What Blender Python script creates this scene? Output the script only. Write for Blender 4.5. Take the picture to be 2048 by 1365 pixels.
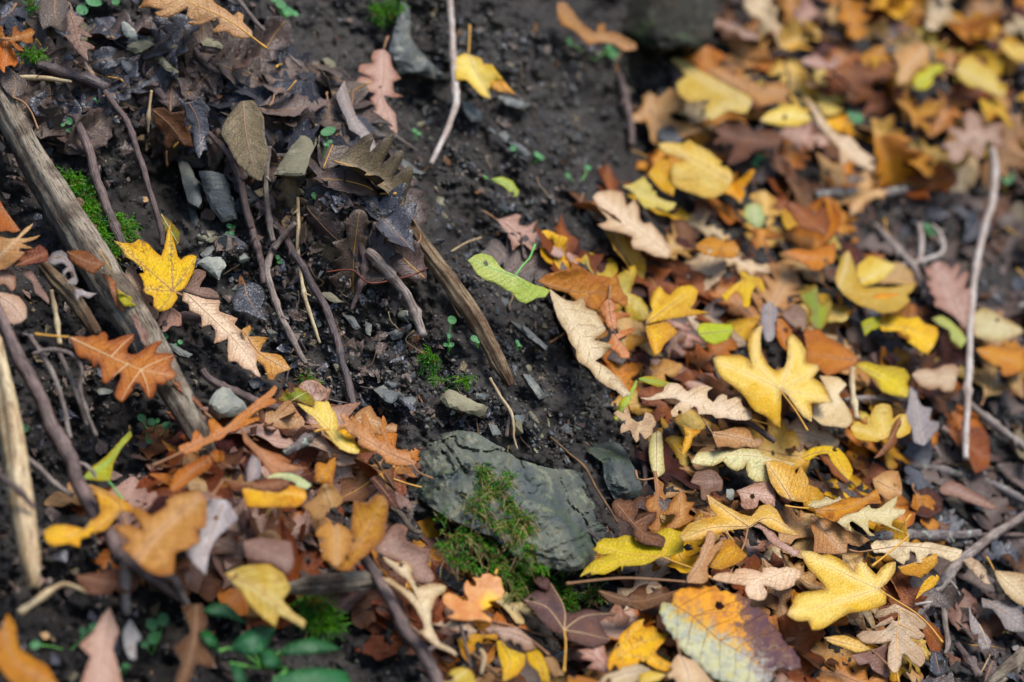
import bpy, math, random
import numpy as np
from mathutils import Vector, Matrix
from mathutils.geometry import delaunay_2d_cdt

# ------------------------------------------------------------------ camera, sky, sun, exposure
for o in list(bpy.data.objects):
    bpy.data.objects.remove(o, do_unlink=True)
scene = bpy.context.scene
COL = scene.collection

PITCH = math.radians(18.0)
CAM_H = 1.6
LENS, SENSOR = 85.0, 36.0
PXF = LENS / SENSOR * 2048.0          # focal length in photograph pixels
cam_d = bpy.data.cameras.new("camera")
cam_d.lens = LENS
cam_d.sensor_width = SENSOR
cam_d.sensor_fit = 'HORIZONTAL'
cam_d.clip_start = 0.05
cam_d.clip_end = 200.0
cam_d.dof.use_dof = True
cam_d.dof.focus_distance = 1.985
cam_d.dof.aperture_fstop = 2.7
cam = bpy.data.objects.new("camera", cam_d)
cam.location = (0, 0, CAM_H)
cam.rotation_euler = (math.pi / 2 - PITCH, 0, 0)
COL.objects.link(cam)
scene.camera = cam

SUN_EL, SUN_AZ = math.radians(66), math.radians(105)   # azimuth: 0 = straight ahead of the camera, + = to the right
world = bpy.data.worlds.new("World")
scene.world = world
world.use_nodes = True
wn = world.node_tree
wn.nodes.clear()
w_out = wn.nodes.new("ShaderNodeOutputWorld")
w_bg = wn.nodes.new("ShaderNodeBackground")
w_sky = wn.nodes.new("ShaderNodeTexSky")
w_sky.sky_type = 'NISHITA'
w_sky.sun_disc = False
w_sky.sun_elevation = SUN_EL
w_sky.sun_rotation = SUN_AZ
w_sky.air_density = 1.0
w_sky.dust_density = 0.8
w_sky.ozone_density = 1.0
w_bg.inputs['Strength'].default_value = 0.058
wn.links.new(w_sky.outputs[0], w_bg.inputs['Color'])
wn.links.new(w_bg.outputs[0], w_out.inputs['Surface'])

sun_d = bpy.data.lights.new("sun", 'SUN')
sun_d.energy = 1.5
sun_d.angle = math.radians(32)
sun_d.color = (1.0, 0.975, 0.935)
sun = bpy.data.objects.new("sun", sun_d)
sdir = Vector((math.sin(SUN_AZ) * math.cos(SUN_EL), math.cos(SUN_AZ) * math.cos(SUN_EL), math.sin(SUN_EL)))
sun.rotation_euler = sdir.to_track_quat('Z', 'Y').to_euler()
sun.location = (1, 1, 5)
COL.objects.link(sun)

scene.view_settings.view_transform = 'Standard'
scene.view_settings.look = 'None'
scene.view_settings.gamma = 1.0
scene.view_settings.exposure = 1.95
scene.view_settings.use_curve_mapping = False
scene.cycles.max_bounces = 5
scene.cycles.diffuse_bounces = 3
scene.cycles.glossy_bounces = 2
scene.cycles.transmission_bounces = 3
scene.cycles.caustics_reflective = False
scene.cycles.caustics_refractive = False

# ------------------------------------------------------------------ helpers: noise, projection, ground
RNG = np.random.default_rng(7)
random.seed(7)


def _hash(ix, iy, seed):
    n = (ix.astype(np.int64) * 374761393 + iy.astype(np.int64) * 668265263 + seed * 974711) & 0x7fffffff
    n = ((n ^ (n >> 13)) * 1274126177) & 0x7fffffff
    n = (n ^ (n >> 16)) & 0xffff
    return n / 65535.0


def vnoise(x, y, seed=0):
    x = np.asarray(x, float)
    y = np.asarray(y, float)
    ix = np.floor(x)
    iy = np.floor(y)
    fx = x - ix
    fy = y - iy
    fx = fx * fx * fx * (fx * (fx * 6 - 15) + 10)
    fy = fy * fy * fy * (fy * (fy * 6 - 15) + 10)
    a = _hash(ix, iy, seed)
    b = _hash(ix + 1, iy, seed)
    c = _hash(ix, iy + 1, seed)
    d = _hash(ix + 1, iy + 1, seed)
    return (a * (1 - fx) + b * fx) * (1 - fy) + (c * (1 - fx) + d * fx) * fy - 0.5


def fbm(x, y, seed=0, octv=4, gain=0.5):
    s = 0
    amp = 1.0
    for i in range(octv):
        s = s + amp * vnoise(x * 2 ** i + 17.3 * i, y * 2 ** i - 9.1 * i, seed + i)
        amp *= gain
    return s


# relief of the bank, in millimetres towards the camera, on a tilted slope
CTRL = np.array([float(t) for t in """
0 0 40 200 0 60 400 0 90 540 40 70 640 60 5 0 150 35 150 150 45 300 150 60 450 150 70 600 170 60 700 200 50
100 300 15 250 270 20 370 345 -30 310 400 -20 450 300 40 560 300 70 680 330 85 750 400 80
30 420 -10 200 430 10 330 500 0 450 450 10 560 440 25 650 430 70 750 470 75 820 500 60
100 600 5 250 600 15 400 580 0 540 600 5 680 600 20 800 600 35 900 600 58
50 800 0 200 760 -10 300 900 -30 220 900 -35 400 750 0 550 720 0 700 740 5 850 740 20 980 760 45
100 1000 -20 400 950 20 550 930 20 700 900 20 300 1080 25 500 1100 25 650 1100 15
100 1200 -25 300 1250 -30 500 1250 -20 700 1250 5 50 1350 -20 300 1360 -30 550 1360 -10
740 130 -15 800 60 -10 810 220 -35 860 260 -15 900 380 0 950 480 5 1000 560 10 1060 650 10 1100 760 10 1050 840 20
950 150 -20 1100 100 -20 1050 300 -15 1150 400 -15 1250 150 -30 1260 320 -30 1350 60 0
1150 620 -10 1180 720 -10 1200 820 -10 1270 900 -8 1240 1000 0
900 950 10 1050 1000 15 1000 1120 10 1150 1100 5 1100 1200 0
1120 560 10 1250 600 15 1200 450 0 1320 400 0 1400 300 -5 1450 180 -15 1500 500 10 1600 250 5 1700 100 0 1900 100 15
1900 300 0 1750 450 -25 1950 480 -35 2040 550 -30 1700 600 10 1400 700 15 1550 750 25 1700 780 15 1850 680 0 2000 700 0
1950 850 -35 1850 850 -10 1350 850 10 1500 900 25 1700 950 15 1400 1050 25 1550 1100 30 1750 1100 20 1900 1020 -10
2000 1000 -25 1250 1150 5 1350 1250 18 1500 1250 30 1700 1250 25 1850 1150 0 1900 1250 -30 2000 1300 -30 2020 1150 -20
1100 1320 5 900 1280 10 1300 1360 20 1600 1350 20 800 1350 10
-500 -500 0 -500 0 0 -500 700 0 -500 1400 0 -500 1900 0 400 -500 0 1024 -500 0 1700 -500 0 2550 -500 0
2550 0 0 2550 700 0 2550 1400 0 2550 1900 0 400 1900 0 1024 1900 0 1700 1900 0
""".split()]).reshape(-1, 3)


def _tps_u(r2):
    return np.where(r2 > 0, r2 * np.log(r2 + 1e-9), 0.0)




def plane(u, v, A, B):
    """Depth of a tilted slope through the sharp band of the picture."""
    return 2.0 + A * ((u - 1024) * 0.000414 + 0.031) - B * ((v - 682) * 0.000414 - 0.09)


def steep(u):
    """0 on the flatter drift at the right, 1 on the steep bank at the left."""
    t = np.clip((1330 - u) / 280, 0, 1)
    return t * t * (3 - 2 * t)


STEEP, FLAT = (0.43, 0.79), (0.55, 1.18)
_cx, _cy = CTRL[:, 0] / 500, CTRL[:, 1] / 500
_cb = CTRL[:, 2] / 1000 + steep(CTRL[:, 0]) * (plane(CTRL[:, 0], CTRL[:, 1], *FLAT) - plane(CTRL[:, 0], CTRL[:, 1], *STEEP))
_n = len(_cx)
_K = _tps_u((_cx[:, None] - _cx[None]) ** 2 + (_cy[:, None] - _cy[None]) ** 2) + np.eye(_n) * 2e-3
_P = np.stack([np.ones(_n), _cx, _cy], 1)
_A = np.zeros((_n + 3, _n + 3))
_A[:_n, :_n] = _K
_A[:_n, _n:] = _P
_A[_n:, :_n] = _P.T
_W = np.linalg.solve(_A, np.concatenate([_cb, np.zeros(3)]))


def depth(u, v):
    """Depth (m) of the smooth ground along the line of sight of photograph pixel u, v."""
    u = np.asarray(u, float)
    v = np.asarray(v, float)
    sh = u.shape
    uf = u.ravel()
    vf = v.ravel()
    out = np.empty_like(uf)
    for s in range(0, len(uf), 20000):
        a = np.clip(uf[s:s + 20000], -480, 2530) / 500
        b = np.clip(vf[s:s + 20000], -480, 1880) / 500
        r2 = (a[:, None] - _cx[None]) ** 2 + (b[:, None] - _cy[None]) ** 2
        out[s:s + 20000] = _tps_u(r2) @ _W[:_n] + _W[_n] + _W[_n + 1] * a + _W[_n + 2] * b
    base = plane(uf, vf, *FLAT)
    return np.maximum(base - out, 0.35).reshape(sh)


CP, SP = math.cos(PITCH), math.sin(PITCH)


def pt(u, v, z):
    """World point on the line of sight of pixel u, v at depth z."""
    u = np.asarray(u, float)
    v = np.asarray(v, float)
    z = np.asarray(z, float)
    X = (u - 1024.0) / PXF * z
    Y = -(v - 682.5) / PXF * z
    return np.stack([X, z * CP + Y * SP, CAM_H - z * SP + Y * CP], -1)


def ground_frame(u, v, e=30):
    """Ground point, two tangents and normal at a pixel."""
    c = pt(u, v, depth(u, v))
    a = pt(u + e, v, depth(u + e, v)) - pt(u - e, v, depth(u - e, v))
    b = pt(u, v - e, depth(u, v - e)) - pt(u, v + e, depth(u, v + e))
    a = a / np.linalg.norm(a)
    n = np.cross(a, b)
    n = n / np.linalg.norm(n)
    return c, a, np.cross(n, a), n


def new_obj(name, me, parent=None, mat=None):
    o = bpy.data.objects.new(name, me)
    COL.objects.link(o)
    if parent is not None:
        o.parent = parent
    if mat is not None and me is not None:
        me.materials.clear()
        me.materials.append(mat)
    return o


def mesh_from(name, V, Fc, smooth=True):
    me = bpy.data.meshes.new(name)
    V = np.asarray(V, float)
    me.from_pydata(V.tolist(), [], Fc if isinstance(Fc, list) else Fc.tolist())
    if smooth:
        me.polygons.foreach_set('use_smooth', np.ones(len(me.polygons), bool))
    me.update()
    return me


def tag(o, label, cat, group=None, kind=None):
    if label:
        o['label'] = label
    if cat:
        o['category'] = cat
    if group:
        o['group'] = group
    if kind:
        o['kind'] = kind
    return o


def lin(c, k=1.0):
    return tuple((((x / 255) / 12.92) if x / 255 <= 0.04045 else (((x / 255) + 0.055) / 1.055) ** 2.4) * k for x in c) + (1.0,)


def parse(s):
    return [tuple(float(q) for q in p.split(',')) for p in s.split()]


FR = {'Z0': (0, 0, .1956), 'Z1': (350, 0, .1956), 'Z2': (0, 380, .1956), 'Z3': (200, 440, .1956), 'Z4': (100, 600, .1956),
      'Z5': (320, 740, .1956), 'Z6': (550, 780, .1956), 'Z7': (600, 960, .1956), 'Y0': (0, 1000, .2441),
      'Y1': (700, 1098, .1956), 'Y2': (1000, 1098, .1956), 'Y3': (1300, 1098, .1956), 'Y4': (1648, 1098, .1956),
      'Y5': (1150, 900, .1956), 'Y6': (1480, 900, .1956), 'Y7': (1648, 700, .1956), 'X0': (1200, 700, .1956),
      'X1': (1400, 600, .1956), 'X2': (1050, 450, .1956), 'X3': (1350, 400, .1956), 'X4': (1648, 450, .1956),
      'X5': (1170, 250, .1956), 'X6': (1300, 90, .2197), 'X7': (1648, 0, .2930), 'W0': (0, 0, .3421), 'W1': (0, 400, .3421),
      'W2': (0, 850, .3773), 'W3': (600, 0, .3421), 'W4': (600, 420, .3421), 'W5': (650, 850, .3773), 'V0': (1250, 0, .3896),
      'V1': (1250, 430, .3896), 'V2': (1250, 865, .3896), 'V3': (900, 380, .2931), 'P': (0, 0, 1.0)}


def px(frame, s):
    ox, oy, k = FR[frame]
    return np.array([(ox + a * k, oy + b * k) for a, b in parse(s)])


def smooth_closed(P, step, ten=0.5):
    """Closed soft curve through traced points, resampled."""
    n = len(P)
    out = []
    for i in range(n):
        p0, p1, p2, p3 = P[i - 1], P[i], P[(i + 1) % n], P[(i + 2) % n]
        L = np.linalg.norm(p2 - p1)
        k = max(1, int(round(L / step)))
        m1 = (p2 - p0) * 0.5 * ten
        m2 = (p3 - p1) * 0.5 * ten
        s1 = np.linalg.norm(m1)
        s2 = np.linalg.norm(m2)
        if s1 > L:
            m1 = m1 * L / s1
        if s2 > L:
            m2 = m2 * L / s2
        c1 = np.dot(p1 - p0, p2 - p1) / (np.linalg.norm(p1 - p0) * L + 1e-9)
        c2 = np.dot(p2 - p1, p3 - p2) / (np.linalg.norm(p3 - p2) * L + 1e-9)
        m1 = m1 * np.clip(0.35 + 0.9 * c1, 0.05, 1.25)      # keep points pointed
        m2 = m2 * np.clip(0.35 + 0.9 * c2, 0.05, 1.25)
        for j in range(k):
            t = j / k
            out.append((2 * t ** 3 - 3 * t ** 2 + 1) * p1 + (t ** 3 - 2 * t ** 2 + t) * m1 + (-2 * t ** 3 + 3 * t ** 2) * p2 + (t ** 3 - t ** 2) * m2)
    return np.array(out)


def smooth_open(P, step):
    P = np.asarray(P, float)
    if len(P) == 1:
        return P
    out = []
    n = len(P)
    for i in range(n - 1):
        p0, p1, p2, p3 = P[max(i - 1, 0)], P[i], P[i + 1], P[min(i + 2, n - 1)]
        k = max(1, int(round(np.linalg.norm((p2 - p1)[:2]) / step)))
        for j in range(k):
            t = j / k
            out.append(0.5 * (2 * p1 + (p2 - p0) * t + (2 * p0 - 5 * p1 + 4 * p2 - p3) * t * t + (3 * p1 - p0 - 3 * p2 + p3) * t ** 3))
    out.append(P[-1])
    return np.array(out)


def inside(P, Q):
    """Which points Q lie inside polygon P."""
    x, y = Q[:, 0][:, None], Q[:, 1][:, None]
    x1, y1 = P[:, 0][None], P[:, 1][None]
    x2, y2 = np.roll(P[:, 0], -1)[None], np.roll(P[:, 1], -1)[None]
    c = ((y1 > y) != (y2 > y)) & (x < (x2 - x1) * (y - y1) / (y2 - y1 + 1e-12) + x1)
    return c.sum(1) % 2 == 1


def seg_dist(Q, A, B):
    """Distance of points Q to each segment A-B, and the parameter along it."""
    d = B - A
    L2 = (d ** 2).sum(1) + 1e-12
    w = Q[:, None] - A[None]
    t = np.clip((w * d[None]).sum(2) / L2[None], 0, 1)
    r = w - t[..., None] * d[None]
    return np.sqrt((r ** 2).sum(2)), t


def fill(P, spacing, jit, seed=0):
    """Triangulate polygon P (already resampled) with extra interior points."""
    lo, hi = P.min(0), P.max(0)
    rng = np.random.default_rng(seed)
    xs = np.arange(lo[0], hi[0], spacing)
    ys = np.arange(lo[1], hi[1], spacing * 0.866)
    gx, gy = np.meshgrid(xs, ys)
    gx = gx + (np.arange(len(ys)) % 2)[:, None] * spacing / 2
    Q = np.stack([gx.ravel(), gy.ravel()], 1) + rng.uniform(-jit, jit, (gx.size, 2)) * spacing
    if len(Q):
        Q = Q[inside(P, Q)]
    if len(Q):
        d = np.concatenate([seg_dist(Q[s:s + 2000], P, np.roll(P, -1, 0))[0].min(1) for s in range(0, len(Q), 2000)])
        Q = Q[d > spacing * 0.45]
    n = len(P)
    allp = np.vstack([P, Q]) if len(Q) else P
    res = delaunay_2d_cdt([Vector((float(a), float(b))) for a, b in allp], [(i, (i + 1) % n) for i in range(n)], [], 1, 1e-5)
    V = np.array([(v.x, v.y) for v in res[0]])
    T = [tuple(f) for f in res[2]]
    return V, T
# ------------------------------------------------------------------ materials
class NT:
    """Small helper round a material's node tree."""
    def __init__(self, name):
        self.m = bpy.data.materials.new(name)
        self.m.use_nodes = True
        self.t = self.m.node_tree
        self.t.nodes.clear()
        self.out = self.n('ShaderNodeOutputMaterial')

    def n(self, typ, **kw):
        nd = self.t.nodes.new(typ)
        for k, v in kw.items():
            setattr(nd, k, v)
        return nd

    def put(self, sock, v):
        if isinstance(v, bpy.types.NodeSocket):
            self.t.links.new(v, sock)
        elif isinstance(v, (int, float)) and hasattr(sock.default_value, '__len__'):
            sock.default_value = (v,) * len(sock.default_value)
        else:
            sock.default_value = v

    def math(self, op, a, b=0.0, c=0.0, clamp=False):
        nd = self.n('ShaderNodeMath', operation=op, use_clamp=clamp)
        for s, v in zip(nd.inputs, (a, b, c)):
            self.put(s, v)
        return nd.outputs[0]

    def vmath(self, op, a, b=(0, 0, 0)):
        nd = self.n('ShaderNodeVectorMath', operation=op)
        self.put(nd.inputs[0], a)
        if op == 'SCALE':
            self.put(nd.inputs['Scale'], b)
        else:
            self.put(nd.inputs[1], b)
        return nd.outputs[0]

    def noise(self, vec, scale, detail=3, rough=0.55, dist=0.0):
        nd = self.n('ShaderNodeTexNoise')
        self.put(nd.inputs['Vector'], vec)
        nd.inputs['Scale'].default_value = scale
        nd.inputs['Detail'].default_value = detail
        nd.inputs['Roughness'].default_value = rough
        nd.inputs['Distortion'].default_value = dist
        return nd.outputs['Fac']

    def ramp(self, x, lo, hi):
        nd = self.n('ShaderNodeMapRange', interpolation_type='SMOOTHSTEP')
        self.put(nd.inputs['Value'], x)
        nd.inputs['From Min'].default_value = lo
        nd.inputs['From Max'].default_value = hi
        return nd.outputs[0]

    def mix(self, fac, a, b, blend='MIX'):
        nd = self.n('ShaderNodeMix', data_type='RGBA', blend_type=blend)
        self.put(nd.inputs[0], fac)
        self.put(nd.inputs[6], a)
        self.put(nd.inputs[7], b)
        return nd.outputs[2]

    def attr(self, name, out='Fac'):
        nd = self.n('ShaderNodeAttribute', attribute_name=name)
        return nd.outputs[out]

    def rnd(self):
        return self.n('ShaderNodeObjectInfo').outputs['Random']

    def bump(self, h, strength, dist=0.001):
        nd = self.n('ShaderNodeBump')
        nd.inputs['Strength'].default_value = strength
        nd.inputs['Distance'].default_value = dist
        self.put(nd.inputs['Height'], h)
        return nd.outputs[0]

    def hsv(self, col, h=0.5, s=1.0, v=1.0):
        nd = self.n('ShaderNodeHueSaturation')
        self.put(nd.inputs['Hue'], h)
        self.put(nd.inputs['Saturation'], s)
        self.put(nd.inputs['Value'], v)
        self.put(nd.inputs['Color'], col)
        return nd.outputs[0]

    def finish(self, col, rough=0.6, spec=0.4, normal=None, transl=0.0, tcol=None, coat=0.0):
        b = self.n('ShaderNodeBsdfPrincipled')
        self.put(b.inputs['Base Color'], col)
        self.put(b.inputs['Roughness'], rough)
        self.put(b.inputs['Specular IOR Level'], spec)
        if coat:
            self.put(b.inputs['Coat Weight'], coat)
            b.inputs['Coat Roughness'].default_value = 0.25
        if normal is not None:
            self.put(b.inputs['Normal'], normal)
        sh = b.outputs[0]
        if transl:
            t = self.n('ShaderNodeBsdfTranslucent')
            self.put(t.inputs['Color'], tcol if tcol is not None else col)
            mx = self.n('ShaderNodeMixShader')
            mx.inputs[0].default_value = transl
            self.t.links.new(sh, mx.inputs[1])
            self.t.links.new(t.outputs[0], mx.inputs[2])
            sh = mx.outputs[0]
        self.t.links.new(sh, self.out.inputs['Surface'])
        return self.m


KAL = 0.72      # albedo of a leaf against the colour it shows in the picture


def leaf_mat(name, c1, c2, edge, speck=None, sp=0.0, ribspeck=0.0, rough=0.55, spec=0.35, patch=0.5, transl=0.26, k=KAL, sat=1.08):
    m = NT(name)
    uv = m.n('ShaderNodeUVMap', uv_map='UVMap').outputs[0]
    rb = m.n('ShaderNodeUVMap', uv_map='rib').outputs[0]
    r = m.rnd()
    off = m.n('ShaderNodeCombineXYZ')
    m.put(off.inputs[0], m.math('MULTIPLY', r, 91.0))
    m.put(off.inputs[1], m.math('MULTIPLY', r, 37.0))
    m.put(off.inputs[2], m.math('MULTIPLY', r, 13.0))
    vec = m.vmath('ADD', uv, off.outputs[0])
    big = m.noise(vec, 2.6, 4, 0.6, 0.6)
    mid = m.noise(vec, 14, 4, 0.65)
    fine = m.noise(vec, 70, 3, 0.6)
    fac = m.ramp(m.math('ADD', big, m.math('MULTIPLY', m.math('SUBTRACT', mid, 0.5), 0.45)), 0.5 - 0.28 + (0.5 - patch) * 0.3, 0.5 + 0.28 + (0.5 - patch) * 0.3)
    col = m.mix(fac, lin(c1, k), lin(c2, k))
    ed = m.attr('edge')
    efac = m.math('MULTIPLY', m.ramp(m.math('ADD', ed, m.math('MULTIPLY', m.math('SUBTRACT', mid, 0.5), 1.3)), 0.75, -0.1), m.math('MULTIPLY', m.math('FRACT', m.math('MULTIPLY', r, 5.13)), 0.85))
    col = m.mix(efac, col, lin(edge, k))
    # side veins slanting off the midrib, and the finer net between them
    sx = m.n('ShaderNodeSeparateXYZ')
    m.put(sx.inputs[0], rb)
    t, d = sx.outputs[0], sx.outputs[1]
    ad = m.math('ABSOLUTE', d)
    wob = m.math('MULTIPLY', m.math('SUBTRACT', big, 0.5), 0.12)
    ph = m.math('FRACT', m.math('MULTIPLY', m.math('ADD', m.math('SUBTRACT', t, m.math('MULTIPLY', ad, 0.85)), wob), 8.5))
    tri = m.math('ABSOLUTE', m.math('SUBTRACT', ph, 0.5))
    vein = m.ramp(tri, 0.035, 0.0)
    vein = m.math('MULTIPLY', m.math('MULTIPLY', vein, m.ramp(ad, 0.0, 0.03)), m.math('MULTIPLY', m.math('LESS_THAN', t, 5.0), m.ramp(mid, 0.30, 0.62)))
    pale = m.math('MULTIPLY', m.ramp(ad, 0.11, 0.0), m.ramp(big, 0.3, 0.6))
    col = m.mix(m.math('MULTIPLY', pale, 0.45), col, m.hsv(lin(c1, k), 0.5, 0.78, 1.22))
    tipf = m.math('MULTIPLY', m.ramp(m.math('ADD', ad, m.math('MULTIPLY', m.math('SUBTRACT', mid, 0.5), 0.2)), 0.14, 0.34), 0.45)
    col = m.mix(tipf, col, m.mix(0.5, lin(c2, k), lin(edge, k)))
    vor = m.n('ShaderNodeTexVoronoi', feature='DISTANCE_TO_EDGE')
    m.put(vor.inputs['Vector'], vec)
    vor.inputs['Scale'].default_value = 42
    net = m.ramp(vor.outputs['Distance'], 0.09, 0.0)
    col = m.mix(m.math('MULTIPLY', vein, 0.6), col, lin(edge, k * 0.85))
    col = m.mix(m.math('MULTIPLY', net, 0.26), col, lin(edge, k * 0.8))
    if speck:
        spn = m.noise(vec, 46, 5, 0.75)
        area = m.ramp(m.math('ADD', big, m.math('MULTIPLY', m.math('SUBTRACT', mid, 0.5), 0.5)), 0.50, 0.64)
        sf = m.math('MULTIPLY', m.ramp(spn, 0.66 - sp * 0.12, 0.74 - sp * 0.10), m.math('ADD', 0.06, m.math('MAXIMUM', area, m.math('MULTIPLY', m.ramp(ad, 0.09, 0.0), ribspeck))))
        col = m.mix(m.math('MULTIPLY', sf, 0.85), col, lin(speck, k))
    # brown stains that differ from leaf to leaf, and specks of dirt
    stn = m.noise(m.vmath('ADD', vec, (9.1, 4.4, 2.2)), 6.5, 5, 0.68, 0.8)
    amt = m.math('FRACT', m.math('MULTIPLY', r, 11.7))
    col = m.mix(m.math('MULTIPLY', m.ramp(stn, 0.52, 0.66), m.math('MULTIPLY', amt, 0.6)), col, lin(edge, k * 0.8))
    dirt = m.noise(m.vmath('ADD', vec, (1.1, 7.4, 3.2)), 95, 4, 0.7)
    col = m.mix(m.math('MULTIPLY', m.ramp(dirt, 0.62, 0.70), 0.45), col, lin((64, 48, 36), k))
    # a few small dark rot spots on every leaf
    spot = m.noise(m.vmath('ADD', vec, (5.3, 2.1, 0.7)), 11, 2, 0.5)
    col = m.mix(m.math('MULTIPLY', m.ramp(spot, 0.74, 0.80), 0.5), col, lin((70, 45, 30), k))
    val = m.math('ADD', 0.80, m.math('MULTIPLY', m.math('FRACT', m.math('MULTIPLY', r, 7.31)), 0.34))
    val = m.math('MULTIPLY', val, m.math('ADD', 0.86, m.math('MULTIPLY', fine, 0.28)))
    hue = m.math('ADD', 0.488, m.math('MULTIPLY', m.math('FRACT', m.math('MULTIPLY', r, 3.77)), 0.024))
    col = m.hsv(col, hue, sat, val)
    hgt = m.math('ADD', m.math('ADD', m.math('MULTIPLY', mid, 0.9), m.math('MULTIPLY', fine, 0.35)), m.math('ADD', m.math('MULTIPLY', vein, -0.7), m.math('MULTIPLY', net, -0.25)))
    nrm = m.bump(hgt, 0.8, 0.0018)
    rg = m.math('ADD', rough - 0.12, m.math('MULTIPLY', mid, 0.24))
    return m.finish(col, rg, spec, nrm, transl)


LM = {}


def addl(name, *a, **k):
    LM[name] = leaf_mat('leaf_' + name, *a, **k)


addl('cream', (240, 216, 180), (224, 190, 146), (176, 132, 90), (150, 110, 80), 0.1)
addl('creamg', (236, 222, 172), (220, 204, 138), (196, 160, 96), (150, 110, 80), 0.1)
addl('tan', (222, 182, 130), (200, 146, 90), (146, 92, 46), (110, 70, 40), 0.2)
addl('tanpink', (214, 180, 160), (192, 150, 128), (150, 96, 66), (110, 70, 60), 0.2)
addl('orange', (214, 144, 66), (196, 116, 44), (150, 80, 32), (120, 64, 24), 0.2)
addl('tanorange', (218, 162, 106), (200, 134, 72), (156, 84, 34), (130, 80, 60), 0.2)
addl('rust', (166, 98, 48), (132, 72, 38), (104, 46, 16), (80, 40, 20), 0.2)
addl('amber', (222, 158, 42), (196, 118, 30), (150, 80, 20), (110, 60, 20), 0.45)
addl('gold', (248, 202, 48), (230, 158, 28), (196, 126, 22), (130, 84, 30), 0.5)
addl('yellow', (252, 206, 34), (240, 172, 26), (224, 150, 26), (104, 66, 58), 1.55, ribspeck=0.9)
addl('lemon', (236, 208, 28), (206, 178, 28), (176, 140, 24), (110, 84, 30), 0.9)
addl('paleyellow', (238, 218, 132), (228, 194, 84), (212, 160, 52), (130, 90, 50), 0.25)
addl('goldtan', (248, 216, 134), (236, 178, 66), (176, 118, 48), (132, 86, 44), 0.2)
addl('lime', (178, 190, 50), (206, 200, 70), (190, 160, 40), (96, 84, 30), 0.3)
addl('limepale', (208, 208, 124), (176, 190, 96), (186, 190, 60), (150, 130, 80), 0.3)
addl('green', (84, 132, 48), (150, 158, 44), (150, 96, 40), (70, 60, 30), 0.3)
addl('palegreen', (196, 212, 164), (208, 206, 140), (176, 176, 90), (130, 120, 80), 0.2)
addl('mauve', (176, 144, 128), (142, 106, 90), (124, 80, 58), (84, 56, 52), 0.25)
addl('brown', (138, 92, 56), (100, 62, 38), (82, 48, 28), (60, 40, 30), 0.3)
addl('greybrown', (124, 106, 94), (96, 80, 72), (72, 56, 48), (50, 42, 40), 0.35, rough=0.5, transl=0.08)
addl('darkbrown', (104, 80, 66), (74, 58, 50), (48, 36, 32), (36, 30, 30), 0.3, rough=0.45, spec=0.5, transl=0.05)
addl('slate', (78, 78, 88), (56, 54, 62), (48, 44, 46), (124, 108, 100), 0.2, rough=0.32, spec=0.55, transl=0.03, sat=0.9)  # dark wet leaves; the bluish sky sheen is put into the base colour
addl('grey', (176, 164, 156), (140, 128, 124), (106, 90, 80), (90, 80, 74), 0.25, transl=0.1)
addl('lavender', (184, 174, 168), (150, 138, 134), (120, 100, 96), (90, 80, 84), 0.2, transl=0.1)
addl('maroon', (96, 40, 22), (68, 28, 20), (50, 22, 18), (40, 20, 20), 0.2)
addl('brownmaple', (140, 98, 74), (84, 64, 66), (90, 60, 44), (58, 48, 52), 0.9, patch=0.55)
addl('olive', (134, 118, 88), (108, 92, 66), (64, 52, 40), (60, 52, 44), 0.3, transl=0.05)
addl('plant', (44, 118, 58), (28, 92, 46), (50, 124, 58), None, 0, rough=0.36, spec=0.5, k=0.62)
addl('sprout', (88, 150, 92), (62, 120, 72), (100, 150, 90), None, 0, rough=0.45, k=0.8)
addl('whitish', (216, 212, 206), (190, 184, 178), (150, 140, 130), None, 0)


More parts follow.
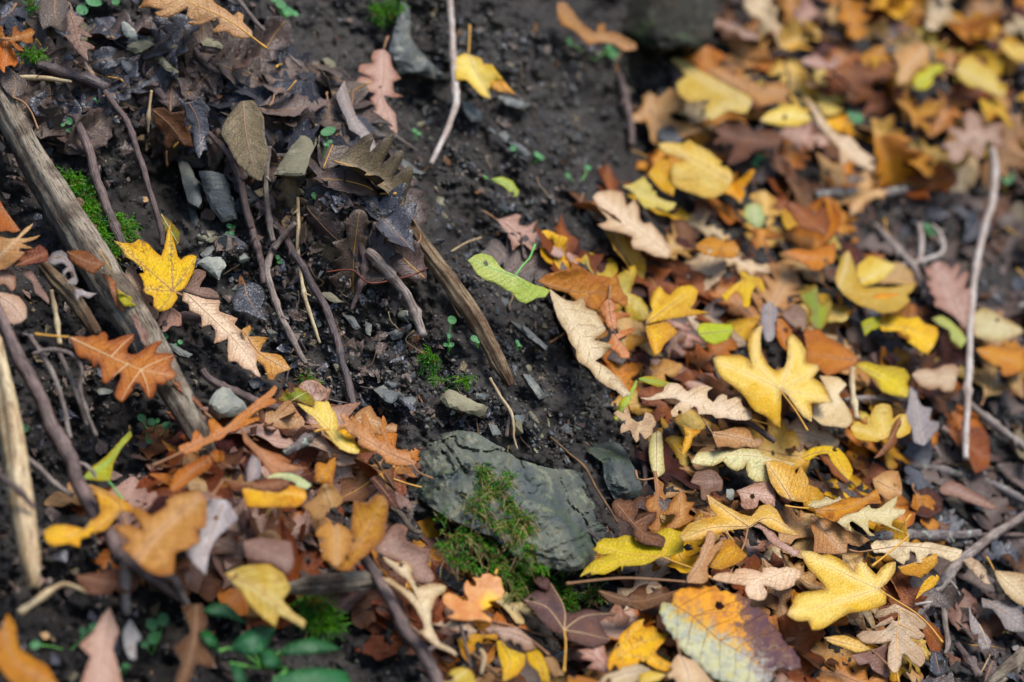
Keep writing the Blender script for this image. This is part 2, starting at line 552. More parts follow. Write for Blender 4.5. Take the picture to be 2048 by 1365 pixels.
def decay_mat():
    """The toothed leaf: orange half, green and white mouldy half, purple rotten shoulder."""
    m = NT('leaf_decaying')
    uv = m.n('ShaderNodeUVMap', uv_map='UVMap').outputs[0]
    rb = m.n('ShaderNodeUVMap', uv_map='rib').outputs[0]
    sx = m.n('ShaderNodeSeparateXYZ')
    m.put(sx.inputs[0], rb)
    t, d = sx.outputs[0], sx.outputs[1]
    big = m.noise(uv, 4, 4, 0.6, 0.4)
    mid = m.noise(uv, 13, 5, 0.7)
    fine = m.noise(uv, 60, 4, 0.75, 1.5)
    wv = m.math('ADD', m.math('MULTIPLY', m.math('SUBTRACT', mid, 0.5), 1.5), m.math('MULTIPLY', m.math('SUBTRACT', big, 0.5), 0.8))
    col = m.mix(m.ramp(mid, 0.42, 0.6), lin((222, 150, 20), KAL), lin((196, 120, 24), KAL))
    g = m.ramp(m.math('ADD', m.math('ADD', m.math('MULTIPLY', d, 3.2), 0.1), wv), -0.25, 0.4)
    gcol = m.mix(m.ramp(mid, 0.46, 0.56), lin((170, 164, 40), KAL), lin((92, 104, 60), KAL))
    col = m.mix(m.math('MULTIPLY', g, 0.85), col, gcol)
    mould = m.math('MULTIPLY', m.ramp(m.math('ADD', fine, m.math('MULTIPLY', g, 0.10)), 0.50, 0.60), m.ramp(m.math('ADD', m.math('ADD', m.math('MULTIPLY', d, 2.0), m.math('MULTIPLY', t, 0.35)), wv), -0.15, 0.3))
    pu = m.ramp(m.math('ADD', m.math('ADD', m.math('MULTIPLY', t, 1.5), m.math('MULTIPLY', d, -1.6)), m.math('MULTIPLY', m.math('SUBTRACT', mid, 0.5), 1.6)), 0.98, 1.32)
    col = m.mix(pu, col, m.mix(m.ramp(mid, 0.4, 0.62), lin((84, 52, 62), KAL), lin((112, 70, 48), KAL)))
    col = m.mix(m.math('MULTIPLY', mould, 0.62), col, lin((204, 206, 190), KAL))
    spn = m.noise(uv, 36, 4, 0.75)
    col = m.mix(m.math('MULTIPLY', m.ramp(spn, 0.64, 0.70), 0.8), col, lin((60, 40, 30), KAL))
    ph = m.math('FRACT', m.math('MULTIPLY', m.math('SUBTRACT', t, m.math('MULTIPLY', m.math('ABSOLUTE', d), 0.55)), 7.0))
    vein = m.ramp(m.math('ABSOLUTE', m.math('SUBTRACT', ph, 0.5)), 0.03, 0.0)
    col = m.mix(m.math('MULTIPLY', vein, 0.3), col, lin((130, 84, 44), KAL))
    hgt = m.math('ADD', m.math('ADD', m.math('MULTIPLY', mid, 0.8), m.math('MULTIPLY', fine, 0.6)), m.math('MULTIPLY', vein, -1.0))
    return m.finish(col, 0.6, 0.3, m.bump(hgt, 0.8, 0.0015), 0.1)


LM['decay'] = decay_mat()


def lobe_mat():
    """Orange oak leaf whose upper left lobe is still yellow."""
    m = NT('leaf_orange_with_yellow_lobe')
    uv = m.n('ShaderNodeUVMap', uv_map='UVMap').outputs[0]
    rb = m.n('ShaderNodeUVMap', uv_map='rib').outputs[0]
    sx = m.n('ShaderNodeSeparateXYZ')
    m.put(sx.inputs[0], rb)
    t, d = sx.outputs[0], sx.outputs[1]
    mid = m.noise(uv, 9, 4, 0.6)
    col = m.mix(m.ramp(mid, 0.35, 0.65), lin((212, 150, 84), KAL), lin((196, 118, 56), KAL))
    y = m.math('MULTIPLY', m.ramp(m.math('ADD', m.math('ABSOLUTE', m.math('SUBTRACT', t, 0.42)), m.math('MULTIPLY', m.math('SUBTRACT', mid, 0.5), 0.2)), 0.22, 0.06), m.ramp(m.math('ABSOLUTE', m.math('ADD', d, 0.2)), 0.2, 0.1))
    col = m.mix(y, col, lin((240, 178, 30), KAL))
    return m.finish(col, 0.5, 0.35, m.bump(mid, 0.4, 0.001), 0.15)


LM['twotone'] = lobe_mat()


def plain_mat(name, c, rough=0.6, var=0.25, scale=120, spec=0.3, k=0.75):
    m = NT(name)
    co = m.n('ShaderNodeTexCoord').outputs['Object']
    nz = m.noise(co, scale, 4, 0.6)
    val = m.math('ADD', 1 - var, m.math('MULTIPLY', nz, var * 2))
    col = m.hsv(lin(c, k), 0.5, 1.0, val)
    return m.finish(col, rough, spec, m.bump(nz, 0.4, 0.0008))


VEIN = {'pale': plain_mat('vein_pale', (206, 172, 124)), 'dark': plain_mat('vein_dark', (150, 108, 72)), 'gold': plain_mat('vein_gold', (204, 150, 60)),
        'red': plain_mat('stalk_red', (138, 84, 62)), 'green': plain_mat('stem_green', (110, 176, 84), k=0.7)}


def wood_mat(name, c1, c2, dark, fib=26.0, rough=0.75, spec=0.2, lichen=None, k=0.72, bump=0.7):
    """Bark or weathered wood: u = round the stem, v = metres along it."""
    m = NT(name)
    uv = m.n('ShaderNodeUVMap', uv_map='UVMap').outputs[0]
    r = m.math('MULTIPLY', m.rnd(), 50.0)
    st = m.vmath('MULTIPLY', uv, (fib, 7.0, 1.0))
    st = m.vmath('ADD', st, r)
    fibre = m.noise(st, 1.0, 5, 0.65, 0.3)
    co = m.n('ShaderNodeTexCoord').outputs['Object']
    blot = m.noise(co, 38, 4, 0.6)
    fine = m.noise(co, 420, 3, 0.6)
    col = m.mix(m.ramp(blot, 0.36, 0.64), lin(c1, k), lin(c2, k))
    col = m.mix(m.math('MULTIPLY', m.ramp(fibre, 0.52, 0.36), 0.85), col, lin(dark, k))
    if lichen:
        col = m.mix(m.math('MULTIPLY', m.ramp(m.noise(co, 130, 3, 0.6), 0.56, 0.64), 0.8), col, lin(lichen, k))
    col = m.hsv(col, 0.5, 1.0, m.math('ADD', 0.55, m.math('MULTIPLY', fine, 0.9)))
    h = m.math('ADD', m.math('MULTIPLY', fibre, 1.0), m.math('MULTIPLY', fine, 0.3))
    return m.finish(col, rough, spec, m.bump(h, bump, 0.0018))


WM = {'weathered': wood_mat('wood_weathered', (176, 160, 138), (108, 90, 74), (36, 28, 24), 36, bump=1.0, k=0.6),
      'split': wood_mat('wood_split', (176, 148, 114), (112, 84, 60), (34, 24, 18), 34, bump=1.0, k=0.6),
      'bark': wood_mat('bark_purple_brown', (124, 100, 92), (84, 64, 58), (48, 36, 32), 9, 0.5, 0.4, bump=0.9),
      'barkdark': wood_mat('bark_dark', (92, 68, 64), (60, 44, 42), (34, 24, 24), 9, 0.42, 0.5, bump=0.8),
      'barkgrey': wood_mat('bark_grey', (164, 148, 136), (120, 102, 92), (66, 54, 48), 9, 0.55, 0.35, bump=0.9),
      'pale': wood_mat('stem_pale', (196, 184, 174), (170, 150, 136), (116, 96, 84), 10, 0.55, 0.3, bump=0.3),
      'straw': wood_mat('straw', (206, 184, 144), (180, 150, 110), (110, 84, 56), 14, 0.6, 0.3, bump=0.4),
      'lichen': wood_mat('bark_lichen', (138, 126, 122), (104, 92, 88), (60, 50, 48), 8, 0.7, 0.2, (170, 186, 164), bump=0.7),
      'rootbrown': wood_mat('root_brown', (140, 108, 72), (104, 76, 52), (60, 42, 30), 8, 0.7, 0.2, bump=0.4),
      'red': wood_mat('root_red', (128, 60, 36), (104, 46, 30), (60, 28, 20), 8, 0.5, 0.3, bump=0.2),
      'char': wood_mat('wood_charred', (44, 44, 50), (26, 26, 30), (12, 12, 14), 16, 0.4, 0.5, bump=0.9)}


def stone_mat(name, c1, c2, c3, rough=0.7, spec=0.3, moss=0.0, k=0.6, scale=1.0):
    m = NT(name)
    co = m.n('ShaderNodeTexCoord').outputs['Object']
    geo = m.n('ShaderNodeNewGeometry').outputs['Position']
    a = m.noise(geo, 16 * scale, 5, 0.62, 0.4)
    b = m.noise(geo, 60 * scale, 5, 0.68)
    f = m.noise(geo, 420 * scale, 3, 0.65)
    lay = m.noise(m.vmath('MULTIPLY', geo, (40, 40, 330)), 1.0, 3, 0.6)
    col = m.mix(m.ramp(a, 0.38, 0.62), lin(c1, k), lin(c2, k))
    col = m.mix(m.ramp(b, 0.52, 0.68), col, lin(c3, k))
    col = m.mix(m.math('MULTIPLY', m.ramp(lay, 0.6, 0.7), 0.25), col, lin((150, 110, 70), k * 0.8))
    if moss:
        col = m.mix(m.math('MULTIPLY', m.ramp(m.math('ADD', a, m.math('MULTIPLY', b, 0.4)), 0.68, 0.86), moss), col, lin((86, 104, 52), k))
    r = m.rnd()
    col = m.hsv(col, 0.5, 1.0, m.math('MULTIPLY', m.math('ADD', 0.8, m.math('MULTIPLY', r, 0.4)), m.math('ADD', 0.72, m.math('MULTIPLY', f, 0.56))))
    h = m.math('ADD', m.math('ADD', m.math('MULTIPLY', b, 1.0), m.math('MULTIPLY', f, 0.35)), m.math('MULTIPLY', lay, 0.5))
    return m.finish(col, rough, spec, m.bump(h, 0.8, 0.0022))


SM = {'rock': stone_mat('rock_outcrop', (106, 110, 94), (66, 74, 80), (146, 146, 120), 0.65, 0.35, 0.5, k=0.46),
      'slate': stone_mat('stone_slate', (118, 120, 112), (88, 92, 92), (146, 144, 128), 0.55, 0.4, k=0.5),
      'olive': stone_mat('stone_olive', (146, 138, 110), (120, 114, 92), (166, 160, 134), 0.75, 0.2),
      'pale': stone_mat('stone_pale', (172, 172, 158), (138, 142, 134), (192, 188, 168), 0.8, 0.2, k=0.5),
      'dark': stone_mat('stone_dark', (78, 82, 84), (62, 64, 68), (104, 106, 104), 0.55, 0.4),
      'mossy': stone_mat('stone_mossy', (58, 54, 42), (44, 42, 38), (84, 82, 68), 0.8, 0.2, 0.5, k=0.4)}


def soil_mat():
    m = NT('soil')
    geo = m.n('ShaderNodeNewGeometry').outputs['Position']
    a = m.noise(geo, 9, 5, 0.62, 0.3)
    b = m.noise(geo, 55, 5, 0.7)
    f = m.noise(geo, 330, 4, 0.72)
    col = m.mix(m.ramp(a, 0.38, 0.64), lin((72, 60, 50), 0.27), lin((92, 84, 76), 0.29))
    col = m.mix(m.ramp(b, 0.45, 0.66), col, lin((48, 43, 42), 0.28))
    col = m.mix(m.math('MULTIPLY', m.ramp(f, 0.6, 0.72), 0.5), col, lin((110, 106, 98), 0.4))
    h = m.math('ADD', m.math('MULTIPLY', b, 1.0), m.math('MULTIPLY', f, 0.55))
    rg = m.math('ADD', 0.5, m.math('MULTIPLY', b, 0.4))
    return m.finish(col, rg, 0.35, m.bump(h, 0.9, 0.004))


SOIL = soil_mat()
CRUMB = [plain_mat('soil_crumb_dark', (68, 60, 54), 0.6, 0.4, 90, 0.35, 0.36), plain_mat('soil_crumb_grey', (100, 102, 102), 0.55, 0.4, 60, 0.4, 0.42),
         plain_mat('soil_crumb_pale', (136, 130, 116), 0.65, 0.4, 60, 0.3, 0.46)]


def moss_mat(name, c1, c2, k=0.75):
    m = NT(name)
    geo = m.n('ShaderNodeNewGeometry').outputs['Position']
    a = m.noise(geo, 70, 3, 0.6)
    f = m.noise(geo, 600, 2, 0.6)
    col = m.mix(m.ramp(a, 0.36, 0.64), lin(c1, k), lin(c2, k))
    col = m.hsv(col, 0.5, 1.05, m.math('ADD', 0.6, m.math('MULTIPLY', f, 0.8)))
    return m.finish(col, 0.5, 0.35, None, 0.25)


MOSS = moss_mat('moss_green', (92, 150, 32), (50, 106, 26))
MOSS_OLD = moss_mat('moss_straw', (150, 134, 72), (112, 92, 50))
# ------------------------------------------------------------------ the bank
def ground_relief(u, v):
    """Clods and runnels of the soil, metres towards the camera."""
    n1 = fbm(u / 120, v / 120, 3, 3) * 0.028
    n2 = fbm(u / 34, v / 34, 11, 4, 0.6) * 0.014
    n3 = fbm(u / 11, v / 11, 23, 3, 0.6) * 0.0065
    # the bare face is streaked down the fall line
    st = fbm((u + 0.35 * v) / 26, (v - 0.35 * u) / 120, 31, 3) * 0.008
    return n1 + n2 + n3 + st


def make_ground():
    inner_u = np.arange(-60, 2110, 4.5)
    inner_v = np.arange(-60, 1430, 4.5)
    gu = np.concatenate([np.linspace(-3200, -400, 15), np.linspace(-360, -70, 16), inner_u, np.linspace(2120, 2420, 16), np.linspace(2480, 5200, 15)])
    gv = np.concatenate([np.linspace(-3000, -400, 15), np.linspace(-360, -70, 16), inner_v, np.linspace(1440, 1700, 14), np.linspace(1740, 2600, 10)])
    U, Vv = np.meshgrid(gu, gv)
    Z = depth(U, Vv) - ground_relief(U, Vv)
    P = pt(U, Vv, Z).reshape(-1, 3)
    nu, nv = len(gu), len(gv)
    idx = np.arange(nu * nv).reshape(nv, nu)
    Fq = np.stack([idx[:-1, :-1], idx[1:, :-1], idx[1:, 1:], idx[:-1, 1:]], -1).reshape(-1, 4)
    me = bpy.data.meshes.new('ground')
    me.vertices.add(len(P))
    me.vertices.foreach_set('co', P.ravel())
    me.loops.add(Fq.size)
    me.loops.foreach_set('vertex_index', Fq.ravel())
    me.polygons.add(len(Fq))
    me.polygons.foreach_set('loop_start', np.arange(len(Fq)) * 4)
    me.polygons.foreach_set('use_smooth', np.ones(len(Fq), bool))
    me.update()
    me.validate()
    o = new_obj('ground', me, None, SOIL)
    o['kind'] = 'structure'
    o['label'] = 'dark crumbly soil of the bank between the leaf drifts'
    return o


make_ground()

# ------------------------------------------------------------------ leaf builder
def set_layers(me, V2, scale, edge, rt, rd):
    uvl = me.uv_layers.new(name='UVMap')
    rbl = me.uv_layers.new(name='rib')
    li = np.empty(len(me.loops), int)
    me.loops.foreach_get('vertex_index', li)
    uvl.data.foreach_set('uv', (V2[li] * scale).ravel())
    rbl.data.foreach_set('uv', np.stack([rt[li], rd[li]], 1).ravel())
    at = me.attributes.new('edge', 'FLOAT', 'POINT')
    at.data.foreach_set('value', edge.astype(float))


def rib_coords(V, ribs):
    """Along / across coordinates relative to the first (main) rib."""
    R = ribs
    A, B = R[:-1], R[1:]
    D, T = seg_dist(V, A, B)
    k = D.argmin(1)
    i = np.arange(len(V))
    L = np.linalg.norm(B - A, axis=1)
    c = np.concatenate([[0], np.cumsum(L)])
    tt = (c[k] + T[i, k] * L[k]) / c[-1]
    e = (B - A)[k]
    w = V - A[k]
    sgn = np.sign(e[:, 0] * w[:, 1] - e[:, 1] * w[:, 0])
    return tt, sgn * D[i, k] / c[-1], D[i, k], c[-1]


def tube(P, r, sides=5, caps=True, squash=None):
    """Tube through 3-D points P with radii r -> verts, faces, (u, v) per vertex."""
    P = np.asarray(P, float)
    n = len(P)
    T = np.gradient(P, axis=0)
    T /= np.linalg.norm(T, axis=1)[:, None] + 1e-12
    up = np.array([0, 0, 1.0])
    if abs(T[0] @ up) > 0.9:
        up = np.array([1.0, 0, 0])
    Vs, UV = [], []
    N = np.cross(T[0], up)
    N /= np.linalg.norm(N)
    dist = np.concatenate([[0], np.cumsum(np.linalg.norm(np.diff(P, axis=0), axis=1))])
    ang = np.arange(sides) / sides * 2 * math.pi
    r = np.broadcast_to(np.asarray(r, float), (n,)) if np.ndim(r) < 2 else np.asarray(r)
    for i in range(n):
        N = N - (N @ T[i]) * T[i]
        N /= np.linalg.norm(N) + 1e-12
        B = np.cross(T[i], N)
        ri = r[i] if np.ndim(r[i]) else np.full(sides, r[i])
        Vs.append(P[i] + (np.cos(ang) * ri)[:, None] * N + (np.sin(ang) * ri)[:, None] * B)
        UV.append(np.stack([np.abs(ang / math.pi - 1), np.full(sides, dist[i] * 10)], 1))
    Vs = np.concatenate(Vs)
    UV = np.concatenate(UV)
    Fc = []
    for i in range(n - 1):
        for j in range(sides):
            a, b = i * sides + j, i * sides + (j + 1) % sides
            Fc.append((a, b, b + sides, a + sides))
    if caps:
        Fc.append(tuple(range(sides - 1, -1, -1)))
        Fc.append(tuple((n - 1) * sides + j for j in range(sides)))
    return Vs, Fc, UV


def tube_mesh(name, P, r, sides=5):
    V, Fc, UV = tube(P, r, sides)
    me = mesh_from(name, V, Fc)
    li = np.empty(len(me.loops), int)
    me.loops.foreach_get('vertex_index', li)
    me.uv_layers.new(name='UVMap').data.foreach_set('uv', UV[li].ravel())
    return me


LEAF_INFO = []      # (object, kind, colour word, px centre, label or None) for the label pass
SOLID = 0.00035


def build_leaf(name, outline, ribs, stalk, mapper, unit, mat, seed, vein='dark', fold=0.0, curl=0.0, undul=0.0, flip=True, spacing=None,
               res=5.0, extras=None, bend=0.0, rag=0.7, vr=1.0, stalk_r=None, corr=0.0022, holes=0, maple=False):
    """outline, ribs, stalk in 2-D units; mapper(xy, height_m) -> world points; unit = metres per 2-D unit."""
    rng = np.random.default_rng(seed)
    P = smooth_closed(outline, res)
    P = P + rng.normal(0, 1, P.shape) * rag * 0.35
    area = 0.5 * abs(np.sum(P[:, 0] * np.roll(P[:, 1], -1) - P[:, 1] * np.roll(P[:, 0], -1)))
    sp = spacing or max(res * 1.1, math.sqrt(area / 380))
    V2, T = fill(P, sp, 0.22, seed)
    ed = seg_dist(V2, P, np.roll(P, -1, 0))[0].min(1)
    tt, dd, dpx, L = rib_coords(V2, ribs[0])
    if len(ribs) > 1:
        dall = np.min([rib_coords(V2, q)[2] for q in ribs], axis=0)
    else:
        dall = dpx
    if maple:                             # ribs fan out: no feathered side veins
        dd, tt = dall / L, tt + 10.0
    s1, s2 = rng.integers(0, 9999, 2)
    lam = 0.030 / unit
    c0 = ribs[0].mean(0)
    amp = undul * (0.35 + np.minimum(1.0, dall * unit / 0.02))

    def height(Q, d, e, t):
        h = fold * d * unit
        h = h + curl * np.exp(-e * unit / 0.006) * (0.5 + vnoise(Q[:, 0] / lam, Q[:, 1] / lam, int(s2)) * 2.4)
        h = h + bend * (((t % 10.0) - 0.5) ** 2 - 0.08)
        h = h - corr * np.abs((((t - d / L * 0.85) * 8.5) % 1.0) - 0.5) * np.minimum(1, d * unit / 0.006)
        return h + amp_of(d) * (fbm(Q[:, 0] / lam, Q[:, 1] / lam, int(s1), 3, 0.45) * 2.0)

    def amp_of(d):
        return undul * (0.35 + np.minimum(1.0, d * unit / 0.02))

    H = height(V2, dall, ed, tt)
    for _ in range(holes):                # nibbled holes
        hc = V2[int(rng.integers(len(V2)))]
        hr = rng.uniform(0.0012, 0.0034) / unit
        T = [t for t in T if np.hypot(*(V2[list(t)].mean(0) - hc)) > hr]
    W = mapper(V2, H)
    base = mapper(ribs[0][:1], np.zeros(1))[0]
    root = bpy.data.objects.new(name, None)
    root.empty_display_size = 0.01
    root.location = base
    COL.objects.link(root)
    Fc = [t[::-1] for t in T] if flip else list(T)
    me = mesh_from('blade', W - base, Fc)
    set_layers(me, V2, unit * 10, np.clip(ed * unit / 0.008, 0, 1), tt, dd)
    b = new_obj('blade', me, root, mat)
    md = b.modifiers.new('thickness', 'SOLIDIFY')
    md.thickness = SOLID
    md.offset = 0
    # raised ribs lying on the blade
    for q, rib in enumerate(ribs):
        R = smooth_open(rib, sp)
        ok = inside(P, R)
        if ok.sum() < 3:
            continue
        i0 = int(np.argmax(ok))
        run = i0
        while run < len(R) and ok[run]:
            run += 1
        R = R[i0:run]
        if len(R) < 3:
            continue
        dn = V2[None] - R[:, None]
        nn = (dn ** 2).sum(2)
        kk = np.argsort(nn, 1)[:, :3]
        wt = 1 / (np.take_along_axis(nn, kk, 1) + 1e-3)
        hR = (H[kk] * wt).sum(1) / wt.sum(1)
        rr = np.linspace(0.00060, 0.00018, len(R)) * vr * (1 if q == 0 else 0.8)
        WR = mapper(R, hR + 0.0002)
        new_obj('midrib' if q == 0 else 'side_rib', tube_mesh('midrib', WR - base, rr, 5), b, VEIN[vein])
    if stalk is not None:
        S = smooth_open(stalk, 8)
        hs = np.linspace(H[np.argmin(((V2 - S[0]) ** 2).sum(1))], 0.0, len(S)) if len(S) > 1 else 0
        WS = mapper(S, hs)
        r0 = stalk_r or 0.0008
        rs = np.full(len(S), r0)
        rs[-2:] *= 1.5
        new_obj('stalk', tube_mesh('stalk', WS - base, rs, 6), root, VEIN[vein if vein != 'pale' else 'gold'])
    return root, b, W


def hero_mapper(poly, layer, tilt, pin=None, follow=0.55):
    """Sheet close to the ground plane under the traced outline, lifted clear of it."""
    c = poly.mean(0)
    e = max(25.0, 0.35 * np.ptp(poly, axis=0).max())
    z0 = float(depth(c[0], c[1]))
    gx = float(depth(c[0] + e, c[1]) - depth(c[0] - e, c[1])) / (2 * e)
    gy = float(depth(c[0], c[1] + e) - depth(c[0], c[1] - e)) / (2 * e)
    mpp = z0 / PXF
    sw = float(steep(c[0]))
    g0x, g0y = (FLAT[0] * (1 - sw) + STEEP[0] * sw) * 0.000414, -(FLAT[1] * (1 - sw) + STEEP[1] * sw) * 0.000414
    gx = np.clip(gx * follow + g0x * (1 - follow), -1.6 * mpp, 1.6 * mpp) + tilt[0] * mpp
    gy = np.clip(gy * follow + g0y * (1 - follow), -1.8 * mpp, 1.6 * mpp) + tilt[1] * mpp
    zp = z0 + gx * (poly[:, 0] - c[0]) + gy * (poly[:, 1] - c[1])
    clear = depth(poly[:, 0], poly[:, 1]) - zp
    shift = np.percentile(clear, 12) - (0.014 + 0.0056 * min(layer, 8) + 0.0034 * max(layer - 8, 0))

    def mp(Q, h):
        z = z0 + shift + gx * (Q[:, 0] - c[0]) + gy * (Q[:, 1] - c[1]) - h
        return pt(Q[:, 0], Q[:, 1], z)
    return mp, mpp


def flat_mapper(u, v, ang, lift, tilt, size_m):
    """Leaf laid on the ground at a pixel: x along the leaf, y across, in metres."""
    c, a, b, n = ground_frame(u, v)
    ax = a * math.cos(ang) + b * math.sin(ang)
    n2 = n + a * tilt[0] + b * tilt[1]
    n2 = n2 / np.linalg.norm(n2)
    ax = ax - (ax @ n2) * n2
    ax /= np.linalg.norm(ax)
    ay = np.cross(n2, ax)
    o = c + n * lift - ax * size_m * 0.5

    def mp(Q, h):
        return o + Q[:, :1] * ax + Q[:, 1:2] * ay + h[:, None] * n2 if np.ndim(h) else o + Q[:, :1] * ax + Q[:, 1:2] * ay + h * n2
    return mp


def oak_outline(L, rng, n=None, wid=None, sharp=None):
    n = n or int(rng.integers(3, 6))
    wid = wid or rng.uniform(0.24, 0.34)
    sharp = rng.random() < 0.3 if sharp is None else sharp
    side = []
    for s in (1, -1):
        pts = [(0.0, 0.012 * s), (0.06, 0.03 * s)]
        for i in range(n):
            t0 = 0.10 + 0.80 * i / n + rng.uniform(-0.015, 0.015)
            t1 = 0.10 + 0.80 * (i + 0.62) / n + rng.uniform(-0.01, 0.02)
            w = wid * (0.45 + 0.62 * math.sin(math.pi * min(1, (t1 + 0.05) ** 1.1))) * rng.choice([0.55, 0.8, 0.95, 1.05, 1.2])
            pts.append((t0, s * w * rng.uniform(0.38, 0.62)))
            if sharp:
                pts.append((t1 - 0.04, s * w * 0.82))
                pts.append((t1 + 0.03, s * w * 1.05))
                pts.append((t1 + 0.035, s * w * 0.8))
            else:
                pts.append((t1 - 0.055, s * w * 0.86))
                pts.append((t1, s * w))
                pts.append((t1 + 0.04, s * w * 0.86))
        pts.append((0.94, s * wid * 0.34))
        pts.append((0.985, s * wid * 0.2))
        side.append(pts)
    poly = side[0] + [(1.0, 0.0)] + side[1][::-1]
    k = rng.uniform(-0.25, 0.25)
    poly = np.array([(x, y + k * x * (1 - x)) for x, y in poly]) * L
    rib = np.array([(x, k * x * (1 - x)) for x in np.linspace(0, 0.97, 6)]) * L
    stalk = np.array([(0, 0), (-0.09, 0.01 * rng.normal()), (-0.17, 0.04 * rng.normal())]) * L
    return poly, [rib], stalk


def maple_outline(L, rng):
    angs = [-112, -54, 0, 54, 112]
    lens = [0.42, 0.74, 0.95, 0.74, 0.42]
    pts = []
    ribs = []
    base = np.array([0.22, 0.0])
    for i, (a, l) in enumerate(zip(angs, lens)):
        a = math.radians(a + rng.uniform(-5, 5))
        l = l * rng.uniform(0.9, 1.1)
        d = np.array([math.cos(a), math.sin(a)])
        q = np.array([-d[1], d[0]])
        w = 0.17 * (l / 0.8) ** 0.6
        if i == 0:
            pts.append(base + d * 0.10 - q * 0.10)
        pts += [base + d * l * 0.42 - q * w * 0.75, base + d * l * 0.66 - q * w * 1.05, base + d * l * 0.74 - q * w * 0.55,
                base + d * l, base + d * l * 0.74 + q * w * 0.55, base + d * l * 0.66 + q * w * 1.05, base + d * l * 0.42 + q * w * 0.75]
        if i < 4:
            am = math.radians((angs[i] + angs[i + 1]) / 2)
            pts.append(base + np.array([math.cos(am), math.sin(am)]) * 0.30 * (0.8 if i in (0, 3) else 1))
        else:
            pts.append(base + d * 0.10 + q * 0.10)
        ribs.append(np.array([base, base + d * l * 0.5, base + d * l * 0.93]) * L)
    ribs = [ribs[2], ribs[1], ribs[3], ribs[0], ribs[4]]
    stalk = np.array([base, base + np.array([-0.3, 0.03 * rng.normal()]), base + np.array([-0.65, 0.10 * rng.normal()])]) * L
    return np.array(pts) * L, ribs, stalk


def ovate_outline(L, rng):
    w = rng.uniform(0.2, 0.27)
    up = [(t, w * math.sin(math.pi * t ** 0.85) * (1 + (0.05 if i % 2 else -0.05))) for i, t in enumerate(np.linspace(0.02, 0.97, 13))]
    poly = np.array(up + [(1, 0)] + [(x, -y) for x, y in up[::-1]]) * L
    return poly, [np.array([(0, 0), (0.5, 0), (0.95, 0)]) * L], np.array([(0, 0), (-0.12, 0.02), (-0.22, 0.04)]) * L


# ------------------------------------------------------------------ twigs
def path3d(P, clear, r, mode='hug'):
    """Pixel path -> world points. 'hug' follows the ground, 'span' runs straight between the ends but never through the ground."""
    S = smooth_open(P[:, :2], 7)
    zg = depth(S[:, 0], S[:, 1]) - ground_relief(S[:, 0], S[:, 1]) * 0.5
    L = np.concatenate([[0], np.cumsum(np.linalg.norm(np.diff(S, axis=0), axis=1))])
    t = L / L[-1]
    if np.ndim(clear) == 0:
        clear = (clear, clear)
    cl = np.interp(t, np.linspace(0, 1, len(clear)), clear) / 1000.0
    if mode == 'hug':
        k = 9
        zs = np.convolve(np.pad(zg, k // 2, mode='edge'), np.ones(k) / k, 'valid')
        z = zs - cl
    else:
        zl = np.interp(t, [0, 1], [zg[0], zg[-1]])
        z = np.minimum(zl, zg) - cl
        k = max(3, (len(z) // 4) | 1)
        z = np.convolve(np.pad(z, k // 2, mode='edge'), np.ones(k) / k, 'valid')
    return pt(S[:, 0], S[:, 1], z), t, S


def make_twig(name, P, rpx, mat, clear=4, mode='hug', label=None, parent=None, sides=9, rough=0.12, grooves=0, knots=True, seed=0, cat='twig', origin=None, group=None, splinter=False):
    rng = np.random.default_rng(seed + 1000)
    W, t, S = path3d(np.asarray(P, float), clear, rpx, mode)
    mpp = float(depth(S[:, 0].mean(), S[:, 1].mean())) / PXF
    rp = np.atleast_1d(np.asarray(rpx, float))
    r = np.interp(t, np.linspace(0, 1, len(rp)), rp) * mpp if len(rp) > 1 else np.full(len(t), rp[0] * mpp)
    if grooves:
        rough, knots = 0.04, False
    r = r * (1 + rough * fbm(t * 14, np.zeros_like(t), seed + 5, 3) * 1.6)
    wob = rng.normal(0, 1, W.shape)
    kk = np.ones(5) / 5
    wob = np.stack([np.convolve(np.pad(wob[:, i], 2, mode='edge'), kk, 'valid') for i in range(3)], 1)
    W = W + wob * r[:, None] * (0.05 if grooves else 0.22)
    if knots and len(t) > 12:
        for k in range(int(rng.integers(1, 4))):
            i = int(rng.integers(4, len(t) - 4))
            r[i - 1:i + 2] *= np.array([1.12, 1.3, 1.12])
    if grooves:
        sides = 28
        a = np.arange(sides)
        R = []
        for i in range(len(t)):
            aa = np.minimum(a, sides - a) + 0.35 * (a > sides / 2)
            g = fbm(aa / sides * grooves * 2.0, np.full(sides, t[i] * 0.9), seed + 77, 3, 0.65)
            g2 = vnoise(aa * 1.1, np.full(sides, t[i] * 3.0), seed + 78)
            fl = 1 - 0.16 * np.cos(a / sides * 4 * math.pi + 1.0)
            R.append(r[i] * fl * (1 + 0.50 * g + 0.20 * g2))
        R = np.array(R)
        if splinter:                      # frayed broken end
            m = max(3, len(t) // 9)
            for i in range(m):
                f = (i + 1) / m
                R[-m + i] *= np.clip(1 - f * (0.2 + 0.9 * _hash(a, a * 0 + 3, seed)), 0.3, 1)
        r = R
    base = W[0] if origin is None else origin
    me = tube_mesh(name, W - base, r, sides)
    o = new_obj(name, me, parent, WM[mat])
    if parent is None:
        o.location = base
        tag(o, label, cat, group)
    return o, W, base


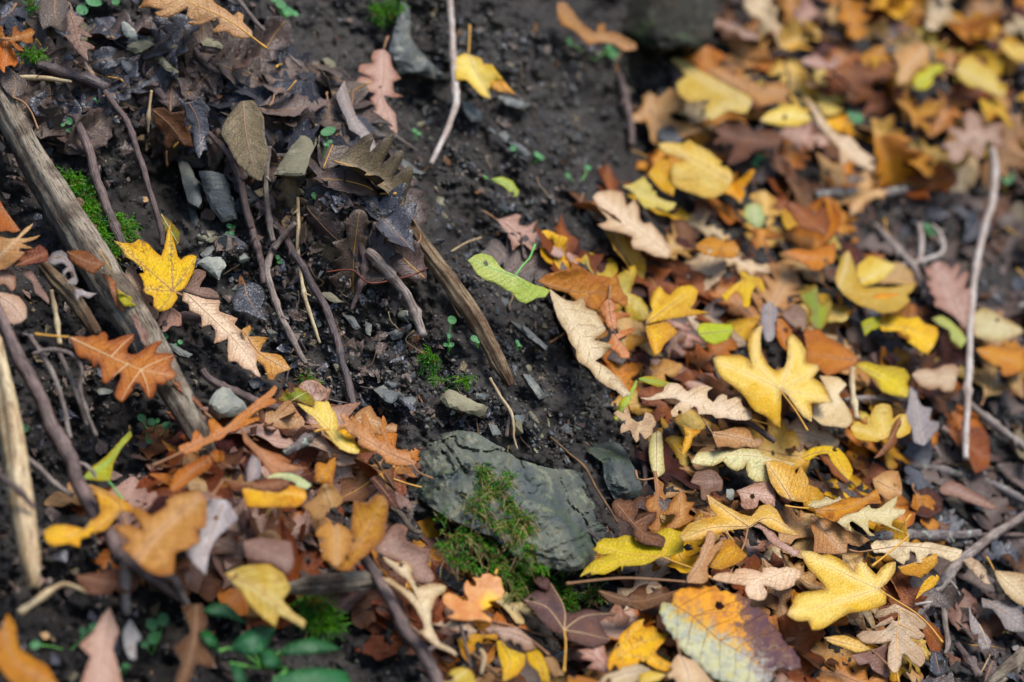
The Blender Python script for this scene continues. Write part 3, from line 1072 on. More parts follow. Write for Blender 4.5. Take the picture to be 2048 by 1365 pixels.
# ------------------------------------------------------------------ stones
def make_stone(name, poly, mat, label=None, lift=6, bulge=8, thick=14, tilt=(0, 0), spacing=7, seed=0, facets=3, rough=1.5, edge_w=7, cracks=None, cat='stone', follow=0.6, rag=1.0, group=None):
    """Split slab from a traced outline: broken face towards the viewer, sides running back into the bank."""
    rng = np.random.default_rng(seed + 300)
    P = smooth_closed(poly, spacing, 0.2)
    P = P + rng.normal(0, 1, P.shape) * rag * 0.5
    V2, T = fill(P, spacing, 0.28, seed)
    ed = np.concatenate([seg_dist(V2[s:s + 1500], P, np.roll(P, -1, 0))[0].min(1) for s in range(0, len(V2), 1500)])
    c = poly.mean(0)
    mp, mpp = hero_mapper(poly, 0, tilt, follow=follow)
    h = bulge / 1000 * (1 - np.exp(-ed / (edge_w * 5))) * 0.5
    ext = np.ptp(poly, axis=0).max()
    for k in range(facets):               # a few broken planes
        a = rng.uniform(0, 6.28)
        d = ((V2 - c) @ np.array([math.cos(a), math.sin(a)])) / ext
        h = h - np.maximum(0, d - rng.uniform(0.04, 0.36)) * rng.uniform(0.35, 1.1) * ext * mpp
    h = h + fbm(V2[:, 0] / 28, V2[:, 1] / 28, seed + 9, 3, 0.6) * rough / 1000 * 2
    # layered splitting of slate
    lay = np.floor((V2 @ np.array([0.35, 0.94])) / 9 + fbm(V2[:, 0] / 60, V2[:, 1] / 60, seed + 4, 2) * 6)
    h = h + _hash(lay, lay * 0 + 1, seed) * rough / 1000 * 0.8
    h = h + vnoise(V2[:, 0] / 7, V2[:, 1] / 7, seed + 21) * rough / 1000 * 0.35
    h = h - np.exp(-(ed / edge_w) ** 2) * min(0.002, thick / 8000)
    if cracks:
        for cr in cracks:
            cc = smooth_open(cr, 6) + 0
            cc = cc + rng.normal(0, 1.0, cc.shape)
            D = np.concatenate([seg_dist(V2[s:s + 1500], cc[:-1], cc[1:])[0].min(1) for s in range(0, len(V2), 1500)])
            h = h - np.exp(-(D / 2.3) ** 2) * 0.006
    W = mp(V2, h + (lift - 6) / 1000)
    # back ring: sides go back along the ground normal
    _, ga, gb, gn = ground_frame(c[0], c[1])
    view = pt(c[0], c[1], 1.0) - np.array([0, 0, CAM_H])
    view /= np.linalg.norm(view)
    back = view * 0.75 - gn * 0.25
    back /= np.linalg.norm(back)
    nb = len(P)
    dd, ii = [], []
    for s in range(0, nb, 400):
        q = ((P[s:s + 400, None] - V2[None]) ** 2).sum(2)
        ii.append(q.argmin(1))
    ii = np.concatenate(ii)
    ring = W[ii]
    cen = ring.mean(0)
    ring2 = cen + (ring - cen) * 1.0 + back * thick / 1000
    ring2 = ring2 + rng.normal(0, 1, ring2.shape) * thick / 1000 * 0.05
    n0 = len(W)
    Fc = [t[::-1] for t in T]
    for i in range(nb):
        j = (i + 1) % nb
        if ii[i] != ii[j]:
            Fc.append((int(ii[i]), int(ii[j]), n0 + j, n0 + i))
    Fc.append(tuple(n0 + i for i in range(nb)))
    base = cen + back * thick / 1000
    me = mesh_from(name, np.vstack([W, ring2]) - base, Fc, smooth=True)
    try:
        me.set_sharp_from_angle(angle=math.radians(24))
    except Exception:
        pass
    o = new_obj(name, me, None, SM[mat])
    o.location = base
    tag(o, label, cat, group)
    return o
# ------------------------------------------------------------------ leaves traced one by one
# kind | frame | colour | layer | vein | outline | ribs | stalk | options | label
LEAVES = """
maple|Z3|yellow|7|dark|140,215 250,240 345,235 385,200 440,210 500,255 560,320 625,375 650,300 680,170 700,90 722,12 722,100 745,180 775,290 800,380 830,410 880,370 940,358 990,375 975,450 950,540 910,620 870,690 820,725 765,735 795,790 770,840 730,895 660,930 600,935 565,905 545,870 550,800 530,775 470,755 440,720 450,690 445,640 400,550 455,548 430,500 350,430 270,380 225,300|745,730 480,500 150,220;745,730 730,400 720,60;745,730 860,560 985,380;745,730 600,720 450,705;745,730 680,840 600,925|745,735 800,755 845,775|und=0.003,fold=0.05|bright yellow maple leaf with dark speckled veins lying beside the weathered log
oak|W1|cream|5|pale|1070,540 1065,590 1100,610 1110,650 1175,680 1180,745 1230,730 1260,770 1250,840 1290,830 1330,810 1330,870 1335,945 1380,945 1420,985 1470,1000 1500,1030 1525,1035 1500,975 1500,900 1455,830 1440,790 1370,730 1390,695 1330,670 1280,650 1285,590 1200,580 1130,560|1075,530 1240,690 1400,850 1520,1030||fold=0.12,und=0.002|long cream wavy oak leaf pointing down right from the speckled yellow leaf
oak|Z3|tanpink|3|dark|255,600 260,530 290,470 330,470 370,520 420,600 450,690 540,800 555,830 600,930 600,1000 530,1040 490,1030 455,960 445,905 400,950 340,990 300,1040 250,990 230,900 300,880 360,860 355,790 270,700|600,900 450,780 330,560||und=0.003|pinkish tan lobed oak leaf half under the left side of the speckled yellow leaf
oak|Z3|tanpink|2|dark|630,940 600,1010 560,1100 590,1110 640,1060 630,1140 660,1150 740,1080 790,1090 830,1080 830,970 790,930 720,890|730,900 690,1000 650,1130||und=0.002|small tan oak lobes poking out below the speckled yellow leaf
oak|Z3|mauve|3|dark|840,700 890,680 950,560 960,515 1010,505 1080,530 1085,570 1040,640 1020,690 1130,700 1200,750 1220,800 1100,800 980,770 880,740|850,700 1000,740 1200,790||und=0.002|mauve grey oak leaf behind the right edge of the speckled yellow leaf
oak|Z4|orange|12|pale|190,380 290,375 370,385 430,365 490,370 510,340 560,330 590,370 590,420 650,410 750,370 860,350 850,410 800,480 785,540 830,560 880,560 950,510 1040,450 1140,415 1145,440 1100,490 1080,545 1160,545 1250,555 1270,600 1235,640 1235,690 1300,770 1270,800 1250,830 1200,820 1170,870 1095,860 1080,940 1040,1010 1000,1005 955,930 915,860 870,850 840,930 770,1020 730,1050 690,1020 665,980 680,900 720,800 720,760 690,750 650,800 580,855 535,845 525,750 510,680 490,640 470,680 440,710 425,690 430,660 380,600 310,600 270,560 240,470|190,380 550,550 930,715 1170,760 1290,790;620,590 720,480 840,370;930,715 1080,640 1250,570;800,650 640,790;930,715 800,900 730,1030;930,715 1000,900 1010,990|190,380 60,372 -160,350|und=0.003,fold=-0.08,vr=1.2|large orange brown lobed oak leaf lying across the lower end of the weathered log
oak|Z5|orange|9|dark|205,850 190,790 260,750 320,740 330,660 360,615 410,650 440,700 500,680 510,620 490,560 500,510 545,500 590,540 650,600 720,540 800,460 900,390 1000,300 1090,240 1170,160 1200,190 1160,260 1130,280 1195,320 1160,350 1060,390 960,440 900,500 1010,485 1010,520 950,540 860,580 780,620 700,640 640,700 560,730 440,780 380,830 280,855|205,850 420,730 650,640 900,450 1180,190|205,850 100,900 -80,980|und=0.002,fold=0.5|narrow folded orange oak leaf standing diagonally in front of the grey block stone
leaf|Z5|green|3|pale|1200,310 1240,270 1290,210 1350,180 1420,190 1500,220 1550,270 1580,310 1570,380 1480,350 1400,320 1330,335 1290,330|1330,330 1420,270 1500,230||und=0.002|small mottled green toothed leaf tip above the pale yellow maple leaf
maple|Z5|paleyellow|7|gold|1400,340 1500,370 1575,395 1580,330 1610,320 1680,330 1720,325 1760,400 1800,460 1815,540 1830,600 1900,700 2045,800 2030,855 1950,855 1840,810 1760,730 1710,650 1660,600 1580,500 1500,440|1735,620 1600,480 1410,345;1735,620 1740,480 1690,340;1735,620 1850,770 2000,850|1735,620 1660,610 1580,635|fold=0.1,und=0.002|pale yellow maple leaf left of the orange oak leaf on the rock
oak|Z6|tanorange|9|dark|625,440 640,390 690,350 720,340 690,320 665,250 680,235 740,280 790,330 770,280 790,275 850,330 890,360 885,280 890,235 920,235 960,310 1010,420 1030,490 1080,530 1110,530 1085,440 1070,380 1090,350 1120,400 1160,480 1190,560 1240,605 1320,620 1400,650 1445,700 1440,750 1400,770 1300,780 1200,765 1130,750 1120,710 1070,660 980,620 900,590 850,550 850,490 800,470 740,440 740,400 680,400|1400,740 1200,660 1000,550 800,420 680,300;1080,590 960,400 900,250;1200,660 1130,500 1090,370|1400,745 1450,830 1540,880 1610,905|und=0.002,fold=0.15|orange tan oak leaf with long lobes resting on the left edge of the rock
leaf|Z6|gold|6|gold|590,430 700,400 800,480 850,560 920,600 1040,630 900,640 780,610 680,540 610,470|600,435 800,540 1020,630||und=0.002|gold leaf lobe under the orange oak leaf on the rock
oak|Z6|tan|4|dark|800,280 880,200 970,160 1000,200 1040,270 1080,290 1090,360 1130,380 1190,340 1250,360 1240,430 1160,440 1080,470 900,400|850,300 1000,330 1220,400||und=0.003|amber edged tan leaf sticking up behind the orange oak leaf on the rock
oak|Z6|tanpink|4|dark|200,500 330,560 400,480 480,470 560,560 700,640 860,660 800,720 830,750 700,780 630,770 560,700 540,640 430,590 330,570|350,530 560,620 800,700||und=0.003|pinkish tan leaf in shade under the pale yellow maple leaf
leaf|Z6|amber|6|dark|410,780 440,740 530,760 550,720 620,690 620,790 600,900 590,980 520,970 430,960 400,930|430,960 500,850 610,710||und=0.003|amber leaf standing upright left of the dark hollow beside the rock
oak|Z6|tan|7|dark|500,960 600,980 690,1100 690,1150 640,1200 570,1210 520,1280 470,1340 400,1330 370,1290 280,1190 360,1130 420,1090 440,1030|580,1200 540,1100 510,990;580,1200 420,1180 300,1190||und=0.002|small cream tan leaf below the upright amber leaf
oak|Z6|maroon|5|dark|970,910 1020,880 1060,900 1110,950 1130,1010 1200,1030 1240,1080 1220,1130 1260,1190 1250,1230 1180,1180 1090,1100 1040,1010|1000,900 1120,1040 1240,1200||und=0.002|dark maroon oak leaf hanging into the hollow beside the rock
oak|Z6|mauve|4|dark|1230,1040 1300,1080 1370,1130 1400,1230 1340,1240 1260,1200 1225,1120|1240,1060 1390,1220||und=0.001|small mauve leaf end below the dark maroon leaf
leaf|Z7|amber|16|dark|550,210 620,230 700,230 740,180 790,150 860,170 900,250 900,340 880,450 870,560 830,640 760,700 700,760 620,820 560,880 520,930 430,930 330,890 270,830 300,780 450,760 560,640 520,520 530,380|330,870 600,650 850,200||und=0.002,fold=0.3|blurred amber brown leaf curled upright left of the rock
oak|Z7|tanorange|18|dark|160,540 200,480 290,430 350,425 430,470 500,510 530,560 555,590 520,620 560,650 530,690 550,760 470,770 450,850 400,880 340,890 300,840 240,820 220,780 240,720 180,670 230,650 240,600 170,580|360,430 375,600 370,870||und=0.002|small scalloped orange oak leaf in front of the curled amber leaf
oak|Z7|mauve|8|dark|880,540 930,480 1000,450 1070,470 1105,500 1080,560 1085,620 1150,650 1220,690 1270,710 1330,700 1330,760 1300,850 1340,920 1380,1000 1340,1060 1250,1060 1170,1030 1130,930 1000,830 870,780 760,720 800,650|770,690 1000,800 1330,1010||und=0.003|large pinkish mauve leaf left of the moss with a black nibbled spot
oak|Y1|cream|11|pale|340,80 420,120 490,150 550,120 600,150 635,200 630,280 690,400 760,370 850,355 930,360 985,390 970,440 890,490 860,560 830,640 830,760 860,850 920,960 1000,1000 1080,1050 1090,1100 1000,1050 900,1010 830,960 740,880 690,840 755,835 750,760 700,670 690,640 600,520 500,430 380,350 320,290 400,300 520,380 640,460 690,520 640,400 590,320 520,270 440,200 360,130|350,95 580,300 720,560 820,850 1080,1080;720,560 860,430 970,390;700,620 520,420 340,300||fold=0.2,und=0.003|cream oak leaf with long curled lobes beside the dark bottom twig
oak|Y1|twotone|8|gold|1470,280 1420,250 1350,265 1335,300 1250,290 1290,350 1280,385 1240,380 1200,320 1165,360 1165,430 1190,480 1215,530 1150,530 1100,480 1000,450 945,490 945,550 990,600 1070,640 1060,670 990,690 1040,720 1120,730 1200,740 1300,730 1400,740 1440,760 1450,720 1380,670 1340,640 1410,610 1450,580 1410,545 1470,540 1540,510 1580,450 1560,380 1540,300 1500,280|1485,260 1370,440 1200,640 1060,700|1485,260 1500,215|und=0.002|orange oak leaf with one yellow lobe just below the moss
oak|Y1|creamg|5|pale|1480,540 1560,490 1600,440 1640,490 1640,550 1760,550 1840,600 1860,640 1960,750 1870,710 1730,640 1780,730 1780,770 1700,760 1640,680 1560,590|1490,545 1640,580 1860,690||und=0.002|pale cream lobed leaf between the yellow lobed oak leaf and the brown maple
maple|Y2|brownmaple|6|pale|240,530 310,460 400,410 480,430 510,340 550,380 600,480 650,570 670,640 740,660 840,625 930,620 1050,650 1195,655 1170,690 1090,690 1030,740 1040,800 1100,890 1135,930 1080,970 960,1010 880,1000 780,960 700,930 660,860 620,870 520,840 430,750 340,640|655,830 480,600 250,525;655,830 655,600 515,350;655,830 860,690 1190,660;655,830 880,870 1130,930|655,830 672,980 655,1260|und=0.0035,fold=0.06,extra=370,290 430,280 500,310 510,370 480,430 410,400 350,340@maroon|dull brown mottled maple leaf with one lobe folded over below the moss
maple|Y2|yellow|6|gold|1475,720 1455,780 1490,810 1560,800 1610,810 1600,850 1660,870 1725,865 1690,930 1620,1010 1590,1050 1610,1090 1680,1140 1760,1175 1740,1230 1700,1260 1600,1230 1530,1190 1470,1160 1420,1130 1420,1180 1300,1210 1210,1235 1185,1180 1150,1200 1130,1255 1095,1200 1110,1120 1150,1050 1220,990 1205,930 1240,870 1320,800 1390,740|1190,1080 1300,900 1470,730;1190,1080 1450,960 1720,870;1190,1080 1450,1110 1740,1210||und=0.002|bright clean yellow maple leaf left of the mouldy toothed leaf
maple|Y5|lemon|7|gold|50,1300 100,1220 170,1150 240,1110 370,1070 270,1075 175,1020 220,990 220,950 300,905 420,905 500,875 570,880 620,920 690,960 760,970 850,840 950,800 1050,830 1110,850 1110,960 1110,1040 1000,1080 930,1100 870,1100 800,1140 700,1180 560,1190 490,1190 480,1250 470,1190 400,1230 300,1275 230,1270 160,1280 170,1250|880,1090 500,1060 230,980;880,1090 450,1160 60,1295;880,1090 950,960 1000,830|880,1090 1050,1160 1190,1210 1390,1310|und=0.0025,fold=0.08|lemon yellow speckled maple leaf touching the right foot of the rock
oak|Y5|brown|9|dark|375,560 400,520 470,495 500,520 560,510 610,540 610,570 655,565 640,640 600,720 680,700 740,650 825,645 810,690 760,760 730,830 830,850 910,890 925,930 900,1000 800,980 720,970 640,930 590,850 600,820 560,760 480,720 420,670 390,620|430,560 600,760 800,960;600,760 700,700 800,660;700,860 900,920||und=0.002|brown veined oak leaf standing on the lemon yellow maple leaf
oak|Y5|tanorange|5|dark|1040,450 1110,430 1140,480 1140,530 1230,540 1180,610 1160,660 1230,700 1150,750 1060,800 890,815 960,760 1020,690 1020,660 890,665 900,640 950,600 960,560|1000,800 1060,640 1080,450||und=0.002|pointed orange tan oak leaf behind the brown veined oak leaf
oak|Y5|tanorange|6|dark|800,220 840,220 850,300 910,350 900,420 930,490 900,530 850,480 860,560 890,640 860,680 880,780 850,840 790,830 740,790 800,750 830,700 830,640 760,640 730,600 720,560 740,510 800,480 820,420 810,320|815,220 850,500 850,820|815,290 700,310 640,300 620,215|fold=0.4,und=0.002|thin twisted orange oak leaf with hooked stalk right of the rock
maple|V2|goldtan|7|dark|420,320 470,350 520,380 600,420 650,430 690,380 740,370 780,400 820,470 870,510 890,530 810,520 740,490 690,460 640,490 560,500 480,520 400,550 300,560 280,530 330,470 420,440 470,430 440,390|635,485 540,420 425,330;635,485 450,490 290,545;635,485 740,440 880,520|630,490 610,580 550,700 520,780|und=0.003|yellow maple leaf with green blotches and black tar marks near the toothed leaf
leaf|V2|tanpink|8|dark|640,480 680,470 740,475 770,520 800,560 900,610 890,630 870,640 800,600 740,560 700,500|650,480 760,540 880,625||und=0.002,fold=0.3|pinkish curled lobe with black stripe right of the blotched maple leaf
oak|X0|creamg|6|pale|930,1150 1000,1050 1100,1040 1200,1030 1400,1010 1600,1020 1700,1090 1870,1140 2000,1170 1900,1190 1700,1160 1740,1340 1600,1350 1520,1300 1490,1210 1500,1160 1470,1210 1390,1240 1310,1200 1260,1140 1150,1190 1000,1180|1990,1170 1600,1090 1200,1080 940,1140||und=0.003|wide pale greenish cream oak leaf above the brown and tan leaves right of the rock
leaf|X0|tan|7|dark|1140,840 1250,830 1350,800 1470,790 1530,830 1570,920 1640,890 1670,920 1650,970 1600,1010 1480,990 1390,1010 1300,990 1200,1000 1170,920|1150,850 1400,900 1640,950|1140,840 1060,720 965,560|und=0.003,curl=0.003|curled beige leaf strip above the wide greenish cream oak leaf
oak|X0|cream|10|pale|410,490 500,490 580,450 640,430 660,370 720,335 800,350 850,390 890,430 920,410 1000,370 1070,360 1150,390 1100,430 1100,490 1160,540 1200,480 1250,455 1300,470 1300,510 1400,480 1470,460 1440,530 1470,580 1540,620 1560,700 1500,720 1390,720 1290,700 1180,700 1140,660 1010,660 990,600 960,580 850,660 740,690 720,640 770,570 830,530 770,500 650,500 500,520|410,495 720,470 950,520 1250,620 1560,710|1550,712 1650,740 1780,770|und=0.003,fold=0.1|cream oak leaf with deep lobes left of the big star shaped maple leaf
oak|X0|cream|9|pale|140,650 180,620 240,650 245,590 290,610 320,700 380,740 440,720 460,640 530,660 570,740 570,780 540,800 540,860 490,900 460,920 420,860 400,840 400,920 370,950 340,900 310,820 260,840 210,860 210,790 240,740 190,700|420,720 390,850;400,760 180,640||und=0.003|small cream star shaped leaf hanging above the right rock chunk
maple|X1|goldtan|12|pale|130,600 200,570 290,570 400,560 500,610 525,680 490,500 490,400 530,330 600,270 640,265 620,400 630,530 700,670 770,720 860,690 890,600 890,480 900,380 950,350 1030,430 1085,520 1090,640 1200,665 1220,710 1160,800 1250,860 1350,1050 1240,1060 1130,1060 1150,1150 1140,1250 1060,1200 980,1100 890,970 835,930 830,1090 820,1310 760,1280 680,1200 560,1140 510,1080 460,1000 330,880 220,800 170,720|820,915 500,760 150,620;820,915 560,620 600,290;820,915 920,650 960,370;820,915 1050,800 1200,680;820,915 1150,980 1340,1050;820,915 1000,1060 1135,1240|822,930 900,1030 1000,1170 1100,1340|und=0.004,fold=0.1|big star shaped golden maple leaf on top of the leaf drift
maple|X1|cream|8|pale|1220,780 1320,780 1420,800 1500,870 1420,970 1500,1090 1570,1220 1500,1310 1380,1300 1250,1280 1150,1200 1150,1060 1350,1050 1280,900|1200,1150 1350,1000 1480,880||und=0.003|pale cream leaf under the right side of the big star shaped maple leaf
leaf|X1|orange|7|dark|1060,330 1110,310 1220,310 1300,380 1420,440 1530,520 1620,600 1560,690 1430,740 1300,780 1220,720 1100,650 1090,520|1600,610 1350,590 1100,550||und=0.003|orange brown blurred leaf behind the big star shaped maple leaf
oak|X2|amber|7|dark|130,580 220,510 330,480 470,440 480,370 560,430 640,470 690,510 800,520 890,540 940,480 970,600 1000,680 1050,740 1050,820 990,840 880,760 830,760 780,850 700,870 560,800 430,700 250,650|140,590 500,680 900,700||und=0.003|amber ochre leaf above the long cream feathery oak leaf
oak|P|cream|9|pale|1098,578 1130,600 1150,603 1168,592 1172,615 1192,625 1212,660 1188,680 1225,690 1206,712 1190,722 1212,735 1240,760 1262,790 1245,795 1232,782 1215,775 1205,768 1190,755 1178,738 1158,725 1152,712 1152,700 1140,685 1133,665 1122,650 1112,628|1100,582 1165,680 1262,795||und=0.003,fold=0.2|long cream feathery oak leaf sliding down the left edge of the leaf drift
leaf|V3|limepale|10|green|120,485 170,445 230,435 290,460 330,510 370,550 440,580 500,610 580,650 640,665 680,690 650,730 590,740 520,775 470,760 420,700 370,680 310,640 250,620 180,570 150,520|445,590 300,540 140,470;445,590 560,680 660,720|445,585 500,510 540,470 580,375|fold=-0.15,und=0.003|yellow green maple leaf with upright stalk on the bare soil left of the drift
oak|X2|tanorange|12|dark|770,830 830,770 880,770 960,850 930,880 890,890 1090,910 1070,940 950,970 930,1080 1010,1080 1120,1040 1110,1090 1000,1150 950,1170 1000,1230 1060,1290 1070,1365 980,1365 930,1300 850,1260 760,1240 860,1190 890,1100 830,1020 820,960 770,900|855,780 880,950 920,1100 1020,1340|855,775 865,700 870,620|und=0.002|small reddish orange oak leaf lying on the long cream feathery leaf
maple|X2|gold|9|dark|1280,810 1310,680 1380,630 1430,700 1480,720 1560,640 1700,620 1770,680 1740,790 1690,860 1800,880 1900,900 1700,930 1450,970 1230,1020 1250,960 1300,880|1240,1010 1450,850 1680,680;1240,1010 1320,830 1380,650||und=0.003|folded gold maple leaf right of the reddish orange oak leaf
leaf|X2|gold|8|gold|1230,1040 1450,990 1560,1100 1430,1220 1380,1310 1320,1330 1270,1200|1240,1040 1330,1180 1350,1310||und=0.003|lower gold half of a folded leaf above the cream deep lobed oak leaf
oak|X5|cream|8|pale|80,740 130,690 250,670 330,680 390,700 420,820 440,820 500,770 550,840 560,960 600,1010 670,1000 760,1100 820,1180 880,1290 850,1365 700,1340 610,1290 500,1270 470,1200 490,1150 420,1120 300,1090 190,1070 130,1020 220,990 230,960 150,870|870,1320 600,1110 330,920 110,720||und=0.002,vr=1.5|blurred pinkish cream oak leaf at the left tip of the upper drift
leaf|X5|goldtan|10|dark|750,190 850,180 1000,190 1060,150 1130,200 1250,260 1350,340 1450,430 1510,500 1490,600 1420,700 1300,750 1200,740 1060,690 950,650 900,620 880,520 900,400 1040,360 900,320 780,270|1480,560 1200,400 780,210||und=0.004,fold=-0.2|blurred big folded yellow leaf above the pinkish cream oak leaf
leaf|X5|gold|8|dark|650,510 700,420 800,330 860,340 880,420 900,520 920,640 900,730 800,680 730,620|680,500 900,600||und=0.003|dark gold lobe on the left of the blurred folded yellow leaf
leaf|X5|paleyellow|7|pale|380,630 490,600 600,530 650,600 720,660 730,730 830,780 930,800 900,860 830,890 740,850 620,860 560,790 480,690|400,630 650,740 900,830||und=0.003|small pale cream leaf between the pinkish oak leaf and the folded yellow leaf
maple|X6|paleyellow|10|pale|180,130 250,120 340,150 450,230 600,310 750,390 900,470 930,520 880,620 800,620 720,600 650,640 560,690 510,650 510,570 550,500 450,510 350,520 260,450 240,350 330,280 250,200|920,540 600,370 200,135;920,540 700,560 540,660||und=0.003|blurred pale yellow maple leaf at the upper left of the drift
leaf|X6|paleyellow|9|pale|1000,690 1080,610 1250,550 1350,550 1480,640 1490,680 1350,740 1200,740 1050,710|1010,690 1250,640 1480,660||und=0.003|blurred pale yellow lobe right of the upper pale yellow maple leaf
oak|X6|brown|6|dark|560,760 700,680 830,690 950,790 1100,720 1200,850 1150,940 960,960 880,1040 720,1100 700,1060 760,920 680,880 590,920 580,870 640,830|1190,880 850,870 570,780||und=0.003|blurred brown oak leaf below the upper pale yellow maple leaf
oak|X6|tanorange|7|dark|490,220 600,200 700,210 760,290 790,210 850,240 860,320 950,330 1030,400 1080,350 1180,340 1260,420 1200,520 1000,560 930,500 750,380 600,300|1240,450 900,400 510,230||und=0.003|blurred orange tan leaf behind the upper pale yellow maple leaf
oak|X6|cream|10|pale|1420,470 1470,520 1560,640 1700,810 1830,840 1920,950 2040,1040 2040,1160 1900,1100 1820,1060 1740,1110 1720,950 1640,860 1540,740 1480,620|1430,480 1650,780 2030,1100||und=0.003|blurred cream oak leaf strip running down right in the upper drift
oak|X7|tanpink|10|pale|780,1000 860,970 920,960 840,890 860,870 930,880 960,900 950,790 1000,750 1060,800 1090,880 1160,840 1240,860 1200,920 1240,1000 1180,1000 1110,960 1080,1080 1050,1090 1000,1040 980,1010 950,1090 900,1120 840,1090 850,1030|1160,1000 1020,920 800,1000||und=0.002|blurred pinkish star shaped oak leaf above the tall pale right stem
leaf|X7|paleyellow|10|pale|900,480 940,400 1010,380 1060,430 1160,480 1180,540 1250,620 1210,660 1130,640 1060,600 1000,600 930,550|920,470 1220,640||und=0.002|blurred pale lemon leaf near the right edge of the upper drift
leaf|X7|gold|9|gold|1060,680 1180,670 1230,720 1250,790 1300,880 1260,870 1210,800 1160,780 1130,840 1100,810|1080,690 1180,740 1280,870||und=0.002|blurred gold leaf just above the pinkish star shaped oak leaf
leaf|X7|rust|7|dark|20,480 180,430 360,480 330,560 260,590 250,650 210,640 150,570|40,490 340,520||und=0.003|blurred rust brown wedge shaped leaf in the upper drift
oak|X7|tan|9|dark|470,390 560,330 660,290 720,350 700,430 640,480 560,570 500,580 500,520 520,450|500,570 680,320||und=0.003|blurred tan oak leaf beside an olive green leaf in the upper drift
leaf|X7|lime|9|dark|600,560 640,500 700,470 750,440 820,440 820,480 750,520 740,580 680,620 620,610|620,600 800,450||und=0.003|blurred olive green leaf in the upper drift
leaf|X4|paleyellow|10|pale|110,560 140,440 190,310 250,260 300,380 350,560 400,640 550,640 700,640 850,610 940,600 900,680 850,720 880,780 820,830 760,880 600,910 500,870 350,820 220,730 150,650|150,640 220,450 250,280;150,640 500,720 900,620||und=0.003,fold=0.1|blurred pale yellow boat shaped maple leaf left of the feathery pink oak leaf
leaf|X4|gold|12|dark|490,730 600,700 760,710 870,780 800,850 740,890 640,860 580,910 500,860|500,790 860,780||und=0.003|bright gold lobe folded over the pale boat shaped maple leaf
leaf|X4|paleyellow|9|pale|340,420 470,320 600,360 720,410 690,480 560,590 400,630 340,520|360,580 700,420||und=0.003|blurred yellow upper lobe of leaf above the pale boat shaped maple leaf
oak|X4|tanpink|8|dark|1030,490 1050,430 1080,440 1100,400 1170,370 1260,410 1290,460 1370,390 1390,430 1350,560 1450,460 1480,510 1430,660 1500,640 1500,760 1480,1000 1430,1060 1350,960 1220,870 1130,830 1125,780 1150,770 1120,730 1070,680 1100,660 1060,630 1040,580 1100,560|1440,1060 1320,760 1150,400||und=0.002|blurred pink feathery oak leaf left of the tall pale right stem
leaf|X4|creamg|7|pale|1530,900 1620,850 1720,880 1850,960 2000,1040 2040,1100 1930,1160 1800,1200 1650,1180 1540,1140 1520,1000|1540,1020 1800,1040 2030,1100||und=0.003|blurred pale cream leaf right of the tall pale stem
leaf|X4|gold|9|dark|560,960 700,920 850,960 960,940 1030,1010 1150,1050 1170,1120 1130,1230 1060,1320 980,1290 850,1190 780,1090 680,1090 580,1080|580,1020 900,1070 1100,1250||und=0.004|wide blurred yellow leaf below the pale boat shaped maple leaf
leaf|X4|lime|8|dark|380,1000 480,950 580,950 560,1050 480,1080 420,1140|400,1080 570,960||und=0.002|small lime green leaf piece left of the wide blurred yellow leaf
leaf|X4|limepale|8|dark|1100,960 1200,930 1290,980 1400,1090 1460,1180 1400,1260 1300,1180 1280,1080 1180,1030|1120,960 1400,1180||und=0.002|pale green leaf below the pink feathery oak leaf
maple|X3|green|8|dark|1270,960 1330,930 1400,900 1450,880 1480,1000 1500,1060 1600,1030 1600,1120 1560,1240 1500,1330 1420,1320 1360,1230 1380,1140 1310,1060|1430,1310 1440,1100 1430,900||und=0.002|green leaf with pointed lobes in the middle of the drift
leaf|X3|lime|8|dark|250,1270 350,1260 480,1270 590,1280 580,1365 520,1440 400,1480 300,1440 230,1350|260,1370 580,1340||und=0.002|green and yellow mottled leaf above the big star shaped maple leaf
maple|X3|gold|9|gold|480,980 600,870 680,820 660,740 700,730 760,780 880,800 920,900 900,960 830,880 780,960 760,1090 700,1100 680,980 620,930 520,1040|720,780 720,930 730,1080;720,800 600,920 500,1000||und=0.003|small gold hand shaped leaf in the blurred middle of the drift
leaf|X3|rust|9|dark|1140,40 1200,20 1300,70 1400,90 1400,150 1440,150 1500,60 1560,150 1590,250 1540,370 1450,330 1300,300 1200,180|1180,40 1350,200 1520,340||und=0.003|rust orange leaf with two points in the upper middle of the drift
oak|X3|orange|8|dark|1090,540 1250,500 1400,520 1500,480 1650,430 1640,550 1620,650 1540,660 1480,720 1400,720 1330,660 1200,600|1100,545 1350,600 1600,600||und=0.003|blurred orange oak leaf below the two pointed rust leaf
leaf|X3|orange|7|dark|220,460 320,390 400,380 450,410 520,430 600,420 660,510 600,600 450,590 300,560 220,500|240,480 640,520||und=0.003|blurred orange brown scalloped leaf above the small gold hand shaped leaf
leaf|X3|palegreen|8|pale|720,60 800,30 880,60 920,170 900,260 850,300 780,260 730,230 700,150|800,40 830,280||und=0.002|pale mint green leaf above the scalloped orange brown leaf
leaf|Y7|cream|10|pale|900,260 950,210 1040,190 1130,200 1220,160 1330,150 1400,220 1360,280 1350,380 1310,430 1210,430 1180,390 1080,410 980,370|1390,300 1150,290 920,260||und=0.003|rounded cream leaf left of the tall pale stem
maple|Y7|paleyellow|10|gold|270,800 330,730 430,770 480,770 470,680 520,580 590,550 680,570 700,640 700,710 770,660 840,660 860,740 890,790 880,850 780,900 650,900 540,940 400,930 310,890|600,900 580,730 600,560;600,900 430,840 280,800;600,900 740,780 840,680||und=0.003|butter yellow maple leaf below the rounded cream leaf
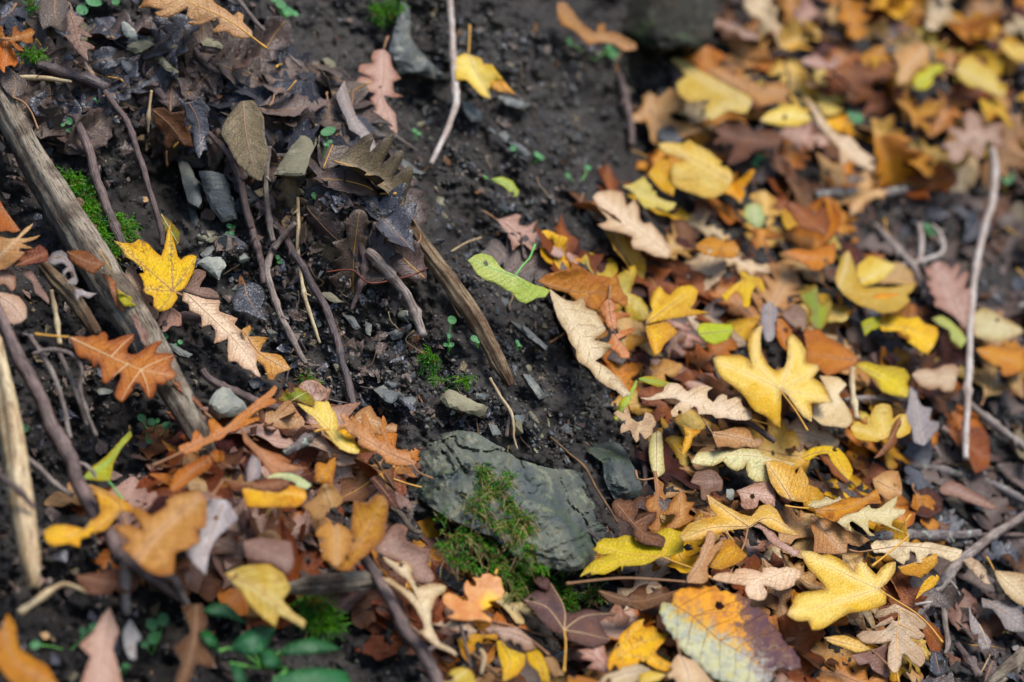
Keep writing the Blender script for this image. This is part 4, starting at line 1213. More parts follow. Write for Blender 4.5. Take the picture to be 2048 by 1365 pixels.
leaf|Y7|lavender|7|dark|880,380 940,390 960,500 1010,580 1100,600 1080,720 1170,740 1180,800 1100,900 1030,980 920,950 900,800 830,700 860,560|1000,950 950,700 910,390||und=0.003,fold=0.2|lavender grey pointed leaf behind the butter yellow maple leaf
leaf|Y7|lemon|6|dark|310,160 420,120 560,160 700,170 830,200 880,290 850,340 870,420 850,490 700,470 580,420 540,330 430,240|330,160 600,280 850,460||und=0.003|gold and green blotched leaf left of the rounded cream leaf
leaf|Y7|rust|12|dark|780,680 790,760 740,860 750,940 660,1040 560,1100 510,1110 580,1020 640,950 680,850 720,740|785,690 700,880 540,1100||fold=0.4|dark rust curled strip across the butter yellow maple leaf
maple|V2|goldtan|10|pale|895,610 950,610 1010,630 1040,625 1100,650 1150,690 1175,720 1180,690 1210,660 1250,690 1290,730 1310,700 1350,670 1390,665 1385,720 1340,780 1310,800 1340,830 1340,880 1300,900 1230,920 1150,930 1080,970 1010,1010 960,1015 940,970 880,970 830,935 860,880 870,840 920,820 1000,810 1030,800 990,750 940,700|1295,805 1100,710 910,620;1295,805 1050,880 840,935;1295,805 1240,740 1212,670;1295,805 1340,730 1385,672|1310,812 1400,870 1480,920 1560,990 1630,1080|und=0.003,fold=0.06|large golden tan maple leaf with long stalk right of the mouldy toothed leaf
oak|Y4|cream|6|gold|720,560 660,600 560,630 510,680 530,715 620,690 700,655 690,690 580,750 470,820 540,810 690,755 640,810 560,840 400,840 330,890 400,960 560,970 690,940 660,1010 650,1180 700,1260 740,1270 790,1180 800,1080 840,1080 900,1160 980,1210 1010,1190 1040,1120 1000,1020 890,930 870,905 960,930 1020,910 1030,880 960,820 1040,820 1050,770 1010,710 900,650 800,600|785,570 755,750 740,950 735,1150 725,1260;750,760 900,840 1020,890;745,890 900,1060 1000,1190;790,620 920,700 1040,800|735,1220 750,1290 765,1380|und=0.002|tan oak leaf with long finger lobes at the right end of the drift
leaf|Y3|decay|8|dark|97,615 130,560 190,550 235,570 230,500 280,430 370,400 480,380 600,385 670,390 720,430 840,450 960,490 1030,540 1010,590 1100,610 1190,670 1220,740 1270,800 1330,870 1380,960 1450,1020 1500,1080 1540,1160 1530,1210 1430,1240 1320,1210 1260,1260 1230,1365 950,1400 700,1340 600,1280 510,1200 420,1110 330,1040 270,950 220,880 150,790 115,700|210,550 450,700 720,940 1000,1100 1250,1290;450,690 700,650 980,650;720,935 900,900 1100,940;440,700 400,850 400,960;600,830 540,1000|none|und=0.003,fold=0.05,teeth=1,vr=1.2|large toothed leaf half orange half white mouldy with a purple rotten side
oak|Y3|cream|10|dark|280,1080 310,1090 370,1115 450,1140 510,1200 560,1260 620,1340 680,1400 500,1460 300,1460 250,1320 190,1330 170,1290 230,1240 210,1200 240,1140|310,1090 370,1220 430,1430|310,1090 285,990 275,920|und=0.002|pale cream oak leaf overlapping the lower left of the mouldy toothed leaf
oak|Y3|cream|7|pale|620,310 680,260 780,240 850,260 880,210 970,200 1080,220 1150,250 1150,200 1240,185 1320,200 1400,185 1500,210 1555,240 1540,300 1490,320 1480,370 1400,410 1320,430 1220,390 1160,380 1200,450 1170,520 1100,530 1010,500 970,420 980,380 850,360 740,340|1550,165 1330,250 1100,340 1030,420;1170,310 1300,350 1450,400|1550,165 1590,130|und=0.003|pale cream oak leaf just above the mouldy toothed leaf
leaf|Y5|tan|11|dark|1350,830 1400,830 1440,900 1420,980 1500,920 1520,960 1430,1080 1360,1200 1360,1330 1300,1370 1150,1360 1150,1290 1200,1200 1270,1090 1290,1000 1330,940|1160,1340 1300,1120 1400,860|1130,1350 800,1325 500,1312 200,1335 -90,1370|fold=0.3,und=0.003|tan curled leaf standing upright with a very long straight stalk
leaf|Y5|amber|8|dark|1520,920 1600,920 1680,1000 1760,1080 1700,1140 1600,1190 1480,1230 1370,1200 1430,1090|1400,1190 1600,1050||und=0.003|amber leaf right of the upright tan curled leaf
oak|Y2|brown|4|dark|1000,430 1060,430 1200,460 1320,490 1340,460 1460,470 1600,430 1670,385 1660,460 1780,430 1870,400 1780,480 1700,540 1560,600 1430,635 1330,590 1200,570 1100,530|1010,435 1400,540 1860,410||fold=0.2,und=0.002|brown curved oak leaf lying edge on above the bright clean yellow maple
leaf|Y6|creamg|8|pale|690,570 740,520 840,510 870,475 930,500 960,520 1020,475 1080,490 960,550 780,600|700,590 1060,500|700,600 580,590 460,575|und=0.002|narrow pale green cream oak leaf behind an amber folded leaf
leaf|Y6|amber|9|dark|760,620 900,570 1100,490 1250,490 1330,440 1400,400 1420,460 1450,550 1300,560 1200,640 1050,700 970,740 870,700|770,625 1100,590 1400,440||und=0.003,fold=0.2|amber folded leaf left of the spiky pale cream oak leaf
oak|Y6|creamg|11|pale|980,730 1100,660 1200,640 1260,600 1320,560 1340,600 1420,600 1530,520 1610,475 1600,540 1570,600 1690,610 1680,650 1620,690 1560,730 1550,780 1690,850 1600,820 1450,760 1330,730 1310,720 1320,830 1380,880 1320,880 1250,800 1150,730 1120,740 1140,840 1060,790|990,730 1250,660 1500,660 1680,630|1690,850 1720,880 1600,990 1350,1190|und=0.003|spiky pale cream oak leaf right of the amber folded leaf
leaf|Y6|tan|5|dark|720,670 770,680 880,720 980,750 1100,830 1250,880 1330,920 1220,990 1100,960 1090,1050 950,1070 840,1060 750,1060 760,900 720,780|740,670 880,850 1070,1050||und=0.003|tan maple leaf with dark midrib under the spiky cream oak leaf
oak|V2|cream|7|dark|1260,580 1290,555 1350,555 1400,550 1480,570 1560,565 1650,585 1730,605 1720,640 1680,665 1620,640 1560,625 1520,670 1500,670 1490,620 1460,610 1460,650 1430,680 1380,650 1330,620 1280,620|1270,605 1450,585 1720,620|1270,605 1200,615 1150,605|und=0.003|long pale cream oak leaf below the lichen covered stick
leaf|V2|amber|6|dark|1400,690 1480,670 1550,640 1600,620 1605,670 1560,720 1540,755 1490,740 1430,730|1410,690 1590,640||und=0.003|ochre leaf below the long pale cream oak leaf at the drift edge
leaf|V2|gold|9|gold|1540,760 1590,725 1615,745 1590,790 1540,820 1490,860 1510,810|1600,740 1500,850||fold=0.4|small yellow curled leaf beside the forked right twig
leaf|V2|cream|6|gold|1895,710 1960,715 2048,730 2070,800 2070,910 2000,870 1950,820 1910,760|1900,712 2060,860|1895,710 1875,670 1855,640|und=0.002|pale cream leaf cut by the right edge with a straight stalk
leaf|Y4|mauve|3|dark|280,1090 480,1040 640,970 660,1090 640,1180 680,1290 640,1320 500,1240 460,1170 360,1190|300,1090 640,1300||und=0.003|purple brown leaf under the tan finger lobed oak leaf
leaf|Y4|goldtan|8|dark|0,910 120,890 220,890 350,940 480,1030 400,1050 330,1060 200,1010 60,960|10,915 470,1030|480,1030 560,1100 640,1180|fold=0.4,und=0.003|curled thin yellow brown leaf below the golden tan maple leaf
leaf|Y4|grey|5|pale|1480,560 1510,660 1570,740 1640,850 1710,950 1690,1020 1610,1040 1570,960 1580,880 1520,880 1490,780|1485,570 1600,800 1680,1000||fold=0.3,und=0.003|pale grey twisted leaf over the dark hole at lower right
leaf|Y4|slate|2|dark|1100,930 1100,1040 1180,1060 1250,1160 1240,1270 1150,1300 1080,1240 1090,1120|1110,950 1180,1280||und=0.003|dark bluish leaf on soil right of the tan finger lobed oak leaf
leaf|Y4|grey|4|dark|1610,500 1720,530 1880,520 1960,560 2000,640 2045,680 2045,850 1940,850 1850,820 1800,720 1720,620 1620,600|1620,520 1850,650 2040,800||und=0.004|crumpled grey papery leaf at the lower right edge
leaf|Y4|darkbrown|3|dark|1640,1300 1700,1150 1750,1140 1770,1230 1700,1300 1640,1365|1720,1150 1650,1350||und=0.002|dull dark leaf tip at the bottom right corner
leaf|Y1|gold|9|dark|1500,940 1560,950 1620,1020 1790,1080 1790,1180 1720,1280 1590,1350 1560,1340 1560,1230 1520,1100|1540,950 1640,1150 1580,1340||fold=0.2,und=0.003|ochre yellow leaf with purple bruises hanging below the small mauve oak leaf
leaf|Y1|yellow|8|gold|1800,1050 1910,1020 1980,1110 2030,1250 2045,1365 1960,1365 1930,1260 1840,1190 1810,1120|1860,1040 1950,1200 2010,1360||und=0.002|speckled yellow leaf lobe at the bottom below the brown maple
oak|Y1|tanpink|10|dark|1380,830 1450,780 1600,800 1700,800 1800,880 1860,930 1915,1010 1850,1040 1780,1050 1740,970 1690,970 1690,1010 1650,930 1570,960 1530,900 1480,840 1420,860|1870,950 1650,860 1400,830|1860,940 1950,1010 2035,1090|und=0.002|small pale mauve oak leaf below the yellow lobed oak leaf
oak|Y1|cream|7|pale|830,770 900,760 940,720 960,780 1050,730 1160,710 1210,760 1300,850 1240,880 1210,930 1130,870 1000,820|850,770 1050,780 1280,860||und=0.002|pale leaf lobes right of the dark bottom twig under the yellow lobed leaf
leaf|Y1|amber|6|dark|1100,920 1250,870 1380,880 1500,870 1510,940 1380,920 1300,1010 1240,1090 1220,1170 1150,1100|1110,930 1400,890||fold=0.2,und=0.003|amber arching leaf above a dark gap at the bottom
leaf|Y1|orange|6|dark|1440,730 1500,640 1560,690 1600,760 1700,780 1800,780 1850,850 1700,800 1500,770|1450,740 1830,830|1850,850 1960,880 2040,890 2120,940|und=0.002|orange strip of leaf between the pale lobed leaf and the small mauve oak leaf
leaf|Y1|paleyellow|12|pale|1040,1240 1150,1210 1250,1260 1300,1400 950,1400 1000,1300|1000,1380 1200,1240||und=0.003|blurred pale yellow leaf at the bottom edge right of the dark twig
oak|Y2|tanpink|6|dark|990,910 1040,930 1070,1000 1080,1080 1110,1120 1110,1230 1090,1270 980,1240 890,1220 950,1160 820,1120 860,1080 780,1040 900,1020 950,960|800,1045 950,1080 1090,1250;950,1080 1000,930||und=0.002|pale mauve oak leaf between the brown maple and the bright clean yellow maple
oak|Y2|cream|8|dark|980,1400 1080,1290 1200,1250 1300,1180 1440,1190 1540,1240 1450,1290 1440,1340 1300,1400|1000,1390 1250,1280 1520,1235||und=0.003|cream tan oak leaf at the bottom edge below the bright clean yellow maple
leaf|Y2|paleyellow|9|gold|1420,1290 1550,1250 1700,1290 1620,1350 1420,1400|1430,1380 1690,1290||und=0.002|pale yellow lobe at the bottom left of the mouldy toothed leaf
leaf|Y2|tan|5|dark|450,1110 530,1100 590,1150 610,1220 660,1290 560,1310 500,1250 470,1170|470,1120 640,1290||und=0.002|beige oval leaf between the speckled yellow lobe and the brown maple stalk
leaf|Y2|amber|7|dark|690,1300 800,1300 900,1320 1000,1350 1000,1400 700,1400|700,1310 980,1370||und=0.002|amber leaf edge at the bottom under the brown maple stalk
leaf|Y5|mauve|5|dark|1180,330 1230,230 1290,220 1380,200 1450,230 1510,320 1500,420 1400,430 1330,520 1290,510 1280,380 1220,350|1200,330 1480,330||und=0.002|lilac grey lobed leaf below the wide greenish cream oak leaf
oak|Y5|tanpink|6|dark|1650,420 1750,380 1850,340 2000,330 2045,400 2045,580 1950,560 1880,510 1860,590 1750,610 1700,580 1690,480|1660,430 2030,480||und=0.002|pinkish brown oak leaf right of a white pebble on the drift
leaf|V2|goldtan|8|dark|720,150 780,145 850,170 880,215 900,170 940,240 950,330 930,360 850,350 790,320 745,250|860,355 800,260 730,160||und=0.003,fold=0.1|golden toothed leaf standing right of the wide greenish cream oak leaf
leaf|V2|gold|7|dark|900,130 960,80 1030,70 1090,80 1140,130 1170,200 1150,250 1100,200 1060,150 1040,110 980,120 940,150|910,130 1050,100 1140,230||und=0.003|arched yellow leaf under the butter yellow maple leaf
leaf|V2|tan|8|dark|1270,240 1340,200 1400,200 1420,260 1420,320 1350,350 1300,310 1280,280|1290,250 1410,310||und=0.003|small tan leaf with dark spot above the spiky pale cream oak leaf
leaf|V2|mauve|4|dark|1610,290 1660,250 1720,265 1780,300 1850,340 1915,385 1880,400 1790,370 1700,335 1630,320|1620,285 1900,390||und=0.002|pink brown smooth leaf below the lichened twig at right
leaf|V2|maroon|2|dark|1500,300 1560,280 1620,330 1630,400 1560,440 1490,420 1480,350|1500,310 1600,430||und=0.003|dark maroon leaf in the shade beside the lichened twig
leaf|Y4|cream|4|pale|1420,120 1500,90 1580,130 1660,220 1660,270 1710,370 1650,360 1560,280 1480,200|1430,120 1560,220 1690,360||und=0.003|pale thin leaf behind the forked right twig
leaf|V1|tan|5|dark|1980,780 2048,760 2048,950 1990,910 1960,860|1990,790 2040,920||und=0.003|blurred beige leaf at the right edge beside the dark hollow
leaf|V1|amber|6|dark|1800,690 1880,670 2000,690 2048,680 2048,800 1950,830 1900,780 1830,730|1810,700 2040,760||und=0.003|blurred amber leaf by the right edge below the pale cream leaf
leaf|V1|rust|4|dark|1630,1080 1700,1100 1830,1090 1870,1150 1870,1290 1800,1330 1760,1250 1700,1170|1640,1090 1850,1250||und=0.003|blurred reddish brown leaf right of the foot of the tall pale stem
oak|W0|tan|8|gold|840,0 810,50 870,45 950,60 905,75 920,100 1000,100 1060,70 1100,40 1090,90 1100,110 1150,120 1090,130 1120,150 1190,140 1270,105 1280,140 1240,180 1250,195 1310,185 1340,195 1360,215 1420,230 1475,215 1470,180 1420,130 1425,90 1390,70 1365,95 1330,65 1270,30 1210,-20 1000,-60 860,-40|1470,215 1300,100 1000,-30|1470,215 1515,250 1560,285|und=0.002,vr=1.4|big cream tan oak leaf with yellow midrib at the top left
oak|Z0|mauve|6|dark|640,0 720,30 740,90 770,160 860,190 840,250 800,270 940,370 930,385 830,370 820,430 860,420 970,480 960,500 890,510 900,620 860,600 760,500 740,460 650,360 720,360 680,310 690,260 680,200 680,150 720,90 690,30|650,0 760,250 800,430 890,600||und=0.002|purple mauve oak leaf with narrow lobes at the top left
leaf|Z0|greybrown|4|dark|420,-20 640,-20 710,40 680,150 690,250 670,350 570,300 510,270 440,310 400,200 400,80|560,-10 560,150 640,330||und=0.003|wide dull grey brown leaf left of the purple mauve oak leaf
oak|Z0|orange|7|dark|-20,270 20,270 50,380 120,380 130,280 160,265 200,330 240,320 310,290 360,330 330,380 340,440 270,450 200,420 150,430 240,510 235,530 170,510 90,430 40,420 -20,390|-10,400 130,400 330,350||und=0.002|bright orange small oak leaf at the upper left edge
oak|Z0|orange|6|dark|-20,460 70,400 110,480 160,560 185,640 150,690 110,670 50,690 50,750 20,740 -20,650|60,420 60,560 30,740||und=0.002|orange brown leaf just below the bright orange small oak leaf
leaf|Z0|greybrown|4|dark|0,730 100,700 180,760 270,830 270,900 220,980 130,1000 60,940 0,850|130,1000 160,860 110,720|130,1000 230,1040 320,1150 390,1330|und=0.003|round speckled brown leaf beside the top of the weathered log
oak|W0|slate|7|dark|1020,545 1080,600 1130,590 1190,545 1190,590 1230,640 1210,680 1220,740 1225,790 1200,800 1215,880 1190,880 1165,930 1140,880 1120,740 1090,690 1080,640|1100,600 1160,720 1170,920||und=0.002|dark slate purple oak leaf hanging over the upper hollow
leaf|W0|brown|5|dark|890,640 960,630 1000,660 1080,650 1080,720 1110,780 1130,860 1080,860 1030,820 985,880 960,850 960,790 900,720|900,650 1000,740 1080,850||und=0.003|dead brown crumpled leaf left of the dark slate purple oak leaf
leaf|W0|olive|5|dark|1320,700 1400,600 1480,590 1540,680 1550,800 1570,900 1530,1060 1470,1040 1390,960 1330,850 1290,780|1420,600 1440,800 1500,1050||und=0.002|large flat olive brown dead leaf hanging over the slates
oak|W3|tanpink|7|dark|430,300 490,290 530,330 540,390 590,460 545,480 550,540 605,565 550,575 490,560 510,610 560,670 570,790 530,760 500,710 430,690 400,650 440,630 410,580 440,550 360,520 325,480 350,450 420,460 340,420 350,380 430,370 415,340|490,290 490,450 480,580 565,790|490,290 500,250 515,215|und=0.002|pinkish orange oak leaf hanging on the ridge beside the bare gully
leaf|W3|grey|6|dark|210,560 260,470 300,600 330,680 380,740 430,810 450,880 440,910 380,870 350,800 290,760 270,700 240,640|250,500 320,700 440,890||fold=0.2,und=0.003|silver grey curled leaf on the ridge below the pinkish orange oak leaf
maple|W3|paleyellow|6|pale|905,350 960,315 1060,345 1070,375 1120,380 1160,430 1190,470 1130,480 1110,520 1115,580 1060,560 1010,510 970,470 910,470|985,320 1030,430 1110,570|985,320 990,240 992,150|und=0.003,extra=1110,480 1190,475 1240,530 1265,555 1200,545 1130,530@amber|pale yellow leaf with orange tip alone on the bare soil behind the thin upper twig
leaf|W3|tanorange|5|dark|1505,20 1550,15 1590,60 1640,130 1730,200 1740,150 1780,140 1790,190 1840,190 1900,220 1960,255 1970,290 1900,300 1830,260 1750,250 1690,265 1650,230 1600,180 1530,150 1505,80|1520,30 1660,190 1960,285||fold=0.5,und=0.002|orange tan curled leaf lying alone at the top of the bare soil
leaf|W3|limepale|4|green|1110,1050 1180,1035 1240,1060 1280,1120 1270,1150 1230,1150 1200,1100|1100,1050 1200,1070 1265,1145|1100,1050 1070,1030|fold=0.3|small pale green leaf alone in the middle of the bare soil
leaf|Z2|orange|10|dark|-40,60 0,110 50,200 130,310 210,420 120,440 80,420 0,430 -40,430|-20,150 180,410||und=0.002|orange leaf at the left edge left of the weathered log
oak|Z2|tan|13|pale|-40,490 0,480 90,500 170,490 250,400 340,345 310,400 200,500 300,490 410,465 350,510 220,550 340,600 200,600 190,630 260,640 150,740 60,810 0,820 -40,820|-30,700 80,600 300,380||und=0.003|tan spiky oak leaf at the left edge in front of the weathered log
leaf|Z2|rust|11|dark|130,790 190,700 230,640 350,600 400,560 480,620 500,720 430,740 330,760 230,780|150,780 480,650||und=0.003|rusty brown leaf right of the tan spiky oak leaf
oak|Z2|grey|15|dark|480,730 530,650 620,620 690,660 690,700 740,760 770,850 800,940 770,975 680,970 700,920 650,890 640,830 690,790 640,750 540,770|500,720 660,700 760,960||fold=0.3,und=0.002|pale grey curled oak leaf lying over the middle of the weathered log
leaf|Z2|rust|13|dark|680,630 800,620 900,630 970,690 1080,760 1010,820 960,865 860,820 740,740|690,640 880,740 1060,770||und=0.002|dark amber leaf draped across the weathered log
leaf|Z2|grey|12|dark|760,1000 830,1020 900,1050 985,1060 910,1110 820,1080 790,1140 760,1080|770,1010 970,1065||und=0.002|small ashy grey leaf piece on the lower log
oak|Z2|mauve|3|dark|670,140 740,90 820,80 870,130 800,200 770,300 810,400 900,360 990,360 980,440 950,530 990,640 1020,720 900,640 850,520 780,430 700,280 660,200|1000,700 850,480 720,250;900,560 960,400||und=0.002|mauve brown oak leaf behind the weathered log beside the moss
leaf|Z2|tanpink|9|dark|-40,830 0,830 100,810 160,900 160,1000 120,1040 40,960 -40,990|0,850 130,1000||und=0.002|pink tan leaf at the left edge below the tan spiky oak leaf
leaf|Z2|tanpink|9|dark|-40,1040 0,1050 100,1060 200,1100 270,1200 270,1310 200,1365 80,1365 -40,1230|-20,1080 150,1200 240,1340||und=0.002|pink tan spotted leaf at the left edge above the orange brown oak leaf stalk
leaf|Z2|mauve|8|dark|210,800 310,820 370,900 430,1000 500,1110 500,1170 420,1100 360,1050 330,950 240,870|230,810 370,980 495,1160||fold=0.3|mauve drooping narrow leaf left of the weathered log
leaf|Z2|olive|9|gold|1000,600 1080,660 1130,740 1150,830 1210,950 1360,1080 1240,1030 1160,900 1050,830 1060,740|1010,610 1130,800 1350,1075||fold=0.4|olive green folded leaf between the log and the speckled yellow leaf
leaf|Z2|lime|7|gold|1190,1010 1280,1070 1370,1110 1380,1190 1270,1190 1210,1110|1200,1020 1370,1180||und=0.002|green and brown round leaf tip left of the pinkish tan oak leaf
leaf|Z2|tanorange|6|dark|1030,850 1100,870 1180,950 1190,1060 1260,1190 1300,1210 1260,1250 1190,1180 1110,1000|1040,860 1270,1230||und=0.002|tan amber leaf along the right side of the log under the speckled yellow leaf
oak|W1|tanorange|4|dark|1410,760 1460,735 1470,760 1450,800 1520,800 1570,805 1530,860 1520,890 1640,910 1700,990 1620,1020 1600,1055 1570,1050 1540,970 1490,930 1460,860 1430,820|1430,780 1520,900 1680,990||und=0.002|pinkish orange oak leaf under the tip of the long cream wavy oak leaf
leaf|Z4|mauve|7|dark|850,130 890,150 930,260 1000,340 1010,400 980,480 940,440 900,340 850,230|870,140 960,450||fold=0.4|narrow pink mauve leaf on the log below the pinkish tan oak leaf
leaf|Z5|rust|8|dark|100,110 190,130 260,140 300,240 380,300 440,380 460,440 420,400 320,310 220,240|110,115 290,240 450,430|455,435 500,470 530,500|fold=0.3|rust orange twisted strip below the large orange brown oak leaf
leaf|W1|slate|3|dark|1400,500 1470,480 1530,510 1550,570 1530,620 1560,710 1500,690 1440,660 1370,650 1360,580|1430,490 1450,580 1540,700||und=0.002|dark slate brown leaf flat on the soil right of the long cream oak leaf
leaf|Z2|green|4|pale|1640,240 1720,300 1800,380 1840,450 1830,540 1800,570 1760,500 1700,440 1650,380|1650,250 1820,550||und=0.002|green leaf with brown edge behind the tip of the speckled yellow leaf
oak|W2|tanorange|14|dark|600,540 680,530 760,560 700,460 720,430 800,480 880,430 880,400 930,370 1040,350 1095,400 1090,540 1040,560 1060,620 990,660 930,680 920,790 850,800 770,770 700,700 640,650 690,620|720,720 850,560 1060,380||und=0.002|large blurred orange tan oak leaf at the lower left behind the purple branch
oak|Z5|orange|11|dark|140,1080 200,1000 300,960 420,890 500,880 530,950 500,1010 400,1080 280,1160 150,1250 90,1230|120,1220 320,1040 510,920||und=0.003|blurred orange leaf above the large blurred orange tan oak leaf
leaf|Z5|amber|12|dark|510,860 560,820 640,830 660,900 620,960 540,930|520,880 650,900||und=0.002,fold=0.3|small round amber curl below the diagonal folded orange oak leaf
leaf|Z5|maroon|10|dark|800,900 860,830 930,850 920,950 860,990 810,960|830,950 900,850||und=0.002|dark maroon brown curl left of a lavender blade
leaf|Z5|lavender|13|dark|890,1000 940,870 1010,920 1040,1020 1010,1110 890,1150|920,1120 980,910||und=0.001|blurred lavender grey blade in the left drift
oak|Z5|tanorange|11|dark|820,590 870,630 910,700 1000,780 1100,830 1230,870 1350,950 1250,930 1420,1000 1520,1000 1400,1030 1250,1050 1150,1080 1080,1000 1010,900 950,830 860,740|830,600 1020,850 1180,1000 1500,1005||und=0.003|long orange tan leaf in the left drift right of the lavender blade
leaf|Z5|palegreen|12|pale|1080,1110 1180,1060 1330,1060 1440,1100 1550,1180 1500,1220 1390,1210 1380,1150 1250,1120|1100,1110 1300,1090 1520,1190||und=0.002|pale green leaf in the left drift below the long orange tan leaf
leaf|Z5|gold|13|dark|830,1190 1000,1200 1200,1260 1330,1180 1480,1230 1500,1310 1400,1400 900,1400|850,1210 1480,1290||und=0.004|blurred amber yellow leaf in the left drift below the pale green leaf
leaf|Z5|rust|14|dark|650,1110 740,1130 900,1170 1050,1120 1250,1110 1330,1160 1200,1260 1050,1260 900,1200 740,1250|660,1120 1000,1190 1310,1150|640,1120 600,1200 520,1300|und=0.003,fold=-0.2|blurred rust brown arching leaf in the left drift
leaf|W2|paleyellow|15|gold|1190,790 1290,750 1420,740 1500,790 1540,870 1500,930 1560,1000 1620,1040 1610,1080 1540,1040 1480,1010 1460,1070 1390,1020 1330,960 1270,880|1200,790 1380,880 1610,1070||und=0.003,fold=0.15|blurred lemon yellow leaf above the green plant at the bottom
maple|Y0|gold|14|dark|360,260 440,210 560,210 690,240 750,160 780,200 770,290 660,320 650,390 560,360 430,380 370,330|770,190 600,290 370,290||und=0.003|blurred yellow leaf at the lower left beside the pale fibrous stalk
leaf|W2|gold|10|dark|480,320 560,350 690,420 710,470 640,460 560,560 480,570 420,620 460,540 530,470 520,390|490,330 640,440 440,600||und=0.003|blurred gold leaf behind the purple branch at lower left
oak|W2|tanpink|10|dark|580,970 610,1040 630,1100 600,1180 620,1260 650,1400 420,1400 460,1280 480,1230 420,1170 500,1090 530,1030|590,980 560,1180 530,1390||und=0.002|blurred pink oak leaf hanging at the bottom left
leaf|W2|whitish|11|dark|650,1100 690,1030 750,1130 720,1160 720,1240 690,1240 660,1180|700,1050 700,1230||und=0.001|small whitish leaf scrap right of the blurred pink oak leaf
oak|W2|orange|12|dark|-30,1090 0,1090 40,1000 80,1060 100,1180 180,1240 250,1280 320,1400 100,1400 -30,1250|10,1050 80,1250 280,1390||und=0.002|blurred orange leaf in the bottom left corner
oak|W2|brown|8|dark|960,960 1070,950 1100,1050 1060,1150 1140,1250 1120,1290 1040,1270 990,1400 920,1380 960,1260 920,1180 1010,1100|1040,960 1030,1150 960,1380||und=0.002|blurred brown oak leaf left of the green plant at the bottom
leaf|W2|mauve|11|dark|1290,620 1380,600 1540,620 1560,720 1530,800 1440,740 1310,710|1300,640 1540,740||und=0.002|blurred mauve leaf above the blurred lemon yellow leaf
leaf|W2|lavender|10|dark|1095,400 1200,400 1260,500 1150,600 1110,680 1090,800 1020,730 980,670 1050,610 1060,540|1180,420 1060,760||und=0.003|blurred slate lavender leaf right of the large blurred orange tan oak leaf
leaf|W2|brown|9|dark|400,800 540,780 620,760 740,830 700,890 600,900 480,900 420,850|410,810 720,860||und=0.003|blurred brown leaf under the purple branch at lower left
leaf|W2|lime|8|green|430,290 480,230 560,170 640,80 690,30 700,60 640,130 600,210 590,290 540,300 470,290|450,285 580,190 690,40|560,280 600,330 650,400|fold=0.3,und=0.002|upright narrow yellow green leaf at left beside the purple branch
leaf|X0|lime|8|green|390,300 440,275 520,270 600,300 710,335 680,370 600,385 500,350 410,320|395,300 700,350||fold=0.3|bright yellow green curled leaf above the cream deep lobed oak leaf
leaf|X0|lime|8|green|370,310 390,330 350,430 300,540 230,640 180,740 140,700 180,580 230,490 300,430|375,315 280,520 170,720||und=0.002|olive green narrow leaf left of the cream deep lobed oak leaf
leaf|X0|gold|8|gold|850,770 900,800 1030,820 1020,850 950,900 920,1000 850,1080 830,1060 860,920 870,860|860,780 930,860 850,1060||und=0.002|small yellow folded leaf left of the curled beige strip
leaf|X0|creamg|4|dark|500,960 530,870 590,830 630,850 640,950 650,1100 660,1250 600,1300 560,1300 520,1200 500,1080|580,840 580,1280||und=0.002|pale olive upright leaf right of the rock chunk
leaf|X1|lavender|9|dark|640,60 720,20 800,120 780,220 790,330 740,420 680,430 640,330 620,200|700,50 710,410||und=0.002|blurred lilac leaf behind the top of the big star shaped maple leaf
leaf|X1|orange|10|dark|780,200 830,190 900,260 940,340 900,450 880,520 820,460 780,360|800,210 890,480||fold=0.2,und=0.002|orange pointed leaf standing behind the big star shaped maple leaf
leaf|X1|mauve|8|dark|830,150 900,70 1010,50 1080,110 1090,240 1050,330 960,280 900,230|850,160 1060,280||und=0.003|blurred purple brown leaf left of the green pointed lobed leaf
"""
WORDS = {'cream': 'cream', 'creamg': 'greenish cream', 'tan': 'tan', 'tanpink': 'pinkish tan', 'orange': 'orange brown', 'tanorange': 'light orange', 'rust': 'rust brown',
         'amber': 'amber', 'gold': 'gold', 'yellow': 'bright yellow', 'lemon': 'lemon', 'paleyellow': 'pale yellow', 'goldtan': 'golden tan', 'mauve': 'mauve brown',
         'brown': 'brown', 'greybrown': 'grey brown', 'darkbrown': 'dark brown', 'slate': 'dark slate', 'grey': 'grey', 'lavender': 'lilac grey', 'maroon': 'maroon', 'lime': 'lime', 'olive': 'olive brown'}


def opts(s):
    d = {}
    if s:
        for it in s.split(',fold'):
            pass
        key = None
        import re
        for mt in re.finditer(r'(und|fold|curl|bend|vr|teeth|extra)=((?:(?!,(?:und|fold|curl|bend|vr|teeth|extra)=).)*)', s):
            d[mt.group(1)] = mt.group(2)
    return d


def auto_rib(P):
    c = P.mean(0)
    w, v = np.linalg.eigh(np.cov((P - c).T))
    d = v[:, 1]
    t = (P - c) @ d
    return np.array([c + d * t.min() * 0.95, c, c + d * t.max() * 0.95])


